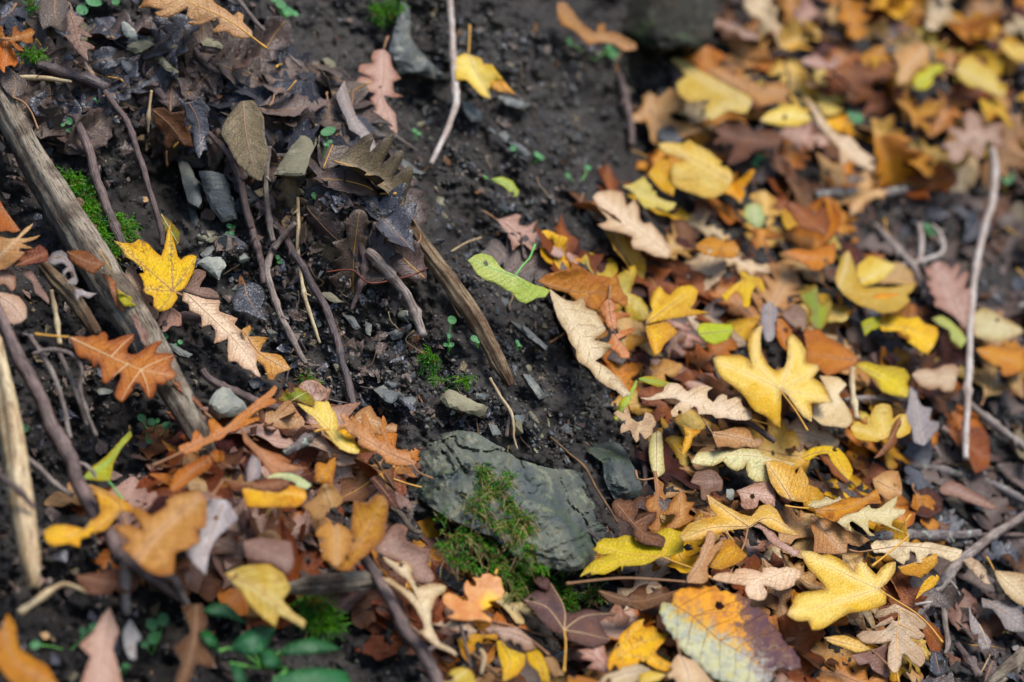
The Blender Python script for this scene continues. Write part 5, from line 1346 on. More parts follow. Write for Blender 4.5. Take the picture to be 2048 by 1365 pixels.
TOP_LABELS = set()
HERO_C = []
LANDMARKS = []          # (px centre, short phrase) for labels of the lesser things
for li_, line in enumerate(l for l in LEAVES.strip().split('\n') if l.strip()):
    kind, fr, colr, layer, vein, outl, ribs, stalk, op, label = line.split('|')
    P = px(fr, outl)
    d = opts(op)
    rng = np.random.default_rng(500 + li_)
    if d.get('teeth'):
        Q = smooth_closed(P, 11, 0.5)
        cn = Q.mean(0)
        nv = Q - cn
        nv /= np.linalg.norm(nv, axis=1)[:, None]
        P2 = Q + nv * np.where(np.arange(len(Q)) % 2, 2.6, -1.6)[:, None]
    else:
        P2 = P
    R = [px(fr, q) for q in ribs.split(';')] if ribs else [auto_rib(P)]
    S = px(fr, stalk) if stalk and stalk != 'none' else None
    layer = float(layer)
    blurred = 'blurred' in label
    tilt = rng.normal(0, 0.12, 2)
    mp, mpp = hero_mapper(P, layer, tilt)
    nm = {'oak': 'oak_leaf', 'maple': 'maple_leaf', 'leaf': 'fallen_leaf'}[kind]
    fold = float(d.get('fold', rng.uniform(-0.15, 0.35)))
    root, blade, W = build_leaf(nm, P2, R, S, mp, mpp, LM[colr], 900 + li_, vein, fold=fold, curl=float(d.get('curl', rng.uniform(-0.0008, 0.0012))),
                                undul=float(d.get('und', 0.002)) * 1.7, res=4.5 if not d.get('teeth') else 5.0, vr=float(d.get('vr', 1.0)), rag=0.7, bend=rng.uniform(-0.025, 0.035), corr=0.0 if kind == 'maple' else 0.002, holes=int(rng.random() < 0.35) if li_ > 1 else 0, maple=kind == 'maple')
    if 'extra' in d:
        q, c2 = d['extra'].split('@')
        Pe = smooth_closed(px(fr, q), 4.5)
        Ve, Te = fill(Pe, 7, 0.2, li_)
        He = 0.006 + 0.003 * fbm(Ve[:, 0] / 30, Ve[:, 1] / 30, 5, 2) + (Pe[:, 1].max() - Ve[:, 1]) * mpp * 0.4
        base = np.array(root.location)
        We = mp(Ve, He)
        me = mesh_from('folded_lobe', We - base, [t[::-1] for t in Te])
        set_layers(me, Ve, mpp * 10, np.ones(len(Ve)), np.zeros(len(Ve)), np.zeros(len(Ve)))
        fo = new_obj('folded_lobe', me, root, LM[c2])
        fo['label'] = 'darker folded over lobe'
        md = fo.modifiers.new('thickness', 'SOLIDIFY')
        md.thickness = SOLID
        md.offset = 0
    tag(root, label, 'leaf', 'fallen autumn leaves')
    TOP_LABELS.add(label)
    HERO_C.append(P.mean(0))
# ------------------------------------------------------------------ labels for the lesser leaves, chips and twigs
LANDMARKS = [((340, 560), 'the speckled yellow leaf'), ((245, 735), 'the large orange brown oak leaf'), ((470, 690), 'the long cream wavy oak leaf'),
             ((470, 860), 'the diagonal folded orange oak leaf'), ((750, 880), 'the orange oak leaf on the rock'), ((680, 1060), 'the curled amber leaf'),
             ((840, 1230), 'the cream curled oak leaf by the bottom twig'), ((960, 1190), 'the yellow lobed oak leaf'), ((1130, 1240), 'the brown maple leaf'),
             ((1270, 1290), 'the clean yellow maple leaf'), ((1260, 1110), 'the lemon maple leaf by the rock'), ((1450, 1270), 'the mouldy toothed leaf'),
             ((1690, 1170), 'the golden tan maple leaf'), ((1790, 1270), 'the tan finger lobed leaf'), ((1520, 910), 'the wide greenish cream oak leaf'),
             ((1400, 800), 'the cream deep lobed oak leaf'), ((1255, 850), 'the small cream star leaf'), ((1560, 760), 'the big star shaped maple leaf'),
             ((1690, 730), 'the orange leaf behind the star leaf'), ((1160, 570), 'the amber ochre leaf'), ((1185, 690), 'the cream feathery oak leaf'),
             ((1020, 555), 'the yellow green leaf on the soil'), ((1350, 620), 'the folded gold maple leaf'), ((1260, 450), 'the pinkish cream oak leaf'),
             ((1390, 340), 'the blurred folded yellow leaf'), ((1430, 180), 'the upper pale yellow maple leaf'), ((1690, 290), 'the cream strip leaf'),
             ((1940, 270), 'the pink star shaped leaf'), ((1960, 150), 'the pale lemon leaf'), ((1730, 580), 'the pale boat shaped leaf'), ((1900, 600), 'the pink feathery leaf'),
             ((1870, 750), 'the rounded cream leaf'), ((1760, 850), 'the butter yellow maple leaf'), ((1750, 1030), 'the spiky cream oak leaf'),
             ((1480, 560), 'the small gold hand shaped leaf'), ((1650, 480), 'the two pointed rust leaf'), ((1640, 630), 'the green pointed leaf'),
             ((1850, 110), 'the blurred tan upper oak leaf'), ((390, 30), 'the big cream tan top leaf'), ((155, 80), 'the purple mauve oak leaf'), ((390, 250), 'the slate purple oak leaf'),
             ((490, 290), 'the olive brown dead leaf'), ((760, 190), 'the pinkish orange ridge leaf'), ((600, 300), 'the leaning tan flagstone'), ((430, 420), 'the upright slates'),
             ((130, 430), 'the weathered log'), ((900, 570), 'the split stick'), ((975, 160), 'the pale yellow leaf on bare soil'), ((1190, 60), 'the orange curled leaf at the top'),
             ((330, 1070), 'the large blurred oak leaf'), ((540, 1290), 'the green bottom plant'), ((500, 1180), 'the blurred lemon leaf'), ((910, 810), 'the buff slate'), ((1010, 370), 'the small pale green leaf')]
LMP = np.array([p for p, _ in LANDMARKS], float)


def direction(dx, dy):
    a = math.degrees(math.atan2(-dy, dx)) % 360
    return ['right of', 'up right of', 'above', 'up left of', 'left of', 'down left of', 'below', 'down right of'][int((a + 22.5) // 45) % 8]


def unique_label(head, u, v, extra=()):
    d = np.hypot(LMP[:, 0] - u, LMP[:, 1] - v)
    order = [i for i in np.argsort(d)[:7]]
    near = [('just ' if d[i] < 90 else '') + direction(u - LMP[i, 0], v - LMP[i, 1]) + ' ' + LANDMARKS[i][1] for i in order]
    tries = [f"{head} {n}" for n in near]
    for e in extra:
        tries += [f"{e} {head} {n}" for n in near[:5]]
    tries += [f"{head} between {LANDMARKS[order[i]][1]} and {LANDMARKS[order[j]][1]}" for i in range(3) for j in range(i + 1, 5)]
    for t in tries:
        if t not in TOP_LABELS and len(t.split()) <= 16:
            TOP_LABELS.add(t)
            return t
    return tries[0]


# ------------------------------------------------------------------ leaf drifts: the leaves under the traced ones
def region(s):
    return np.array(parse(s))


DRIFT = region("1010,490 1110,495 1180,520 1190,400 1300,400 1300,300 1370,230 1350,140 1410,120 1480,20 1500,-40 2090,-40 2090,330 1990,330 1880,340 1850,400 1660,390 1640,440 1690,500 1830,600 1850,660 1960,640 2090,640 2090,770 1960,770 1900,850 1830,880 1800,930 1780,1000 1900,1110 1840,1200 1800,1260 1830,1320 1700,1400 1000,1400 1010,1330 1170,1330 1210,1230 1230,1150 1190,1120 1260,1010 1320,1000 1300,880 1230,800 1150,720 1100,620 1060,570")
DRIFT_L = region("330,900 400,850 520,850 580,800 700,860 800,920 830,1000 800,1040 880,1150 960,1160 1010,1250 1010,1400 850,1400 780,1250 700,1150 600,1170 480,1160 400,1180 280,1150 180,1080 170,1010 300,960")
DARKBANK = region("-40,60 100,40 300,90 520,110 640,150 720,240 790,400 770,520 650,500 560,460 500,420 520,330 460,320 380,280 300,260 240,230 130,300 0,160")
LITTER_R = region("1660,400 1880,400 2090,340 2090,640 1960,630 1850,600 1700,500 1900,780 2090,780 2090,1400 1830,1400 1800,1250 1900,1130 1800,1000 1800,930")

rngf = np.random.default_rng(42)


def scatter(poly, n, mind, rng, tries=40000):
    lo, hi = poly.min(0), poly.max(0)
    out = []
    k = 0
    while len(out) < n and k < tries:
        Q = rng.uniform(lo, hi, (400, 2))
        Q = Q[inside(poly, Q)]
        for q in Q:
            if all((q[0] - a) ** 2 + (q[1] - b) ** 2 > mind ** 2 for a, b in out):
                out.append((q[0], q[1]))
                if len(out) >= n:
                    break
        k += 400
    return out


PAL_R = ['orange'] * 9 + ['tan'] * 9 + ['rust'] * 6 + ['amber'] * 7 + ['cream'] * 6 + ['gold'] * 6 + ['brown'] * 3 + ['tanorange'] * 8 + ['goldtan'] * 5 + ['paleyellow'] * 4 + ['tanpink'] * 3 + ['greybrown'] * 1
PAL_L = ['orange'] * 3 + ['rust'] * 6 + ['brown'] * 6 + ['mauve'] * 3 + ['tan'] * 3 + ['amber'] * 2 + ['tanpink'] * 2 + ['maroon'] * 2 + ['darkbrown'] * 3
PAL_D = ['slate'] * 6 + ['darkbrown'] * 6 + ['greybrown'] * 3 + ['olive'] * 1
SIZE_W = {0: 'small', 1: 'medium', 2: 'large'}


def loose_leaf(u, v, pal, rng, lift, big=1.0, head='', group='fallen autumn leaves', tiltk=0.25, L=None):
    colr = pal[int(rng.integers(len(pal)))]
    k = rng.random()
    L = L or rng.uniform(0.055, 0.095) * big
    if head.startswith('matted') and 0.6 < k < 0.8:
        k = 0.9
    if k < 0.70:
        kind, (P, R, S) = 'oak', oak_outline(L, rng)
    elif k < 0.8:
        kind, (P, R, S) = 'maple', maple_outline(L * 0.9, rng)
    else:
        kind, (P, R, S) = 'leaf', ovate_outline(L * 0.85, rng)
    ang = rng.uniform(0, 2 * math.pi)
    tilt = rng.normal(0, tiltk, 2)
    near = np.hypot(*(np.array(HERO_C) - np.array([u, v])).T).min() < 62      # slips under the leaf already lying there
    if near:
        lift, tilt = min(lift, 0.008), tilt * 0.45
    mp = flat_mapper(u, v, ang, lift, tilt, L)
    nm = {'oak': 'oak_leaf', 'maple': 'maple_leaf', 'leaf': 'fallen_leaf'}[kind]
    k2 = 1 / 0.000414
    mp2 = lambda Q, h: mp(Q / k2, h)
    fold = rng.uniform(-0.25, 0.8) * (0.4 if near else 1.0)
    root, b, W = build_leaf(nm, P * k2, [r * k2 for r in R], (S * k2) if rng.random() < 0.6 else None, mp2, 1 / k2, LM[colr], int(rng.integers(1e6)), 'dark' if rng.random() < 0.6 else 'gold',
                            fold=fold, curl=rng.uniform(-0.0015, 0.0025), undul=rng.uniform(0.003, 0.008), flip=False, res=5.5, spacing=10, bend=rng.uniform(-0.05, 0.07) * (0.3 if near else 1.0), holes=int(rng.random() < 0.4), maple=kind == 'maple')
    state = 'folded' if fold > 0.4 else ('flat' if fold < 0.1 else 'curled')
    kn = {'oak': 'oak leaf', 'maple': 'maple leaf', 'leaf': 'oval leaf'}[kind]
    sz = 'small ' if L < 0.065 else ('large ' if L > 0.085 else '')
    lab = unique_label(f"{head}{sz}{WORDS.get(colr, colr)} {kn}".strip(), u, v, (state, 'half hidden'))
    tag(root, lab, 'leaf', group)
    return root


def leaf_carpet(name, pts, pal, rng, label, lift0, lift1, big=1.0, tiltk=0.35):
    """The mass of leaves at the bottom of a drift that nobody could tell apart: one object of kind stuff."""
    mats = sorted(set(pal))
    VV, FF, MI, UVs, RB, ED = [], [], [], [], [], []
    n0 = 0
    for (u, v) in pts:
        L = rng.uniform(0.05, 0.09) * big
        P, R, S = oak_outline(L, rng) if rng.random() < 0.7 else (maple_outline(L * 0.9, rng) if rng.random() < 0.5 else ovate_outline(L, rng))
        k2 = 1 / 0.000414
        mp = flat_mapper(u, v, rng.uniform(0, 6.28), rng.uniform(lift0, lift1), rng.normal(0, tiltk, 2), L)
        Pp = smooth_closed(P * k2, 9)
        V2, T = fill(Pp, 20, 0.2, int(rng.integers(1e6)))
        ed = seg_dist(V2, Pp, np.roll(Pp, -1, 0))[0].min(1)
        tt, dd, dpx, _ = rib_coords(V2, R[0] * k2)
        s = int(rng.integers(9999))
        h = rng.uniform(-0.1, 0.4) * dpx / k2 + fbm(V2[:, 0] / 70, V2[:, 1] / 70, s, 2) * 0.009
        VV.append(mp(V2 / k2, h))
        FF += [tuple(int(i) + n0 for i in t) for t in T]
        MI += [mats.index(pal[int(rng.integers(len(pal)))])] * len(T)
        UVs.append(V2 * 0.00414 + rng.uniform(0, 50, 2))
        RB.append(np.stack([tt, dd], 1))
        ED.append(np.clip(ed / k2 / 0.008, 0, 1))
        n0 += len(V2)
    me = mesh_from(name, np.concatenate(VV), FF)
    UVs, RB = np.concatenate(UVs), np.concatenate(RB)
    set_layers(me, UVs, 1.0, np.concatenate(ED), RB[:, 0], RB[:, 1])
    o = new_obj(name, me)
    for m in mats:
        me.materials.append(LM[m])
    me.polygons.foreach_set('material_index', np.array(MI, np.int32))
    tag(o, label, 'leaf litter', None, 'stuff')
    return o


leaf_carpet('leaf_litter', scatter(DRIFT, 250, 38, rngf), ['brown'] * 6 + ['rust'] * 4 + ['darkbrown'] * 6 + ['maroon'] * 2 + ['orange', 'tan', 'amber', 'tanpink'], rngf, 'lowest layer of brown and orange leaves under the big drift', 0.000, 0.007, 1.0, 0.2)  # decayed browns, picked extra dark so the colour also deepens shade in the gaps
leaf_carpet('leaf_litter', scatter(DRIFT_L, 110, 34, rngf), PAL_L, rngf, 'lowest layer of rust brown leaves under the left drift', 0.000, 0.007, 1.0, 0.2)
leaf_carpet('leaf_litter', scatter(DARKBANK, 230, 22, rngf), PAL_D, rngf, 'matted dark rotting leaves along the top of the left bank', 0.000, 0.010, 0.62, 0.45)
leaf_carpet('leaf_litter', scatter(LITTER_R, 110, 34, rngf), PAL_D + ['brown', 'greybrown', 'mauve'], rngf, 'sparse dark rotting leaves on the soil at the right', 0.0, 0.008, 0.7)

for (u, v) in scatter(DRIFT, 165, 60, rngf):
    loose_leaf(u, v, PAL_R, rngf, rngf.uniform(0.006, 0.016), 1.0, 'blurred ' if v < 560 else '')
for (u, v) in scatter(region("1500,-30 2080,-30 2080,320 1900,330 1500,200 1400,120"), 34, 62, rngf):
    loose_leaf(u, v, ['paleyellow', 'gold', 'goldtan', 'tan', 'tanpink', 'orange', 'cream', 'amber'], rngf, rngf.uniform(0.018, 0.03), 1.0, 'blurred ')
for (u, v) in scatter(DRIFT_L, 26, 70, rngf):
    loose_leaf(u, v, PAL_L, rngf, rngf.uniform(0.006, 0.014), 1.0)
for (u, v) in scatter(DARKBANK, 62, 46, rngf):
    loose_leaf(u, v, PAL_D, rngf, rngf.uniform(0.008, 0.016), 0.85, 'matted ', 'matted dark leaves on the left bank', 0.22)
for (u, v) in scatter(LITTER_R, 16, 90, rngf):
    loose_leaf(u, v, PAL_D + ['mauve', 'brown', 'grey'], rngf, rngf.uniform(0.006, 0.014), 0.8, '', 'dull leaves on the soil at the right')

# ------------------------------------------------------------------ rock outcrop and stones
def spx(fr, s):
    return px(fr, s)


CR = [spx('W5', "380,118 540,120 610,98 680,62"), spx('W5', "690,62 700,110 760,130 850,142 960,142 1010,175"), spx('W5', "600,52 640,110 700,190 750,262"), spx('W5', "1020,170 1060,240"),
      spx('W5', "400,90 500,82 600,80"), spx('W5', "620,140 660,200 680,240"), spx('W5', "1235,245 1260,330 1300,420 1360,480 1390,540 1430,660"), spx('W5', "1380,480 1400,400 1360,330")]
make_stone('rock_outcrop', spx('W5', "355,92 375,60 400,40 470,60 600,50 700,30 800,40 880,90 960,130 1020,180 1100,205 1170,225 1240,238 1310,236 1400,275 1490,340 1545,450 1535,560 1460,640 1430,700 1400,760 1300,775 1200,760 1110,760 1050,740 900,600 760,540 640,490 540,420 455,345 445,250 420,180 390,130"),
           'rock', 'large grey green rock outcrop with moss hanging over its lower face', lift=34, bulge=20, thick=90, spacing=4.2, seed=3, facets=6, rough=3.4, edge_w=10, cracks=CR, cat='rock', tilt=(0.0, -0.25))
make_stone('rock_chunk', spx('W5', "1390,140 1430,85 1500,90 1560,100 1600,150 1640,230 1680,330 1660,400 1600,420 1530,390 1480,290 1470,200"), 'rock', 'blue grey rock chunk at the right end of the outcrop', lift=20, bulge=18, thick=50, spacing=5, seed=4, rough=3, cat='rock')
STONE_TREES = []
STONES = """
slate|W5|pale|1165,700 1200,650 1255,650 1260,710 1240,755 1190,720|10|12|small pale stone at the foot of the rock outcrop
flagstone|W0|olive|1605,1020 1640,950 1700,860 1790,760 1850,690 1875,730 1870,800 1820,900 1780,1025 1720,1030|22|16|leaning tan flagstone beside the tall seedling on the bank
slate|W0|slate|1030,900 1070,900 1120,990 1160,1080 1180,1180 1160,1210 1100,1180 1070,1080|16|20|left upright grey slate in the upper hollow
slate|W0|slate|1160,1000 1220,1000 1310,1020 1350,1170 1380,1280 1300,1300 1230,1210 1190,1110|22|22|right upright grey slate in the upper hollow
slate|W0|slate|1100,1200 1140,1220 1165,1300 1160,1360 1120,1310|14|14|small slate piece below the left upright slate
slate|W1|pale|1150,370 1200,335 1300,335 1325,385 1300,410 1280,470 1230,430|14|12|pale angular stone right of the speckled yellow leaf
slate|W1|olive|1150,210 1200,180 1260,180 1295,200 1240,250 1160,230|10|12|flat buff stone above the pale angular stone
slate|W1|slate|1170,320 1220,270 1265,260 1240,310 1190,345|8|8|thin grey stone sliver above the pale angular stone
block_stone|Z5|pale|560,230 640,170 720,190 760,250 850,320 900,400 870,440 790,470 700,480 600,440 500,350 520,280|22|40|pale grey block stone behind the diagonal folded orange oak leaf
slate|W4|olive|815,1100 870,1050 920,1065 1000,1110 1100,1150 1080,1200 1050,1210 960,1180 860,1150|14|14|long buff slate above the rock outcrop
slate|W4|slate|430,1050 520,1010 600,1080 540,1130 500,1120|10|12|grey slate left of the long buff slate
slate|W4|slate|570,1110 640,1090 690,1110 690,1160 620,1150|10|10|small blue grey slate below the grey slate
slate|W4|olive|105,490 170,480 255,540 200,545|9|8|flat tan stone between the dark root and the grey root
slate|W4|slate|245,610 310,620 355,690 320,700|9|8|narrow grey stone beside the dark root
slate|W4|slate|380,650 420,670 415,740 385,720|9|8|upright small stone below the grey root
slate|W4|olive|185,880 230,875 245,920 215,945|9|8|round tan pebble below the dark root
slate|W4|slate|510,720 560,700 610,720 590,750 540,760|8|8|grey pebble at the foot of the grey root
slate|W4|slate|1300,960 1350,970 1440,1090 1400,1110|10|10|long dark slate in the soil right of the split stick end
slate|W4|slate|1230,650 1330,690 1450,800 1440,820 1330,740|10|10|thin slate edge in the soil left of the cream feathery oak leaf
slate|W4|slate|1100,1250 1150,1260 1175,1310 1130,1320|9|8|grey stone directly above the rock outcrop
slate|W4|slate|1250,1200 1310,1200 1320,1250 1270,1260|9|8|pale grey stone right of the hanging straw root
slate|W4|slate|1030,1070 1110,1080 1080,1110 1030,1100|8|8|small flat stone at the broken end of the split stick
ridge_slab|W3|slate|590,10 625,20 640,60 650,220 700,300 800,400 870,460 800,465 640,430 560,440 520,300 560,150|20|40|mossy ridge slab with a pale edge beside the thin upper twig
boulder|V0|mossy|-60,-60 120,-90 380,-80 440,-10 470,60 455,150 440,215 385,255 300,238 210,262 120,240 50,205 -20,215 -70,120|40|80|dark mossy boulder at the top of the bare soil
slate|Z0|pale|1240,240 1270,215 1330,260 1420,350 1410,410 1340,430 1290,380 1250,310|12|14|pale wedge stone below the big cream tan top leaf
slate|Z0|olive|1300,470 1400,420 1530,360 1580,400 1550,470 1450,530 1380,550 1300,510|9|8|flat olive stone below the pale wedge stone
slate|Z0|olive|1720,500 1780,450 1900,460 1930,520 1850,560 1730,580|9|8|triangular olive stone right of the flat olive stone
slate|Z0|dark|1240,580 1300,560 1370,640 1360,740 1310,770 1250,680|9|8|dark stone with pale rim on the dark leaf bank
slate|Z0|olive|1560,590 1640,560 1740,660 1830,740 1780,760 1690,710|9|8|long olive stone beside the curved dark twig
slate|Z1|olive|270,430 330,390 440,420 510,490 490,510 400,480 290,470|9|8|buff stone under the tip of the big cream tan top leaf
slate|Z1|olive|1045,640 1080,600 1120,660 1185,740 1180,780 1120,740|9|8|narrow pale stone on the ridge top
slate|Z1|olive|1510,600 1560,590 1640,640 1660,780 1590,800 1560,700|9|8|tall buff stone on the ridge left of the pinkish orange ridge leaf
slate|Z1|olive|1080,930 1150,900 1250,960 1240,1000 1100,980|9|8|small tan stone above the leaning tan flagstone
slate|Z1|olive|1300,760 1350,680 1400,720 1470,790 1400,830 1300,820|9|8|crumbling olive stone on the ridge top
slate|W3|slate|940,590 990,600 1060,660 1060,710 1000,710 960,650|12|14|grey blurred stone below the pale yellow leaf on bare soil
slate|W3|slate|570,930 610,930 680,990 740,1010 700,1020 620,1000|10|10|blurred thin slate below the thin upper twig
slate|W3|slate|1220,830 1280,840 1350,900 1330,920 1260,880|10|10|blurred slate sliver in the middle of the bare soil
slate|W3|slate|1150,560 1220,570 1320,600 1360,610 1300,640 1200,610|10|10|blurred dark ledge stone right of the pale yellow leaf on bare soil
slate|X6|dark|40,680 120,690 220,760 310,870 200,890 80,860|10|12|blurred blue grey stone left of the brown upper oak leaf
slate|Z5|dark|900,120 1000,70 1080,120 1040,180 950,190|9|10|dark stone above the diagonal folded orange oak leaf
slate|Z4|slate|1190,440 1260,450 1360,510 1460,560 1420,590 1330,570 1250,520|9|8|long blue grey slate below the green sprouts by the log
slate|Z4|slate|470,910 560,900 650,930 620,960 500,970|9|10|small grey stone under the large orange brown oak leaf
slate|Y2|pale|540,1100 640,1040 740,1010 760,1060 720,1140 640,1160 570,1140|9|12|grey green stone under the brown maple leaf
slate|Y7|slate|1360,1180 1420,1150 1480,1190 1450,1260 1380,1260|9|10|blurred stone near the lichened twig
pebble|Y5|pale|1550,405 1600,395 1630,420 1620,500 1580,515 1545,480|30|8|white pebble resting on a brown leaf right of the rock
"""
for i, line in enumerate(STONES.strip().split('\n')):
    nm, fr, mt, ol, lift, th, lab = line.split('|')
    P = spx(fr, ol)
    rng = np.random.default_rng(60 + i)
    make_stone(nm, P, mt, lab, lift=float(lift), bulge=min(7, np.ptp(P, axis=0).min() * 0.08), thick=float(th), spacing=max(4.0, min(8, np.ptp(P, axis=0).max() / 12)), seed=20 + i,
               facets=4 if nm == 'boulder' else 2, rough=3.0 if nm in ('boulder', 'ridge_slab') else 0.9, edge_w=3.5, tilt=tuple(rng.normal(0, 0.25, 2)), follow=0.5)
    TOP_LABELS.add(lab)

# ------------------------------------------------------------------ loose slate chips on the bare soil
def chip_mesh(rng):
    n = int(rng.integers(5, 8))
    a = np.sort(rng.uniform(0, 2 * math.pi, n)) + rng.uniform(0, 1)
    el = rng.uniform(0.45, 0.9)
    r = rng.uniform(0.75, 1.1, n)
    x, y = np.cos(a) * r, np.sin(a) * r * el
    t = rng.uniform(0.14, 0.4)
    sl = rng.normal(0, 0.18, 2)
    top = np.stack([x * 0.86, y * 0.86, t + x * sl[0] + y * sl[1]], 1)
    mid = np.stack([x, y, t * 0.45 + x * sl[0] * 0.7 + y * sl[1] * 0.7], 1)
    bot = np.stack([x * 0.92, y * 0.92, -t * np.ones(n)], 1)
    V = np.vstack([top, mid, bot])
    Fc = [tuple(range(n))]
    for k in range(2):
        for i in range(n):
            j = (i + 1) % n
            Fc.append((k * n + i, (k + 1) * n + i, (k + 1) * n + j, k * n + j))
    me = mesh_from('chip', V, Fc, smooth=False)
    return me


rngc = np.random.default_rng(99)
CHIPS = {m: [chip_mesh(rngc) for _ in range(7)] for m in ('slate', 'olive', 'dark', 'pale')}
for m, ms in CHIPS.items():
    for me in ms:
        me.materials.append(SM[m])


def place_chip(u, v, size, mt, rng, name='slate_chip'):
    c, a, b, n = ground_frame(u, v, 20)
    rel = float(ground_relief(np.array([u]), np.array([v]))[0])
    cpos = pt(u, v, float(depth(u, v)) - rel)
    th = rng.uniform(0, 2 * math.pi)
    n2 = n + a * rng.normal(0, 0.35) + b * rng.normal(0, 0.35)
    n2 /= np.linalg.norm(n2)
    ax = a * math.cos(th) + b * math.sin(th)
    ax = ax - (ax @ n2) * n2
    ax /= np.linalg.norm(ax)
    ay = np.cross(n2, ax)
    o = bpy.data.objects.new(name, CHIPS[mt][int(rng.integers(7))])
    M = Matrix(((ax[0] * size, ay[0] * size, n2[0] * size, cpos[0]), (ax[1] * size, ay[1] * size, n2[1] * size, cpos[1]), (ax[2] * size, ay[2] * size, n2[2] * size, cpos[2]), (0, 0, 0, 1)))
    o.matrix_world = M
    COL.objects.link(o)
    return o


FACE = region("760,60 880,20 1240,90 1340,120 1340,260 1290,300 1190,390 1180,500 1000,490 1080,590 1150,720 1230,810 1280,880 1240,960 1060,900 1010,850 960,700 830,480 790,380 760,240")
LOWBANK = region("420,470 560,470 700,520 830,640 960,760 1050,880 960,870 800,830 700,820 600,760 560,700 460,560")
BANKTOP = region("200,50 520,120 640,150 720,250 640,280 500,200 300,150")
SOILR = region("1700,400 1900,380 2040,400 2040,620 1900,560 1760,520 1880,1180 2040,1060 2040,1360 1860,1360")
words_m = {'slate': 'grey', 'olive': 'buff', 'dark': 'dark', 'pale': 'pale'}
for reg, cnt, md, lab, grp in ((FACE, 140, 20, 'on the bare soil left of the big drift', 'small chips on the bare soil face'),
                               (LOWBANK, 70, 20, 'among the roots above the rock outcrop', 'small chips among the roots'),
                               (BANKTOP, 22, 26, 'among the dark leaves on the top of the left bank', 'small chips on the bank top'),
                               (SOILR, 26, 30, 'on the dark soil at the right edge', 'small chips on the right soil')):
    for (u, v) in scatter(reg, cnt, md, rngc):
        mt = ('slate', 'slate', 'olive', 'dark', 'pale')[int(rngc.integers(5))] if reg is not FACE else ('slate', 'slate', 'dark', 'olive')[int(rngc.integers(4))]
        s = 0.0022 + 0.0068 * rngc.random() ** 1.6
        o = place_chip(u, v, s, mt, rngc)
        if s > 0.0052:
            tag(o, unique_label(f"larger {words_m[mt]} slate chip", u, v, ('flat', 'angular', 'tilted')), 'stone', 'larger slate chips')
        else:
            tag(o, f"small {words_m[mt]} slate chip {lab}", 'stone', grp)

# ------------------------------------------------------------------ soil crumbs: thousands, one object of kind stuff
def crumbs(name, poly, count, smin, smax, rng, mats, label, power=2.2):
    lo, hi = poly.min(0), poly.max(0)
    Q = []
    tot = 0
    while tot < count:
        q = rng.uniform(lo, hi, (count, 2))
        q = q[inside(poly, q)]
        Q.append(q)
        tot += len(q)
    Q = np.vstack(Q)[:count]
    cl = vnoise(Q[:, 0] / 45, Q[:, 1] / 45, 8) + 0.5
    Q = Q[rng.random(len(Q)) < np.clip(2.4 * cl - 0.5, 0.12, 1)]
    n = len(Q)
    z = depth(Q[:, 0], Q[:, 1]) - ground_relief(Q[:, 0], Q[:, 1])
    C = pt(Q[:, 0], Q[:, 1], z)
    s = smin + (smax - smin) * rng.random(n) ** power
    oct_ = np.array([(1, 0, 0), (0, 1, 0), (-1, 0, 0), (0, -1, 0), (0, 0, 1), (0, 0, -1)], float)
    off = oct_[None] * s[:, None, None] * rng.uniform(0.5, 1.25, (n, 6, 1)) + rng.normal(0, 0.22, (n, 6, 3)) * s[:, None, None]
    V = (C[:, None] + off).reshape(-1, 3)
    f = np.array([(0, 1, 4), (1, 2, 4), (2, 3, 4), (3, 0, 4), (1, 0, 5), (2, 1, 5), (3, 2, 5), (0, 3, 5)])
    Fc = (f[None] + (np.arange(n) * 6)[:, None, None]).reshape(-1, 3)
    me = bpy.data.meshes.new(name)
    me.vertices.add(len(V))
    me.vertices.foreach_set('co', V.ravel())
    me.loops.add(Fc.size)
    me.loops.foreach_set('vertex_index', Fc.ravel())
    me.polygons.add(len(Fc))
    me.polygons.foreach_set('loop_start', np.arange(len(Fc)) * 3)
    me.update()
    for m in mats:
        me.materials.append(m)
    mi = rng.choice(len(mats), n, p=[0.62, 0.28, 0.10])
    me.polygons.foreach_set('material_index', np.repeat(mi, 8).astype(np.int32))
    me.validate()
    o = new_obj(name, me)
    tag(o, label, 'soil', None, 'stuff')
    return o


ALLR = region("-50,-50 2100,-50 2100,1420 -50,1420")
crumbs('soil_crumbs', ALLR, 36000, 0.0005, 0.0026, rngc, CRUMB, 'loose crumbs of dark earth over the whole bank')
crumbs('soil_grit', FACE, 7000, 0.0006, 0.0036, rngc, CRUMB, 'grey stony grit on the bare soil face', 2.0)
crumbs('soil_grit', LOWBANK, 6000, 0.0006, 0.0034, rngc, CRUMB, 'fine grit on the damp soil among the roots', 2.4)

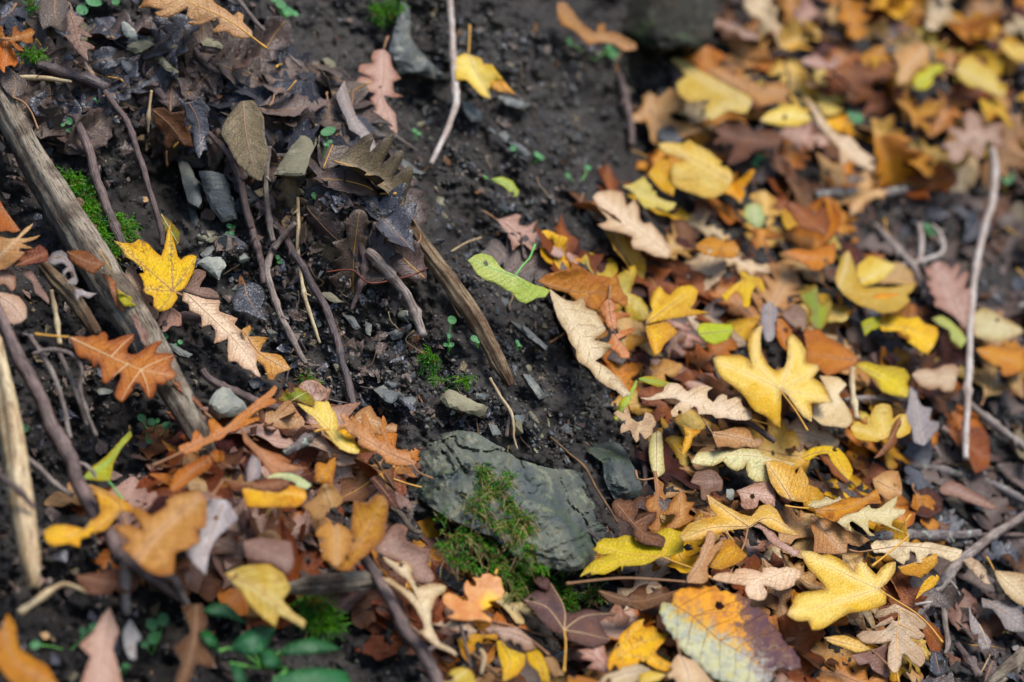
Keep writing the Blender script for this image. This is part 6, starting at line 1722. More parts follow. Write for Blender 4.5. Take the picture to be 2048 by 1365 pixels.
# ------------------------------------------------------------------ crumbled bits of leaf, one object of kind stuff
def leaf_bits(name, poly, count, smin, smax, rng, pal, label):
    lo, hi = poly.min(0), poly.max(0)
    Q = rng.uniform(lo, hi, (count * 4, 2))
    Q = Q[inside(poly, Q)][:count]
    mats = sorted(set(pal))
    VV, FF, MI = [], [], []
    k0 = 0
    for (u, v) in Q:
        _, a, b, n = ground_frame(u, v, 25)
        c = pt(u, v, float(depth(u, v)) - float(ground_relief(np.array([u]), np.array([v]))[0])) + n * rng.uniform(0, 0.006)
        n2 = n + a * rng.normal(0, 0.28) + b * rng.normal(0, 0.28)
        n2 /= np.linalg.norm(n2)
        ax = np.cross(n2, rng.normal(0, 1, 3))
        ax /= np.linalg.norm(ax)
        ay = np.cross(n2, ax)
        s = smin + (smax - smin) * rng.random() ** 2
        m = int(rng.integers(5, 9))
        an = np.sort(rng.uniform(0, 6.283, m))
        rr = rng.uniform(0.5, 1.1, m) * s
        el = rng.uniform(0.4, 1.0)
        cu = rng.normal(0, 0.35)
        VV.append(c)
        for t, r in zip(an, rr):
            x, y = math.cos(t) * r, math.sin(t) * r * el
            VV.append(c + ax * x + ay * y + n2 * (cu * x * x / s + rng.normal(0, 0.08) * s))
        for i in range(m):
            FF.append((k0, k0 + 1 + i, k0 + 1 + (i + 1) % m))
        MI += [mats.index(pal[int(rng.integers(len(pal)))])] * m
        k0 += m + 1
    me = mesh_from(name, np.array(VV), FF, smooth=False)
    V2 = np.array(VV)[:, [0, 2]]
    set_layers(me, V2, 10, np.ones(len(V2)), np.zeros(len(V2)), np.zeros(len(V2)))
    o = new_obj(name, me)
    for q in mats:
        me.materials.append(LM[q])
    me.polygons.foreach_set('material_index', np.array(MI, np.int32))
    tag(o, label, 'leaf litter', None, 'stuff')


leaf_bits('leaf_crumbs', DARKBANK, 1300, 0.002, 0.012, rngc, PAL_D + ['greybrown', 'brown', 'mauve', 'tan'], 'crumbled bits of dark leaf over the left bank')
leaf_bits('leaf_crumbs', LOWBANK, 350, 0.0015, 0.010, rngc, PAL_D + ['brown', 'greybrown'], 'crumbled bits of leaf among the roots')
leaf_bits('leaf_crumbs', region("-50,-50 700,-50 700,1400 -50,1400"), 900, 0.002, 0.011, rngc, PAL_D + ['brown', 'tan', 'mauve'], 'crumbled bits of leaf on the left of the bank')
leaf_bits('leaf_crumbs', LITTER_R, 500, 0.002, 0.012, rngc, PAL_D + ['brown', 'grey'], 'crumbled bits of leaf on the right soil')
leaf_bits('leaf_crumbs', FACE, 520, 0.0015, 0.007, rngc, PAL_D + ['brown', 'greybrown'], 'few crumbled bits of leaf on the bare soil face')

# ------------------------------------------------------------------ logs, sticks, roots
TW = """
log|P|weathered|-40,110 0,195 60,310 130,430 200,545 270,650 335,765 400,880 430,930|18 21 23 26 28 28 25 20 12|22|span|g10|thick weathered grey log running down the left side
fibrous_stalk|P|straw|-12,680 5,770 25,900 45,1050 62,1150 66,1175|14 19 21 21 19 17|70|span|g8s|pale fibrous upright stalk at the lower left edge
branch|W2|bark|-60,-740 66,-424 159,-238 225,-120 270,0 345,130 385,200 420,320 520,500 640,690 750,780 860,850 1000,960|10 11 14 15 16 14 14 14 12 9 6|55|span|x|purple brown forked branch curving across the lower left
stick|P|split|728,318 790,410 830,472 905,572 960,652 1000,730 1022,772|8 11 13 14 14 13 12|16|span|g9s|split weathered stick with frayed end on the bare bank
root|W0|bark|1190,760 1230,790 1350,920 1390,1020 1430,1180 1470,1340|5 6 8 8 8 7|22|hug||knobbly brown root below the slate purple oak leaf
root|W1|bark|1420,-20 1480,200 1520,330 1545,490|8 8 7 6|18|hug||knobbly brown root left of the forked pale twig
twig|W0|barkgrey|1575,860 1555,1100 1580,1340 1600,1410|5 5 6 6|24|hug||upper stem of the pale twig below the olive brown dead leaf
twig|W1|barkgrey|1620,250 1590,300 1560,420 1610,600 1680,760 1790,960|6 7 7 7 7 5|18|hug||forked pale twig running down the left slope
twig|W1|barkgrey|1730,140 1660,210 1600,290|5 6 6|22|hug||short side prong of the forked pale twig
stalk|W1|straw|1740,-10 1745,150 1745,300 1780,560 1870,840|4 4 4 4 3|16|hug||straight straw coloured stalk right of the forked pale twig
root|W1|barkdark|1500,20 1590,120 1690,260 1850,540 1930,700 1990,900 2040,1100 2080,1230|8 8 8 8 8 8 8 7|16|hug||long dark purple root ending above the orange oak leaf on the rock
root|W4|barkgrey|400,250 500,350 620,500 690,640 725,740|11 11 10 10 9|20|hug||smooth grey root bent over the damp soil
root|W4|bark|335,160 380,290 355,430 300,590|7 7 6 4|14|hug||short crooked root left of the smooth grey root
twig|W3|pale|870,-20 880,50 895,300 910,560 905,640 840,800 765,960|6 6 7 8 7 6 5|26|span||thin upper twig hanging over the bare soil
stem|P|pale|1985,300 1990,345 1988,395 1965,470 1948,560 1941,640 1938,720 1934,820 1930,920|9 8 8 7 7 7 7 7 6|60|span|x|tall pale bent stem standing at the right
twig|P|lichen|2080,1020 1980,968 1900,945 1810,928|8 8 8 7|16|hug||lichened twig lying at the right below the butter yellow maple
twig|P|barkgrey|2080,1010 2020,1050 1960,1090 1915,1128 1880,1170 1855,1205 1830,1235|7 8 9 11 12 10 9|22|hug|x|forked right twig crossing the soil at lower right
twig|P|barkgrey|1882,1175 1888,1230 1895,1290 1890,1310|7 7 6 4|16|hug||lower prong under the forked right twig
twig|P|pale|1815,1213 1850,1206 1890,1200|3 3 3|26|hug||tiny pale twig across the forked right twig
stick|P|lichen|1735,1078 1800,1072 1900,1072 1960,1068|11 12 11 8|14|hug||thick lichen covered stick behind the long pale cream oak leaf
twig|P|bark|1905,1075 1980,1070 2080,1073|4 4 4|16|hug||thin dark twig at the right end of the lichen covered stick
stick|P|lichen|1630,388 1700,386 1760,390 1810,382|9 10 10 8|22|hug||blurred grey stick in the upper drift
twig|W0|bark|440,680 520,880 560,1040 620,1200 680,1350 740,1520|8 9 9 10 10 9|24|span||purple brown twig beside the moss left of the speckled yellow leaf
twig|W0|barkgrey|330,190 440,320 560,460|6 6 5|14|hug||pale broken twig top at the upper left
twig|W0|bark|610,540 680,630 750,720 820,930 900,1200 940,1340 950,1440|6 6 6 6 6 6 5|22|span||long thin twig reaching down behind the speckled yellow leaf
stick|W0|barkdark|220,380 300,400 380,430 500,465 600,500 625,515|9 10 11 12 13 13|18|hug||thick dark broken stick at the upper left
straw|W0|straw|-40,450 120,455 250,460 400,475 420,480|5 5 5 5 3|22|hug||pale flat straw crossing under the thick dark stick
twig|W0|bark|880,490 930,545 970,590|10 10 8|14|hug||short stub twig above the dead brown crumpled leaf
rootlet|W0|barkdark|845,450 835,400 860,340 910,300 965,275|3 3 3 3 2|16|hug||curved dark rootlet below the big cream tan top leaf
twig|W0|bark|1150,280 1290,300 1470,330|5 6 5|14|hug||brown twig below the tip of the big cream tan top leaf
twig|W0|bark|1140,290 1180,350 1230,400 1285,430|6 6 6 5|14|hug||short bent twig left of the brown twig under the top leaf
twig|W0|barkgrey|1395,0 1480,110 1580,220 1680,320 1770,395|5 4 4 4 3|18|hug||long thin twig right of the big cream tan top leaf
twig|W0|barkgrey|1510,590 1600,585 1700,592 1795,605|5 5 5 4|16|hug||short pale twig lying level above the leaning tan flagstone
stalk|W0|straw|885,530 870,660 866,780|3 3 2|22|hug||small hanging straw left of the dead brown crumpled leaf
stub|W0|rootbrown|1365,610 1370,660 1365,715|5 5 4|16|hug||tiny peeled stub on the olive brown dead leaf
twig|W3|bark|250,420 350,520 440,635|3 3 2|20|hug||fine twig across the pinkish orange ridge leaf
twig|W3|barkgrey|545,790 620,840 690,885|3 3 2|12|hug||fine twig end below the pinkish orange ridge leaf
twig|W3|bark|1860,430 1900,560 1930,720 1940,850|8 7 7 6|20|hug||blurred short root at the right of the bare soil
twig|W5|bark|205,690 220,730 320,880 420,1080 480,1160 530,1230 610,1400|11 12 13 13 13 13 13|42|span|x|dark grey brown twig slanting down at the bottom
stub|P|weathered|560,1178 640,1168 700,1164 762,1160|8 15 16 15|46|hug|g6|broken weathered wood stub left of the dark bottom twig
rootlet|W4|red|150,365 260,350 320,360 380,415 440,430 560,405 660,380 745,340|1.6 1.6 1.6 1.6 1.6 1.6 1.6 1.6|22|hug||fine red wiry rootlet across the roots
rootlet|W4|straw|1110,985 1170,1090 1230,1180 1250,1270 1250,1330 1270,1400|3 3 3.5 3 2.5 1.5|16|hug||hanging straw coloured root above the rock outcrop
rootlet|W4|bark|1240,1160 1220,1240 1205,1330|5 4 4|12|hug||short pinkish root beside the hanging straw coloured root
rootlet|W5|barkdark|1250,250 1290,400 1350,520 1450,610 1510,680|2.6 2.6 2.6 2.6 2.2|26|hug||dark wiry root hanging over the outcrop to the lemon maple leaf
rootlet|W5|rootbrown|1195,65 1290,150 1380,230 1440,340 1510,450 1550,520|2.6 2.6 2.6 2.4 2.4 2|24|hug||light brown thin root crossing the right of the outcrop
rootlet|W5|rootbrown|1260,420 1290,500 1320,590 1340,660 1385,730|1.6 1.6 1.6 1.6 1.2|28|hug||hair thin root down the right part of the outcrop
twig|W5|bark|1675,40 1685,150 1700,250 1695,420|4 5 5 4|14|hug||purple brown upright twig right of the rock chunk
twig|W1|barkgrey|190,905 270,880 340,880 430,910 480,1000 470,1100 510,1250 560,1380|4 4 4 4 4 4 4 4|60|span||grey curved hooked twig below the large orange brown oak leaf
twig|W1|split|245,380 330,470 420,560 500,680 570,790|9 13 14 13 10|34|span|g6|weathered grey stick parallel to the log
twig|W1|straw|300,530 330,700 350,850|4 5 5|42|span||pale dry stem crossing the parallel weathered stick
twig|W1|barkgrey|170,790 300,1000 370,1200 410,1400|5 5 5 5|60|span||grey twig dropping left of the hooked twig
twig|W1|barkgrey|345,890 420,1060 480,1220 510,1320|5 5 5 5|48|span||brown grey twig just right of the grey dropping twig
twig|W2|barkgrey|100,140 210,230 290,310 385,375|5 5 5 5|48|span||pale thin twig meeting the purple brown branch
twig|W2|straw|100,1000 200,930 300,860 360,850 470,895|8 7 6 5 4|40|span||pale stick at the lower left below the fibrous stalk
twig|W2|barkgrey|655,740 665,850 668,1000|9 9 8|60|span||downward prong below the purple brown branch
twig|W2|bark|-20,260 80,330 180,440|6 6 5|92|span||blurred brown twig across the fibrous stalk
twig|P|straw|1800,640 1760,560 1700,470 1650,420|0 0 0 0|0|hug|skip|
twig|X4|barkgrey|530,0 650,150 800,300 930,470 1100,830|7 8 8 8 6|26|hug||blurred grey twig left of the pink feathery oak leaf
twig|X4|pale|970,0 1000,150 980,330 960,380|5 5 5 4|22|hug||blurred thin loop stem above the pink feathery oak leaf
twig|X4|pale|1100,0 1190,90 1220,200 1190,300 1000,370 730,430|4 4 4 4 4 4|24|hug||blurred curved stem loop right of the thin loop stem
twig|Y7|barkgrey|1430,490 1600,640 1780,790 1960,920 2060,1010|7 7 8 7 6|26|hug||brown grey twig leaving the foot of the tall pale stem
twig|Y7|barkgrey|1200,800 1330,920 1480,1100 1640,1290|7 7 7 6|24|hug||dull twig below the lavender grey pointed leaf
twig|Y7|barkgrey|200,520 400,495 600,500 830,530|5 5 5 4|30|hug||thin pale twig above the butter yellow maple leaf
twig|Y7|straw|285,190 290,400 310,560 345,710|6 6 5 5|66|span||blurred straw stalk left of the butter yellow maple leaf
twig|Y4|bark|1360,980 1440,1080 1510,1190 1590,1320|8 8 9 9|14|hug||reddish broken twig in the lower right corner
twig|Y4|weathered|1640,1400 1800,1290 1930,1200 2060,1090|12 13 14 15|12|hug|g6|thick brown stick in the bottom right corner
twig|Z4|bark|1250,190 1380,160 1480,180 1560,195|8 10 9 8|22|hug||cut brown twig under the long cream wavy oak leaf
twig|Z5|bark|430,0 470,60 600,150 800,230 1000,320 1200,390 1400,430 1480,450|7 8 8 8 8 9 9 8|22|hug||long brown twig running under the mottled green leaf tip
twig|Z6|lichen|440,420 380,480 240,570 90,660|9 9 9 8|44|hug||grey scaly twig left of the orange oak leaf on the rock
twig|Z6|rootbrown|1000,690 1080,800 1160,920 1230,1020|3 3 3 3|20|hug||thin brown stalk beside the dark hollow by the rock
twig|Z7|weathered|930,290 1000,330 1080,410 1150,510 1240,545|5 6 6 6 5|22|hug||flat grey twig beside the pinkish mauve leaf
twig|Y1|bark|1100,560 1140,800 1180,980 1240,1230|3 3 3 3|52|span||thin brown stalk over the pale lobes at the bottom
twig|Y1|rootbrown|1240,1070 1380,1180 1550,1330|5 5 4|52|hug||brown bent stalk at the bottom below the amber arching leaf
stub|Y1|straw|1330,1030 1370,1110 1350,1290|5 6 4|52|hug||fuzzy pale bud stalk at the bottom
twig|X0|bark|1460,730 1600,800 1780,940|5 6 6|46|hug||purple brown stalk right of the curled beige strip
"""
SPURS = {'branch': [("W2", "490,250 450,215 385,190", 5), ("W2", "510,300 490,250 440,220", 5), ("W2", "860,800 930,830 1000,970", 8)],
         'dark grey brown twig': [("Y1", "760,1060 850,1010 950,980", 6)],
         'tall pale bent': [], 'forked right': [("P", "1890,1150 1912,1176 1920,1192", 3)],
         'parallel': []}
for i, line in enumerate(TW.strip().split('\n')):
    nm, fr, mt, pth, rad, cl, mode, fl, lab = line.split('|')
    if fl == 'skip':
        continue
    P = px(fr, pth)
    k = FR[fr][2] if False else 1.0
    rr = [float(q) for q in rad.split()]
    gro = 0
    if fl.startswith('g'):
        gro = int(''.join(ch for ch in fl if ch.isdigit()))
    o, W, base = make_twig(nm, P, rr, mt, clear=float(cl), mode=mode, label=lab, grooves=gro, seed=i, splinter=fl.endswith('s'), cat='log' if nm == 'log' else ('root' if 'root' in nm else 'twig'))
    TOP_LABELS.add(lab)
    if mode == 'hug' and not gro and max(rr) >= 4 and len(W) > 18:
        rs_ = np.random.default_rng(i + 700)
        S = smooth_open(P, 7)
        for q in range(int(rs_.integers(1, 4))):          # broken side stubs
            j = int(rs_.integers(3, len(S) - 4))
            tg = S[j + 1] - S[j - 1]
            tg = tg / (np.linalg.norm(tg) + 1e-9)
            sd_ = np.array([-tg[1], tg[0]]) * (1 if rs_.random() < 0.5 else -1)
            e_ = S[j] + (sd_ * 0.8 + tg * 0.7) * rs_.uniform(10, 20)
            make_twig('side_stub', np.array([S[j], (S[j] + e_) / 2 + rs_.normal(0, 1, 2), e_]), [max(rr) * 0.55, max(rr) * 0.35], mt, clear=float(cl), mode='hug', parent=o, seed=i + 60 + q, origin=base, sides=6)
    for key, sps in SPURS.items():
        if key in lab or key == nm:
            for (f2, p2, r2) in sps:
                make_twig('side_spur', px(f2, p2), [r2, r2 * 0.6], mt, clear=float(cl), mode=mode, parent=o, seed=i + 50, origin=base)

# black charred wood beside the moss
P = px('Z7', "1360,800 1430,850 1520,940 1610,1010 1680,1060 1670,1160 1560,1110 1500,1070 1390,1010 1340,900")
SM['char'] = WM['char']
make_stone('charred_wood', P, 'char', 'black charred piece of wood left of the moss', lift=14, bulge=10, thick=30, spacing=6, seed=70, rough=2.5, cat='wood')

# small broken twiglets scattered in the soil
for (u, v) in scatter(LOWBANK, 14, 50, rngc) + scatter(DARKBANK, 16, 60, rngc) + scatter(FACE, 9, 80, rngc) + scatter(SOILR, 10, 70, rngc):
    a = rngc.uniform(0, math.pi)
    L = rngc.uniform(14, 38)
    d = np.array([math.cos(a), math.sin(a)]) * L
    mt = ('barkgrey', 'rootbrown', 'straw', 'bark')[int(rngc.integers(4))]
    P = np.array([(u - d[0], v - d[1]), (u + rngc.normal(0, 3), v + rngc.normal(0, 3)), (u + d[0], v + d[1])])
    wd = {'barkgrey': 'grey', 'rootbrown': 'brown', 'straw': 'straw coloured', 'bark': 'purple brown'}[mt]
    make_twig('twiglet', P, [rngc.uniform(1.2, 2.6), rngc.uniform(1.0, 2.0)], mt, clear=7, mode='hug', label=unique_label(f"tiny {wd} broken twiglet", u, v, ('thin', 'short')), seed=int(rngc.integers(9999)), sides=6)

# hair roots hanging out of the bare earth
for (u, v) in scatter(FACE, 16, 60, rngc) + scatter(LOWBANK, 14, 50, rngc):
    L = rngc.uniform(24, 60)
    P = np.array([(u, v), (u + rngc.normal(0, 9), v + L * 0.35), (u + rngc.normal(4, 12), v + L * 0.7), (u + rngc.normal(8, 16), v + L)])
    make_twig('rootlet', P, [1.3, 0.9, 0.6], ('rootbrown', 'straw')[int(rngc.integers(2))], clear=8, mode='hug', label=unique_label("hair thin root hanging from the soil", u, v, ('wavy', 'pale')), seed=int(rngc.integers(9999)), sides=5, cat='root', knots=False)

# ------------------------------------------------------------------ moss
from mathutils.bvhtree import BVHTree
bpy.context.view_layer.update()
for o in bpy.data.objects:
    if o.name.split('.')[0] in ('rock_outcrop', 'rock_chunk', 'ridge_slab'):
        STONE_TREES.append(BVHTree.FromPolygons([o.matrix_world @ q.co for q in o.data.vertices], [tuple(p.vertices) for p in o.data.polygons]))


def moss_patch(name, poly, count, label, rng, lift=0.0, dead=0.25, L0=0.0055, L1=0.013, hang=0.6, strands=0, tail=(0.012, 0.03)):
    Q = []
    lo, hi = poly.min(0), poly.max(0)
    while sum(len(q) for q in Q) < count:
        q = rng.uniform(lo, hi, (count, 2))
        q = q[inside(poly, q)]
        cl = vnoise(q[:, 0] / 22, q[:, 1] / 22, 4) + 0.5
        q = q[rng.random(len(q)) < np.clip(cl * 3.0 - 0.95, 0.02, 1)]
        Q.append(q)
    Q = np.vstack(Q)[:count]
    z = depth(Q[:, 0], Q[:, 1]) - lift
    C = pt(Q[:, 0], Q[:, 1], z)
    eye = Vector((0, 0, CAM_H))
    for i in range(len(C)):               # grow on whatever stone lies there
        dv = (Vector(C[i]) - eye).normalized()
        for tr in STONE_TREES:
            hit = tr.ray_cast(eye, dv)
            if hit[0] is not None and (hit[0] - eye).length < (Vector(C[i]) - eye).length + 0.02:
                C[i] = np.array(hit[0])
    cen = poly.mean(0)
    _, a, b, n = ground_frame(cen[0], cen[1])
    VV, FF, MI = [], [], []
    k0 = 0
    down = np.array([0, 0, -1.0])

    def shoot(c, L, mat, leaves, hg):
        nonlocal k0
        d = n * rng.uniform(0.5, 1.2) + a * rng.normal(0, 0.5) + b * rng.normal(0, 0.5)
        d /= np.linalg.norm(d)
        steps = 5
        p = c.copy()
        pts = [p.copy()]
        for s in range(steps):
            d = d + down * hg * 0.35 + rng.normal(0, 0.16, 3)
            d /= np.linalg.norm(d)
            p = p + d * L / steps
            pts.append(p.copy())
        pts = np.array(pts)
        sd = np.cross(d, n)
        sd /= np.linalg.norm(sd) + 1e-9
        w = 0.00028
        for s in range(steps):
            VV.extend([pts[s] - sd * w, pts[s] + sd * w, pts[s + 1] + sd * w * 0.7, pts[s + 1] - sd * w * 0.7])
            FF.append((k0, k0 + 1, k0 + 2, k0 + 3))
            MI.append(mat)
            k0 += 4
        for s in range(leaves):
            t = rng.uniform(0.15, 1.0) * steps
            i = min(int(t), steps - 1)
            q = pts[i] + (pts[i + 1] - pts[i]) * (t - i)
            ax = pts[i + 1] - pts[i]
            ax /= np.linalg.norm(ax) + 1e-9
            o = np.cross(ax, rng.normal(0, 1, 3))
            o /= np.linalg.norm(o) + 1e-9
            e = (o * 0.8 + ax * 0.7) * rng.uniform(0.0012, 0.0024)
            sd2 = np.cross(e, ax)
            sd2 = sd2 / (np.linalg.norm(sd2) + 1e-9) * rng.uniform(0.0003, 0.0006)
            VV.extend([q - sd2 * 0.5, q + e * 0.5 - sd2, q + e, q + e * 0.5 + sd2])
            FF.append((k0, k0 + 1, k0 + 2, k0 + 3))
            MI.append(mat)
            k0 += 4

    for c in C:
        old = rng.random() < dead
        shoot(c, rng.uniform(L0, L1), 1 if old else 0, 6 if old else 11, hang)
    for c in C[:strands]:
        shoot(c, rng.uniform(*tail), 1, 4, hang * 2.0)
    me = mesh_from(name, np.array(VV), FF, smooth=False)
    o = new_obj(name, me)
    me.materials.append(MOSS)
    me.materials.append(MOSS_OLD)
    me.polygons.foreach_set('material_index', np.array(MI, np.int32))
    tag(o, label, 'moss', None, 'stuff')
    return o


rngm = np.random.default_rng(5)
moss_patch('moss', px('W5', "800,230 900,200 960,215 1010,330 990,420 1080,480 1110,600 1090,700 1060,800 1040,900 990,930 920,900 880,800 760,780 670,740 590,660 565,520 640,460 760,440 790,340"), 1350,
           'green and straw coloured moss hanging over the rock outcrop', rngm, lift=0.046, dead=0.36, strands=170, L0=0.005, L1=0.010)
moss_patch('moss', px('W5', "1040,720 1110,750 1220,740 1230,770 1180,830 1100,840 1080,900 1040,930 980,930 960,880 1000,800"), 420, 'bright green moss at the foot of the rock outcrop', rngm, lift=0.026, dead=0.12)
moss_patch('moss', px('W5', "1220,860 1300,900 1330,980 1280,990 1230,930"), 130, 'small green moss patch right of the brown maple leaf', rngm, lift=0.014, dead=0.15)
moss_patch('moss', px('W5', "1380,890 1460,880 1480,940 1400,950"), 60, 'thin green moss tuft above the brown curved oak leaf', rngm, lift=0.012, dead=0.4)
moss_patch('moss', px('Z2', "560,-160 760,-120 860,-60 960,40 1000,200 1060,330 1150,280 1280,300 1400,390 1390,450 1300,520 1250,560 1290,740 1210,830 1120,700 1000,520 960,430 830,400 790,280 660,150 600,40"), 1500,
           'dark green moss beside the weathered log', rngm, lift=0.024, dead=0.12)
moss_patch('moss', px('W3', "420,-20 590,-20 590,60 540,160 520,220 480,190 440,110 400,60"), 260, 'blurred green moss on the ridge slab at the top', rngm, lift=0.02, dead=0.1, L0=0.007)
moss_patch('moss', px('W4', "720,820 780,840 800,880 770,950 740,940 730,880"), 90, 'small bright moss tuft among the roots', rngm, lift=0.010, dead=0.05)
moss_patch('moss', px('W4', "760,1000 830,990 900,1000 980,990 970,1005 880,1015 770,1020"), 60, 'creeping moss strands above the long buff slate', rngm, lift=0.010, dead=0.1)
moss_patch('moss', px('W2', "1600,930 1720,920 1770,1010 1780,1110 1700,1150 1640,1100 1600,1020"), 320, 'blurred green moss right of the green plant at the bottom', rngm, lift=0.02, dead=0.05, L0=0.008, L1=0.016)
moss_patch('moss', px('Z0', "300,-10 370,0 400,80 370,150 300,140"), 80, 'green moss sprigs in the top left corner', rngm, lift=0.012, dead=0.1)
moss_patch('moss', px('Z0', "250,580 330,560 400,580 380,600 280,600"), 60, 'small moss sprig at the upper left', rngm, lift=0.02, dead=0.05)
moss_patch('moss', px('Z5', "1390,20 1470,10 1540,80 1560,160 1490,170 1420,80"), 70, 'mossy straw tuft above the mottled green leaf tip', rngm, lift=0.008, dead=0.7)
moss_patch('moss', px('P', "1360,200 1420,210 1430,260 1380,270"), 60, 'blurred dark moss left of the brown upper oak leaf', rngm, lift=0.01, dead=0.05)

# ------------------------------------------------------------------ seedlings and the leafy plant
def disc_mesh(r, el, rng, cup=0.18):
    n = 12
    a = np.arange(n) / n * 2 * math.pi
    V = [(0, 0, 0)]
    for q in (0.55, 1.0):
        rr = r * q * (1 + 0.05 * np.cos(2 * a + rng.uniform(0, 6)))
        V += [(x, y, cup * r * q * q) for x, y in zip(np.cos(a) * rr * el, np.sin(a) * rr)]
    Fc = [(0, 1 + i, 1 + (i + 1) % n) for i in range(n)] + [(1 + i, 1 + n + i, 1 + n + (i + 1) % n, 1 + (i + 1) % n) for i in range(n)]
    me = mesh_from('seed_leaf', V, Fc)
    V2 = np.array(V)[:, :2]
    set_layers(me, V2, 10, np.ones(len(V2)), np.zeros(len(V2)), np.zeros(len(V2)))
    return me


def seedling(leaves, label, foot=None, group='green seedlings on the bank', clear=0.014):
    """leaves: (u, v, radius px, elongation, lean)."""
    rng = np.random.default_rng(int(leaves[0][0] * 7 + leaves[0][1]))
    if foot is None:
        foot = (np.mean([l[0] for l in leaves]) + rng.normal(0, 3), max(l[1] for l in leaves) + 14)
    base = pt(foot[0], foot[1], float(depth(*foot)) - 0.002)
    root = bpy.data.objects.new('seedling', None)
    root.empty_display_size = 0.01
    root.location = base
    COL.objects.link(root)
    for (u, v, r, el, lean) in leaves:
        z = float(depth(u, v)) - clear - rng.uniform(0, 0.006)
        c = pt(u, v, z)
        mpp = z / PXF
        _, a, b, n = ground_frame(u, v)
        nn = n * 0.8 + np.array([0, -0.45, 0.35]) + rng.normal(0, 0.15, 3)
        nn /= np.linalg.norm(nn)
        ax = np.array([math.cos(lean), 0, math.sin(lean)])
        ax = ax - (ax @ nn) * nn
        ax /= np.linalg.norm(ax)
        ay = np.cross(nn, ax)
        lf = new_obj('seed_leaf', disc_mesh(r * mpp * 0.92, el, rng), root, LM['sprout'])
        d = c - base
        lf.matrix_local = Matrix(((ax[0], ay[0], nn[0], d[0]), (ax[1], ay[1], nn[1], d[1]), (ax[2], ay[2], nn[2], d[2]), (0, 0, 0, 1)))
        m2 = (base + c) / 2 + rng.normal(0, 0.0015, 3)
        S = smooth_open(np.array([base, m2, c]), 0.003)
        new_obj('stem', tube_mesh('stem', S - base, 0.0006, 5), root, VEIN['green'])
    tag(root, label, 'seedling', group)
    TOP_LABELS.add(label)


seedling([(164, 21, 13, 1.0, 0.4), (188, 5, 12, 1.5, -0.4), (176, -8, 10, 1.0, 1)], 'large leaved green seedling beside the purple mauve oak leaf', (160, 40))
seedling([(232, 4, 9, 1.0, 0.6), (240, -10, 9, 1.1, 0.6)], 'green seedling at the top edge left of the big cream tan leaf')
seedling([(138, 243, 8, 1.0, 0.2), (150, 254, 8, 1.0, -0.5), (126, 250, 4, 1.2, 0.5), (138, 262, 5, 1.4, -0.6)], 'four leaved green seedling beside the top of the log', (128, 268))
seedling([(656, 264, 12, 1.55, 0.9), (653, 290, 5, 1.4, -0.5), (660, 284, 5, 1.2, 0.3)], 'tall green seedling with a big upright seed leaf by the flagstone', (632, 334), clear=0.03)
seedling([(195, 204, 4, 1.1, 0.5), (190, 198, 3, 1.0, 1)], 'tiny green seedling under the thick dark stick')
seedling([(283, 837, 10, 0.9, 0.9), (304, 845, 10, 0.9, 0.8), (316, 842, 6, 0.9, 0.7), (333, 852, 11, 0.9, 1.0)], 'row of round green seed leaves below the large orange brown oak leaf', (306, 870))
seedling([(299, 884, 7, 1, 0.3), (293, 868, 3, 1, 0.3)], 'small green sprout under the row of round seed leaves')
seedling([(45, 857, 11, 1.3, -0.3)], 'blurred green seed leaf left of the grey dropping twig')
seedling([(312, 665, 6, 0.9, 0.9), (329, 673, 8, 1.1, -0.6)], 'green sprout pair below the tan oak lobes')
seedling([(360, 685, 6, 1, 0.2), (352, 690, 4, 1, 0.2)], 'round green sprout right of the sprout pair')
seedling([(904, 641, 10, 1.0, 0.2), (899, 672, 6, 1.0, 0.5), (891, 690, 5, 1, 0.3), (903, 690, 6, 1, 0.3)], 'green clover like seedling left of the split stick', (896, 705))
seedling([(458, 452, 6, 1, 0.3), (466, 455, 6, 1, -0.3), (455, 468, 6, 1, 0.5), (463, 468, 6, 1, 0.1)], 'pale green clover seedling right of the upright slates')
seedling([(556, 515, 5, 1.2, -0.8), (559, 524, 5, 1.3, -0.8)], 'small green sprout between the roots')
seedling([(502, 664, 4, 1.3, 1.0)], 'tiny green sprout above the pinkish orange oak leaf')
seedling([(829, 262, 6, 1, 0.2), (837, 268, 7, 1, 0.4)], 'blurred green seedling at the foot of the ridge')
seedling([(628, 390, 6, 1, 0.4), (629, 396, 4, 1, 1)], 'small green sprout below the leaning flagstone')
seedling([(1026, 297, 7, 1, 0.4), (1074, 311, 9, 1, 0.5), (1082, 316, 8, 1, 0.2)], 'blurred green seedlings in the middle of the bare soil')
seedling([(1175, 336, 8, 1, 0.4), (1135, 352, 8, 1, 0.4)], 'blurred faint green sprouts right of the small pale green leaf')
seedling([(1137, 84, 9, 1, 0.4), (1226, 108, 11, 1.1, 0.9), (1218, 95, 8, 1, 0.6)], 'blurred green seedling under the orange curled top leaf')
seedling([(1034, 684, 5, 1, 0.4), (1037, 690, 5, 1, 1)], 'small green sprout right of the split stick end')
seedling([(560, 10, 14, 1.1, 0.3), (575, 24, 12, 1.1, 0.8), (545, -4, 10, 1, 0.2), (590, 28, 8, 1, 0.2)], 'blurred green clover at the top right of the big cream tan leaf')
seedling([(1519, 317, 11, 1.2, 0.6), (1510, 328, 8, 1, 0.2)], 'blurred green sprout below the brown upper oak leaf')
seedling([(1860, 352, 10, 1, 0.4), (1868, 346, 8, 1, 0.9)], 'blurred green sprout under the pink star shaped leaf')
seedling([(2014, 360, 11, 1, 0.4), (2022, 354, 9, 1, 0.9)], 'blurred green sprout right of the tall pale stem top')
seedling([(1866, 463, 13, 1.2, 0.4), (1855, 455, 9, 1, 0.2)], 'blurred green sprout left of the tall pale stem')
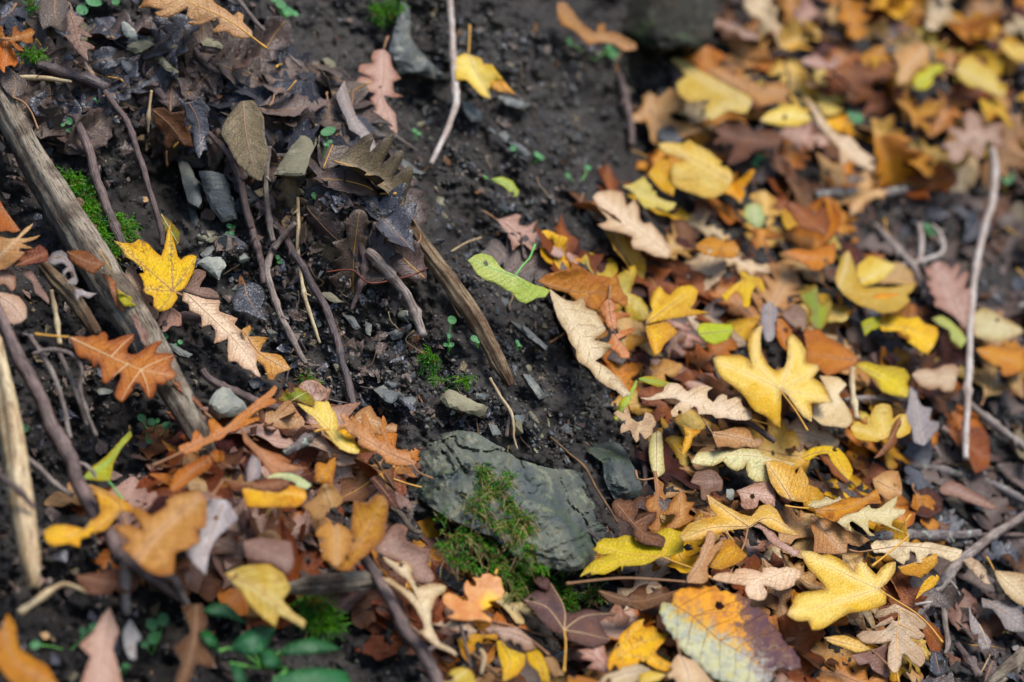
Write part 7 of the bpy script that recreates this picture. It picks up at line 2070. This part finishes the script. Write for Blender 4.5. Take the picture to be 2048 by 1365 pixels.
seedling([(1712, 238, 15, 1.2, 0.7), (1700, 230, 8, 1, 0.2)], 'blurred mint green leaf pair in the upper drift', clear=0.05)
seedling([(304, 1250, 14, 1.0, 0.4), (308, 1276, 15, 1.0, 0.1), (326, 1240, 14, 1.0, 0.8), (290, 1290, 9, 1.1, 0.4)], 'blurred green clover at the bottom left', (305, 1310), clear=0.03)
seedling([(167, 1264, 10, 1, 0.4), (188, 1254, 10, 1.2, 0.4), (70, 1290, 10, 1.2, 0.4)], 'blurred green sprouts left of the blurred pink oak leaf')
seedling([(52, 1358, 14, 1.2, 0.2), (64, 1350, 9, 1.1, 0.2)], 'blurred green sprout in the bottom left corner')
seedling([(252, 1333, 9, 1.2, 0.2), (240, 1340, 6, 1, 0.4)], 'blurred green sprout at the bottom under the pink oak leaf')
seedling([(948, 678, 8, 1.2, 0.4), (955, 684, 5, 1.0, 0.1)], 'pale mint leaf scrap beside the split stick')

PL = ["1080,985 1130,945 1200,950 1260,1000 1310,1060 1200,1020 1120,1010|1370,1210 1250,1010 1085,985", "1050,1100 1100,1090 1150,1140 1160,1200 1110,1180|1160,1200 1055,1100",
      "1210,1190 1280,1110 1380,1060 1460,1080 1430,1150 1380,1210 1290,1220|1220,1190 1450,1090", "1470,1210 1530,1160 1640,1130 1740,1150 1805,1190 1700,1210 1580,1220 1500,1225|1470,1210 1640,1170 1800,1190",
      "1450,1340 1560,1300 1700,1290 1830,1310 1880,1400 1450,1400|1455,1350 1700,1330 1870,1370", "1210,1260 1280,1280 1320,1400 1260,1400|1220,1265 1300,1390", "1370,1190 1440,1190 1490,1260 1470,1300 1400,1270|1380,1195 1480,1290"]
foot = px('W2', "1390,1290")[0]
base = pt(foot[0], foot[1], float(depth(*foot)) - 0.005)
plant = bpy.data.objects.new('leafy_plant', None)
plant.location = base
plant.empty_display_size = 0.02
COL.objects.link(plant)
for i, s in enumerate(PL):
    ol, rb = s.split('|')
    P = px('W2', ol)
    R = px('W2', rb)
    mp, mpp = hero_mapper(P, 9 + 1.5 * i, (0.1, 0.1))
    Pp = smooth_closed(P, 5)
    V2, T = fill(Pp, 10, 0.2, i)
    tt, dd, dpx, _ = rib_coords(V2, R)
    ed = seg_dist(V2, Pp, np.roll(Pp, -1, 0))[0].min(1)
    W = mp(V2, -0.25 * dpx * mpp + 0.01 * np.sin(tt * 3))
    me = mesh_from('leaf', W - base, [t[::-1] for t in T])
    set_layers(me, V2, mpp * 10, np.ones(len(V2)), tt, dd)
    lf = new_obj('leaf', me, plant, LM['plant'])
    md = lf.modifiers.new('thickness', 'SOLIDIFY')
    md.thickness = 0.0005
    S = smooth_open(np.array([base, (base + W.mean(0)) / 2 + np.array([0, -0.004, 0.006]), mp(R[:1], np.zeros(1))[0]]), 0.005)
    new_obj('stem', tube_mesh('stem', S - base, 0.0012, 6), plant, VEIN['green'])
tag(plant, 'glossy green broad leaved plant at the bottom left', 'plant')
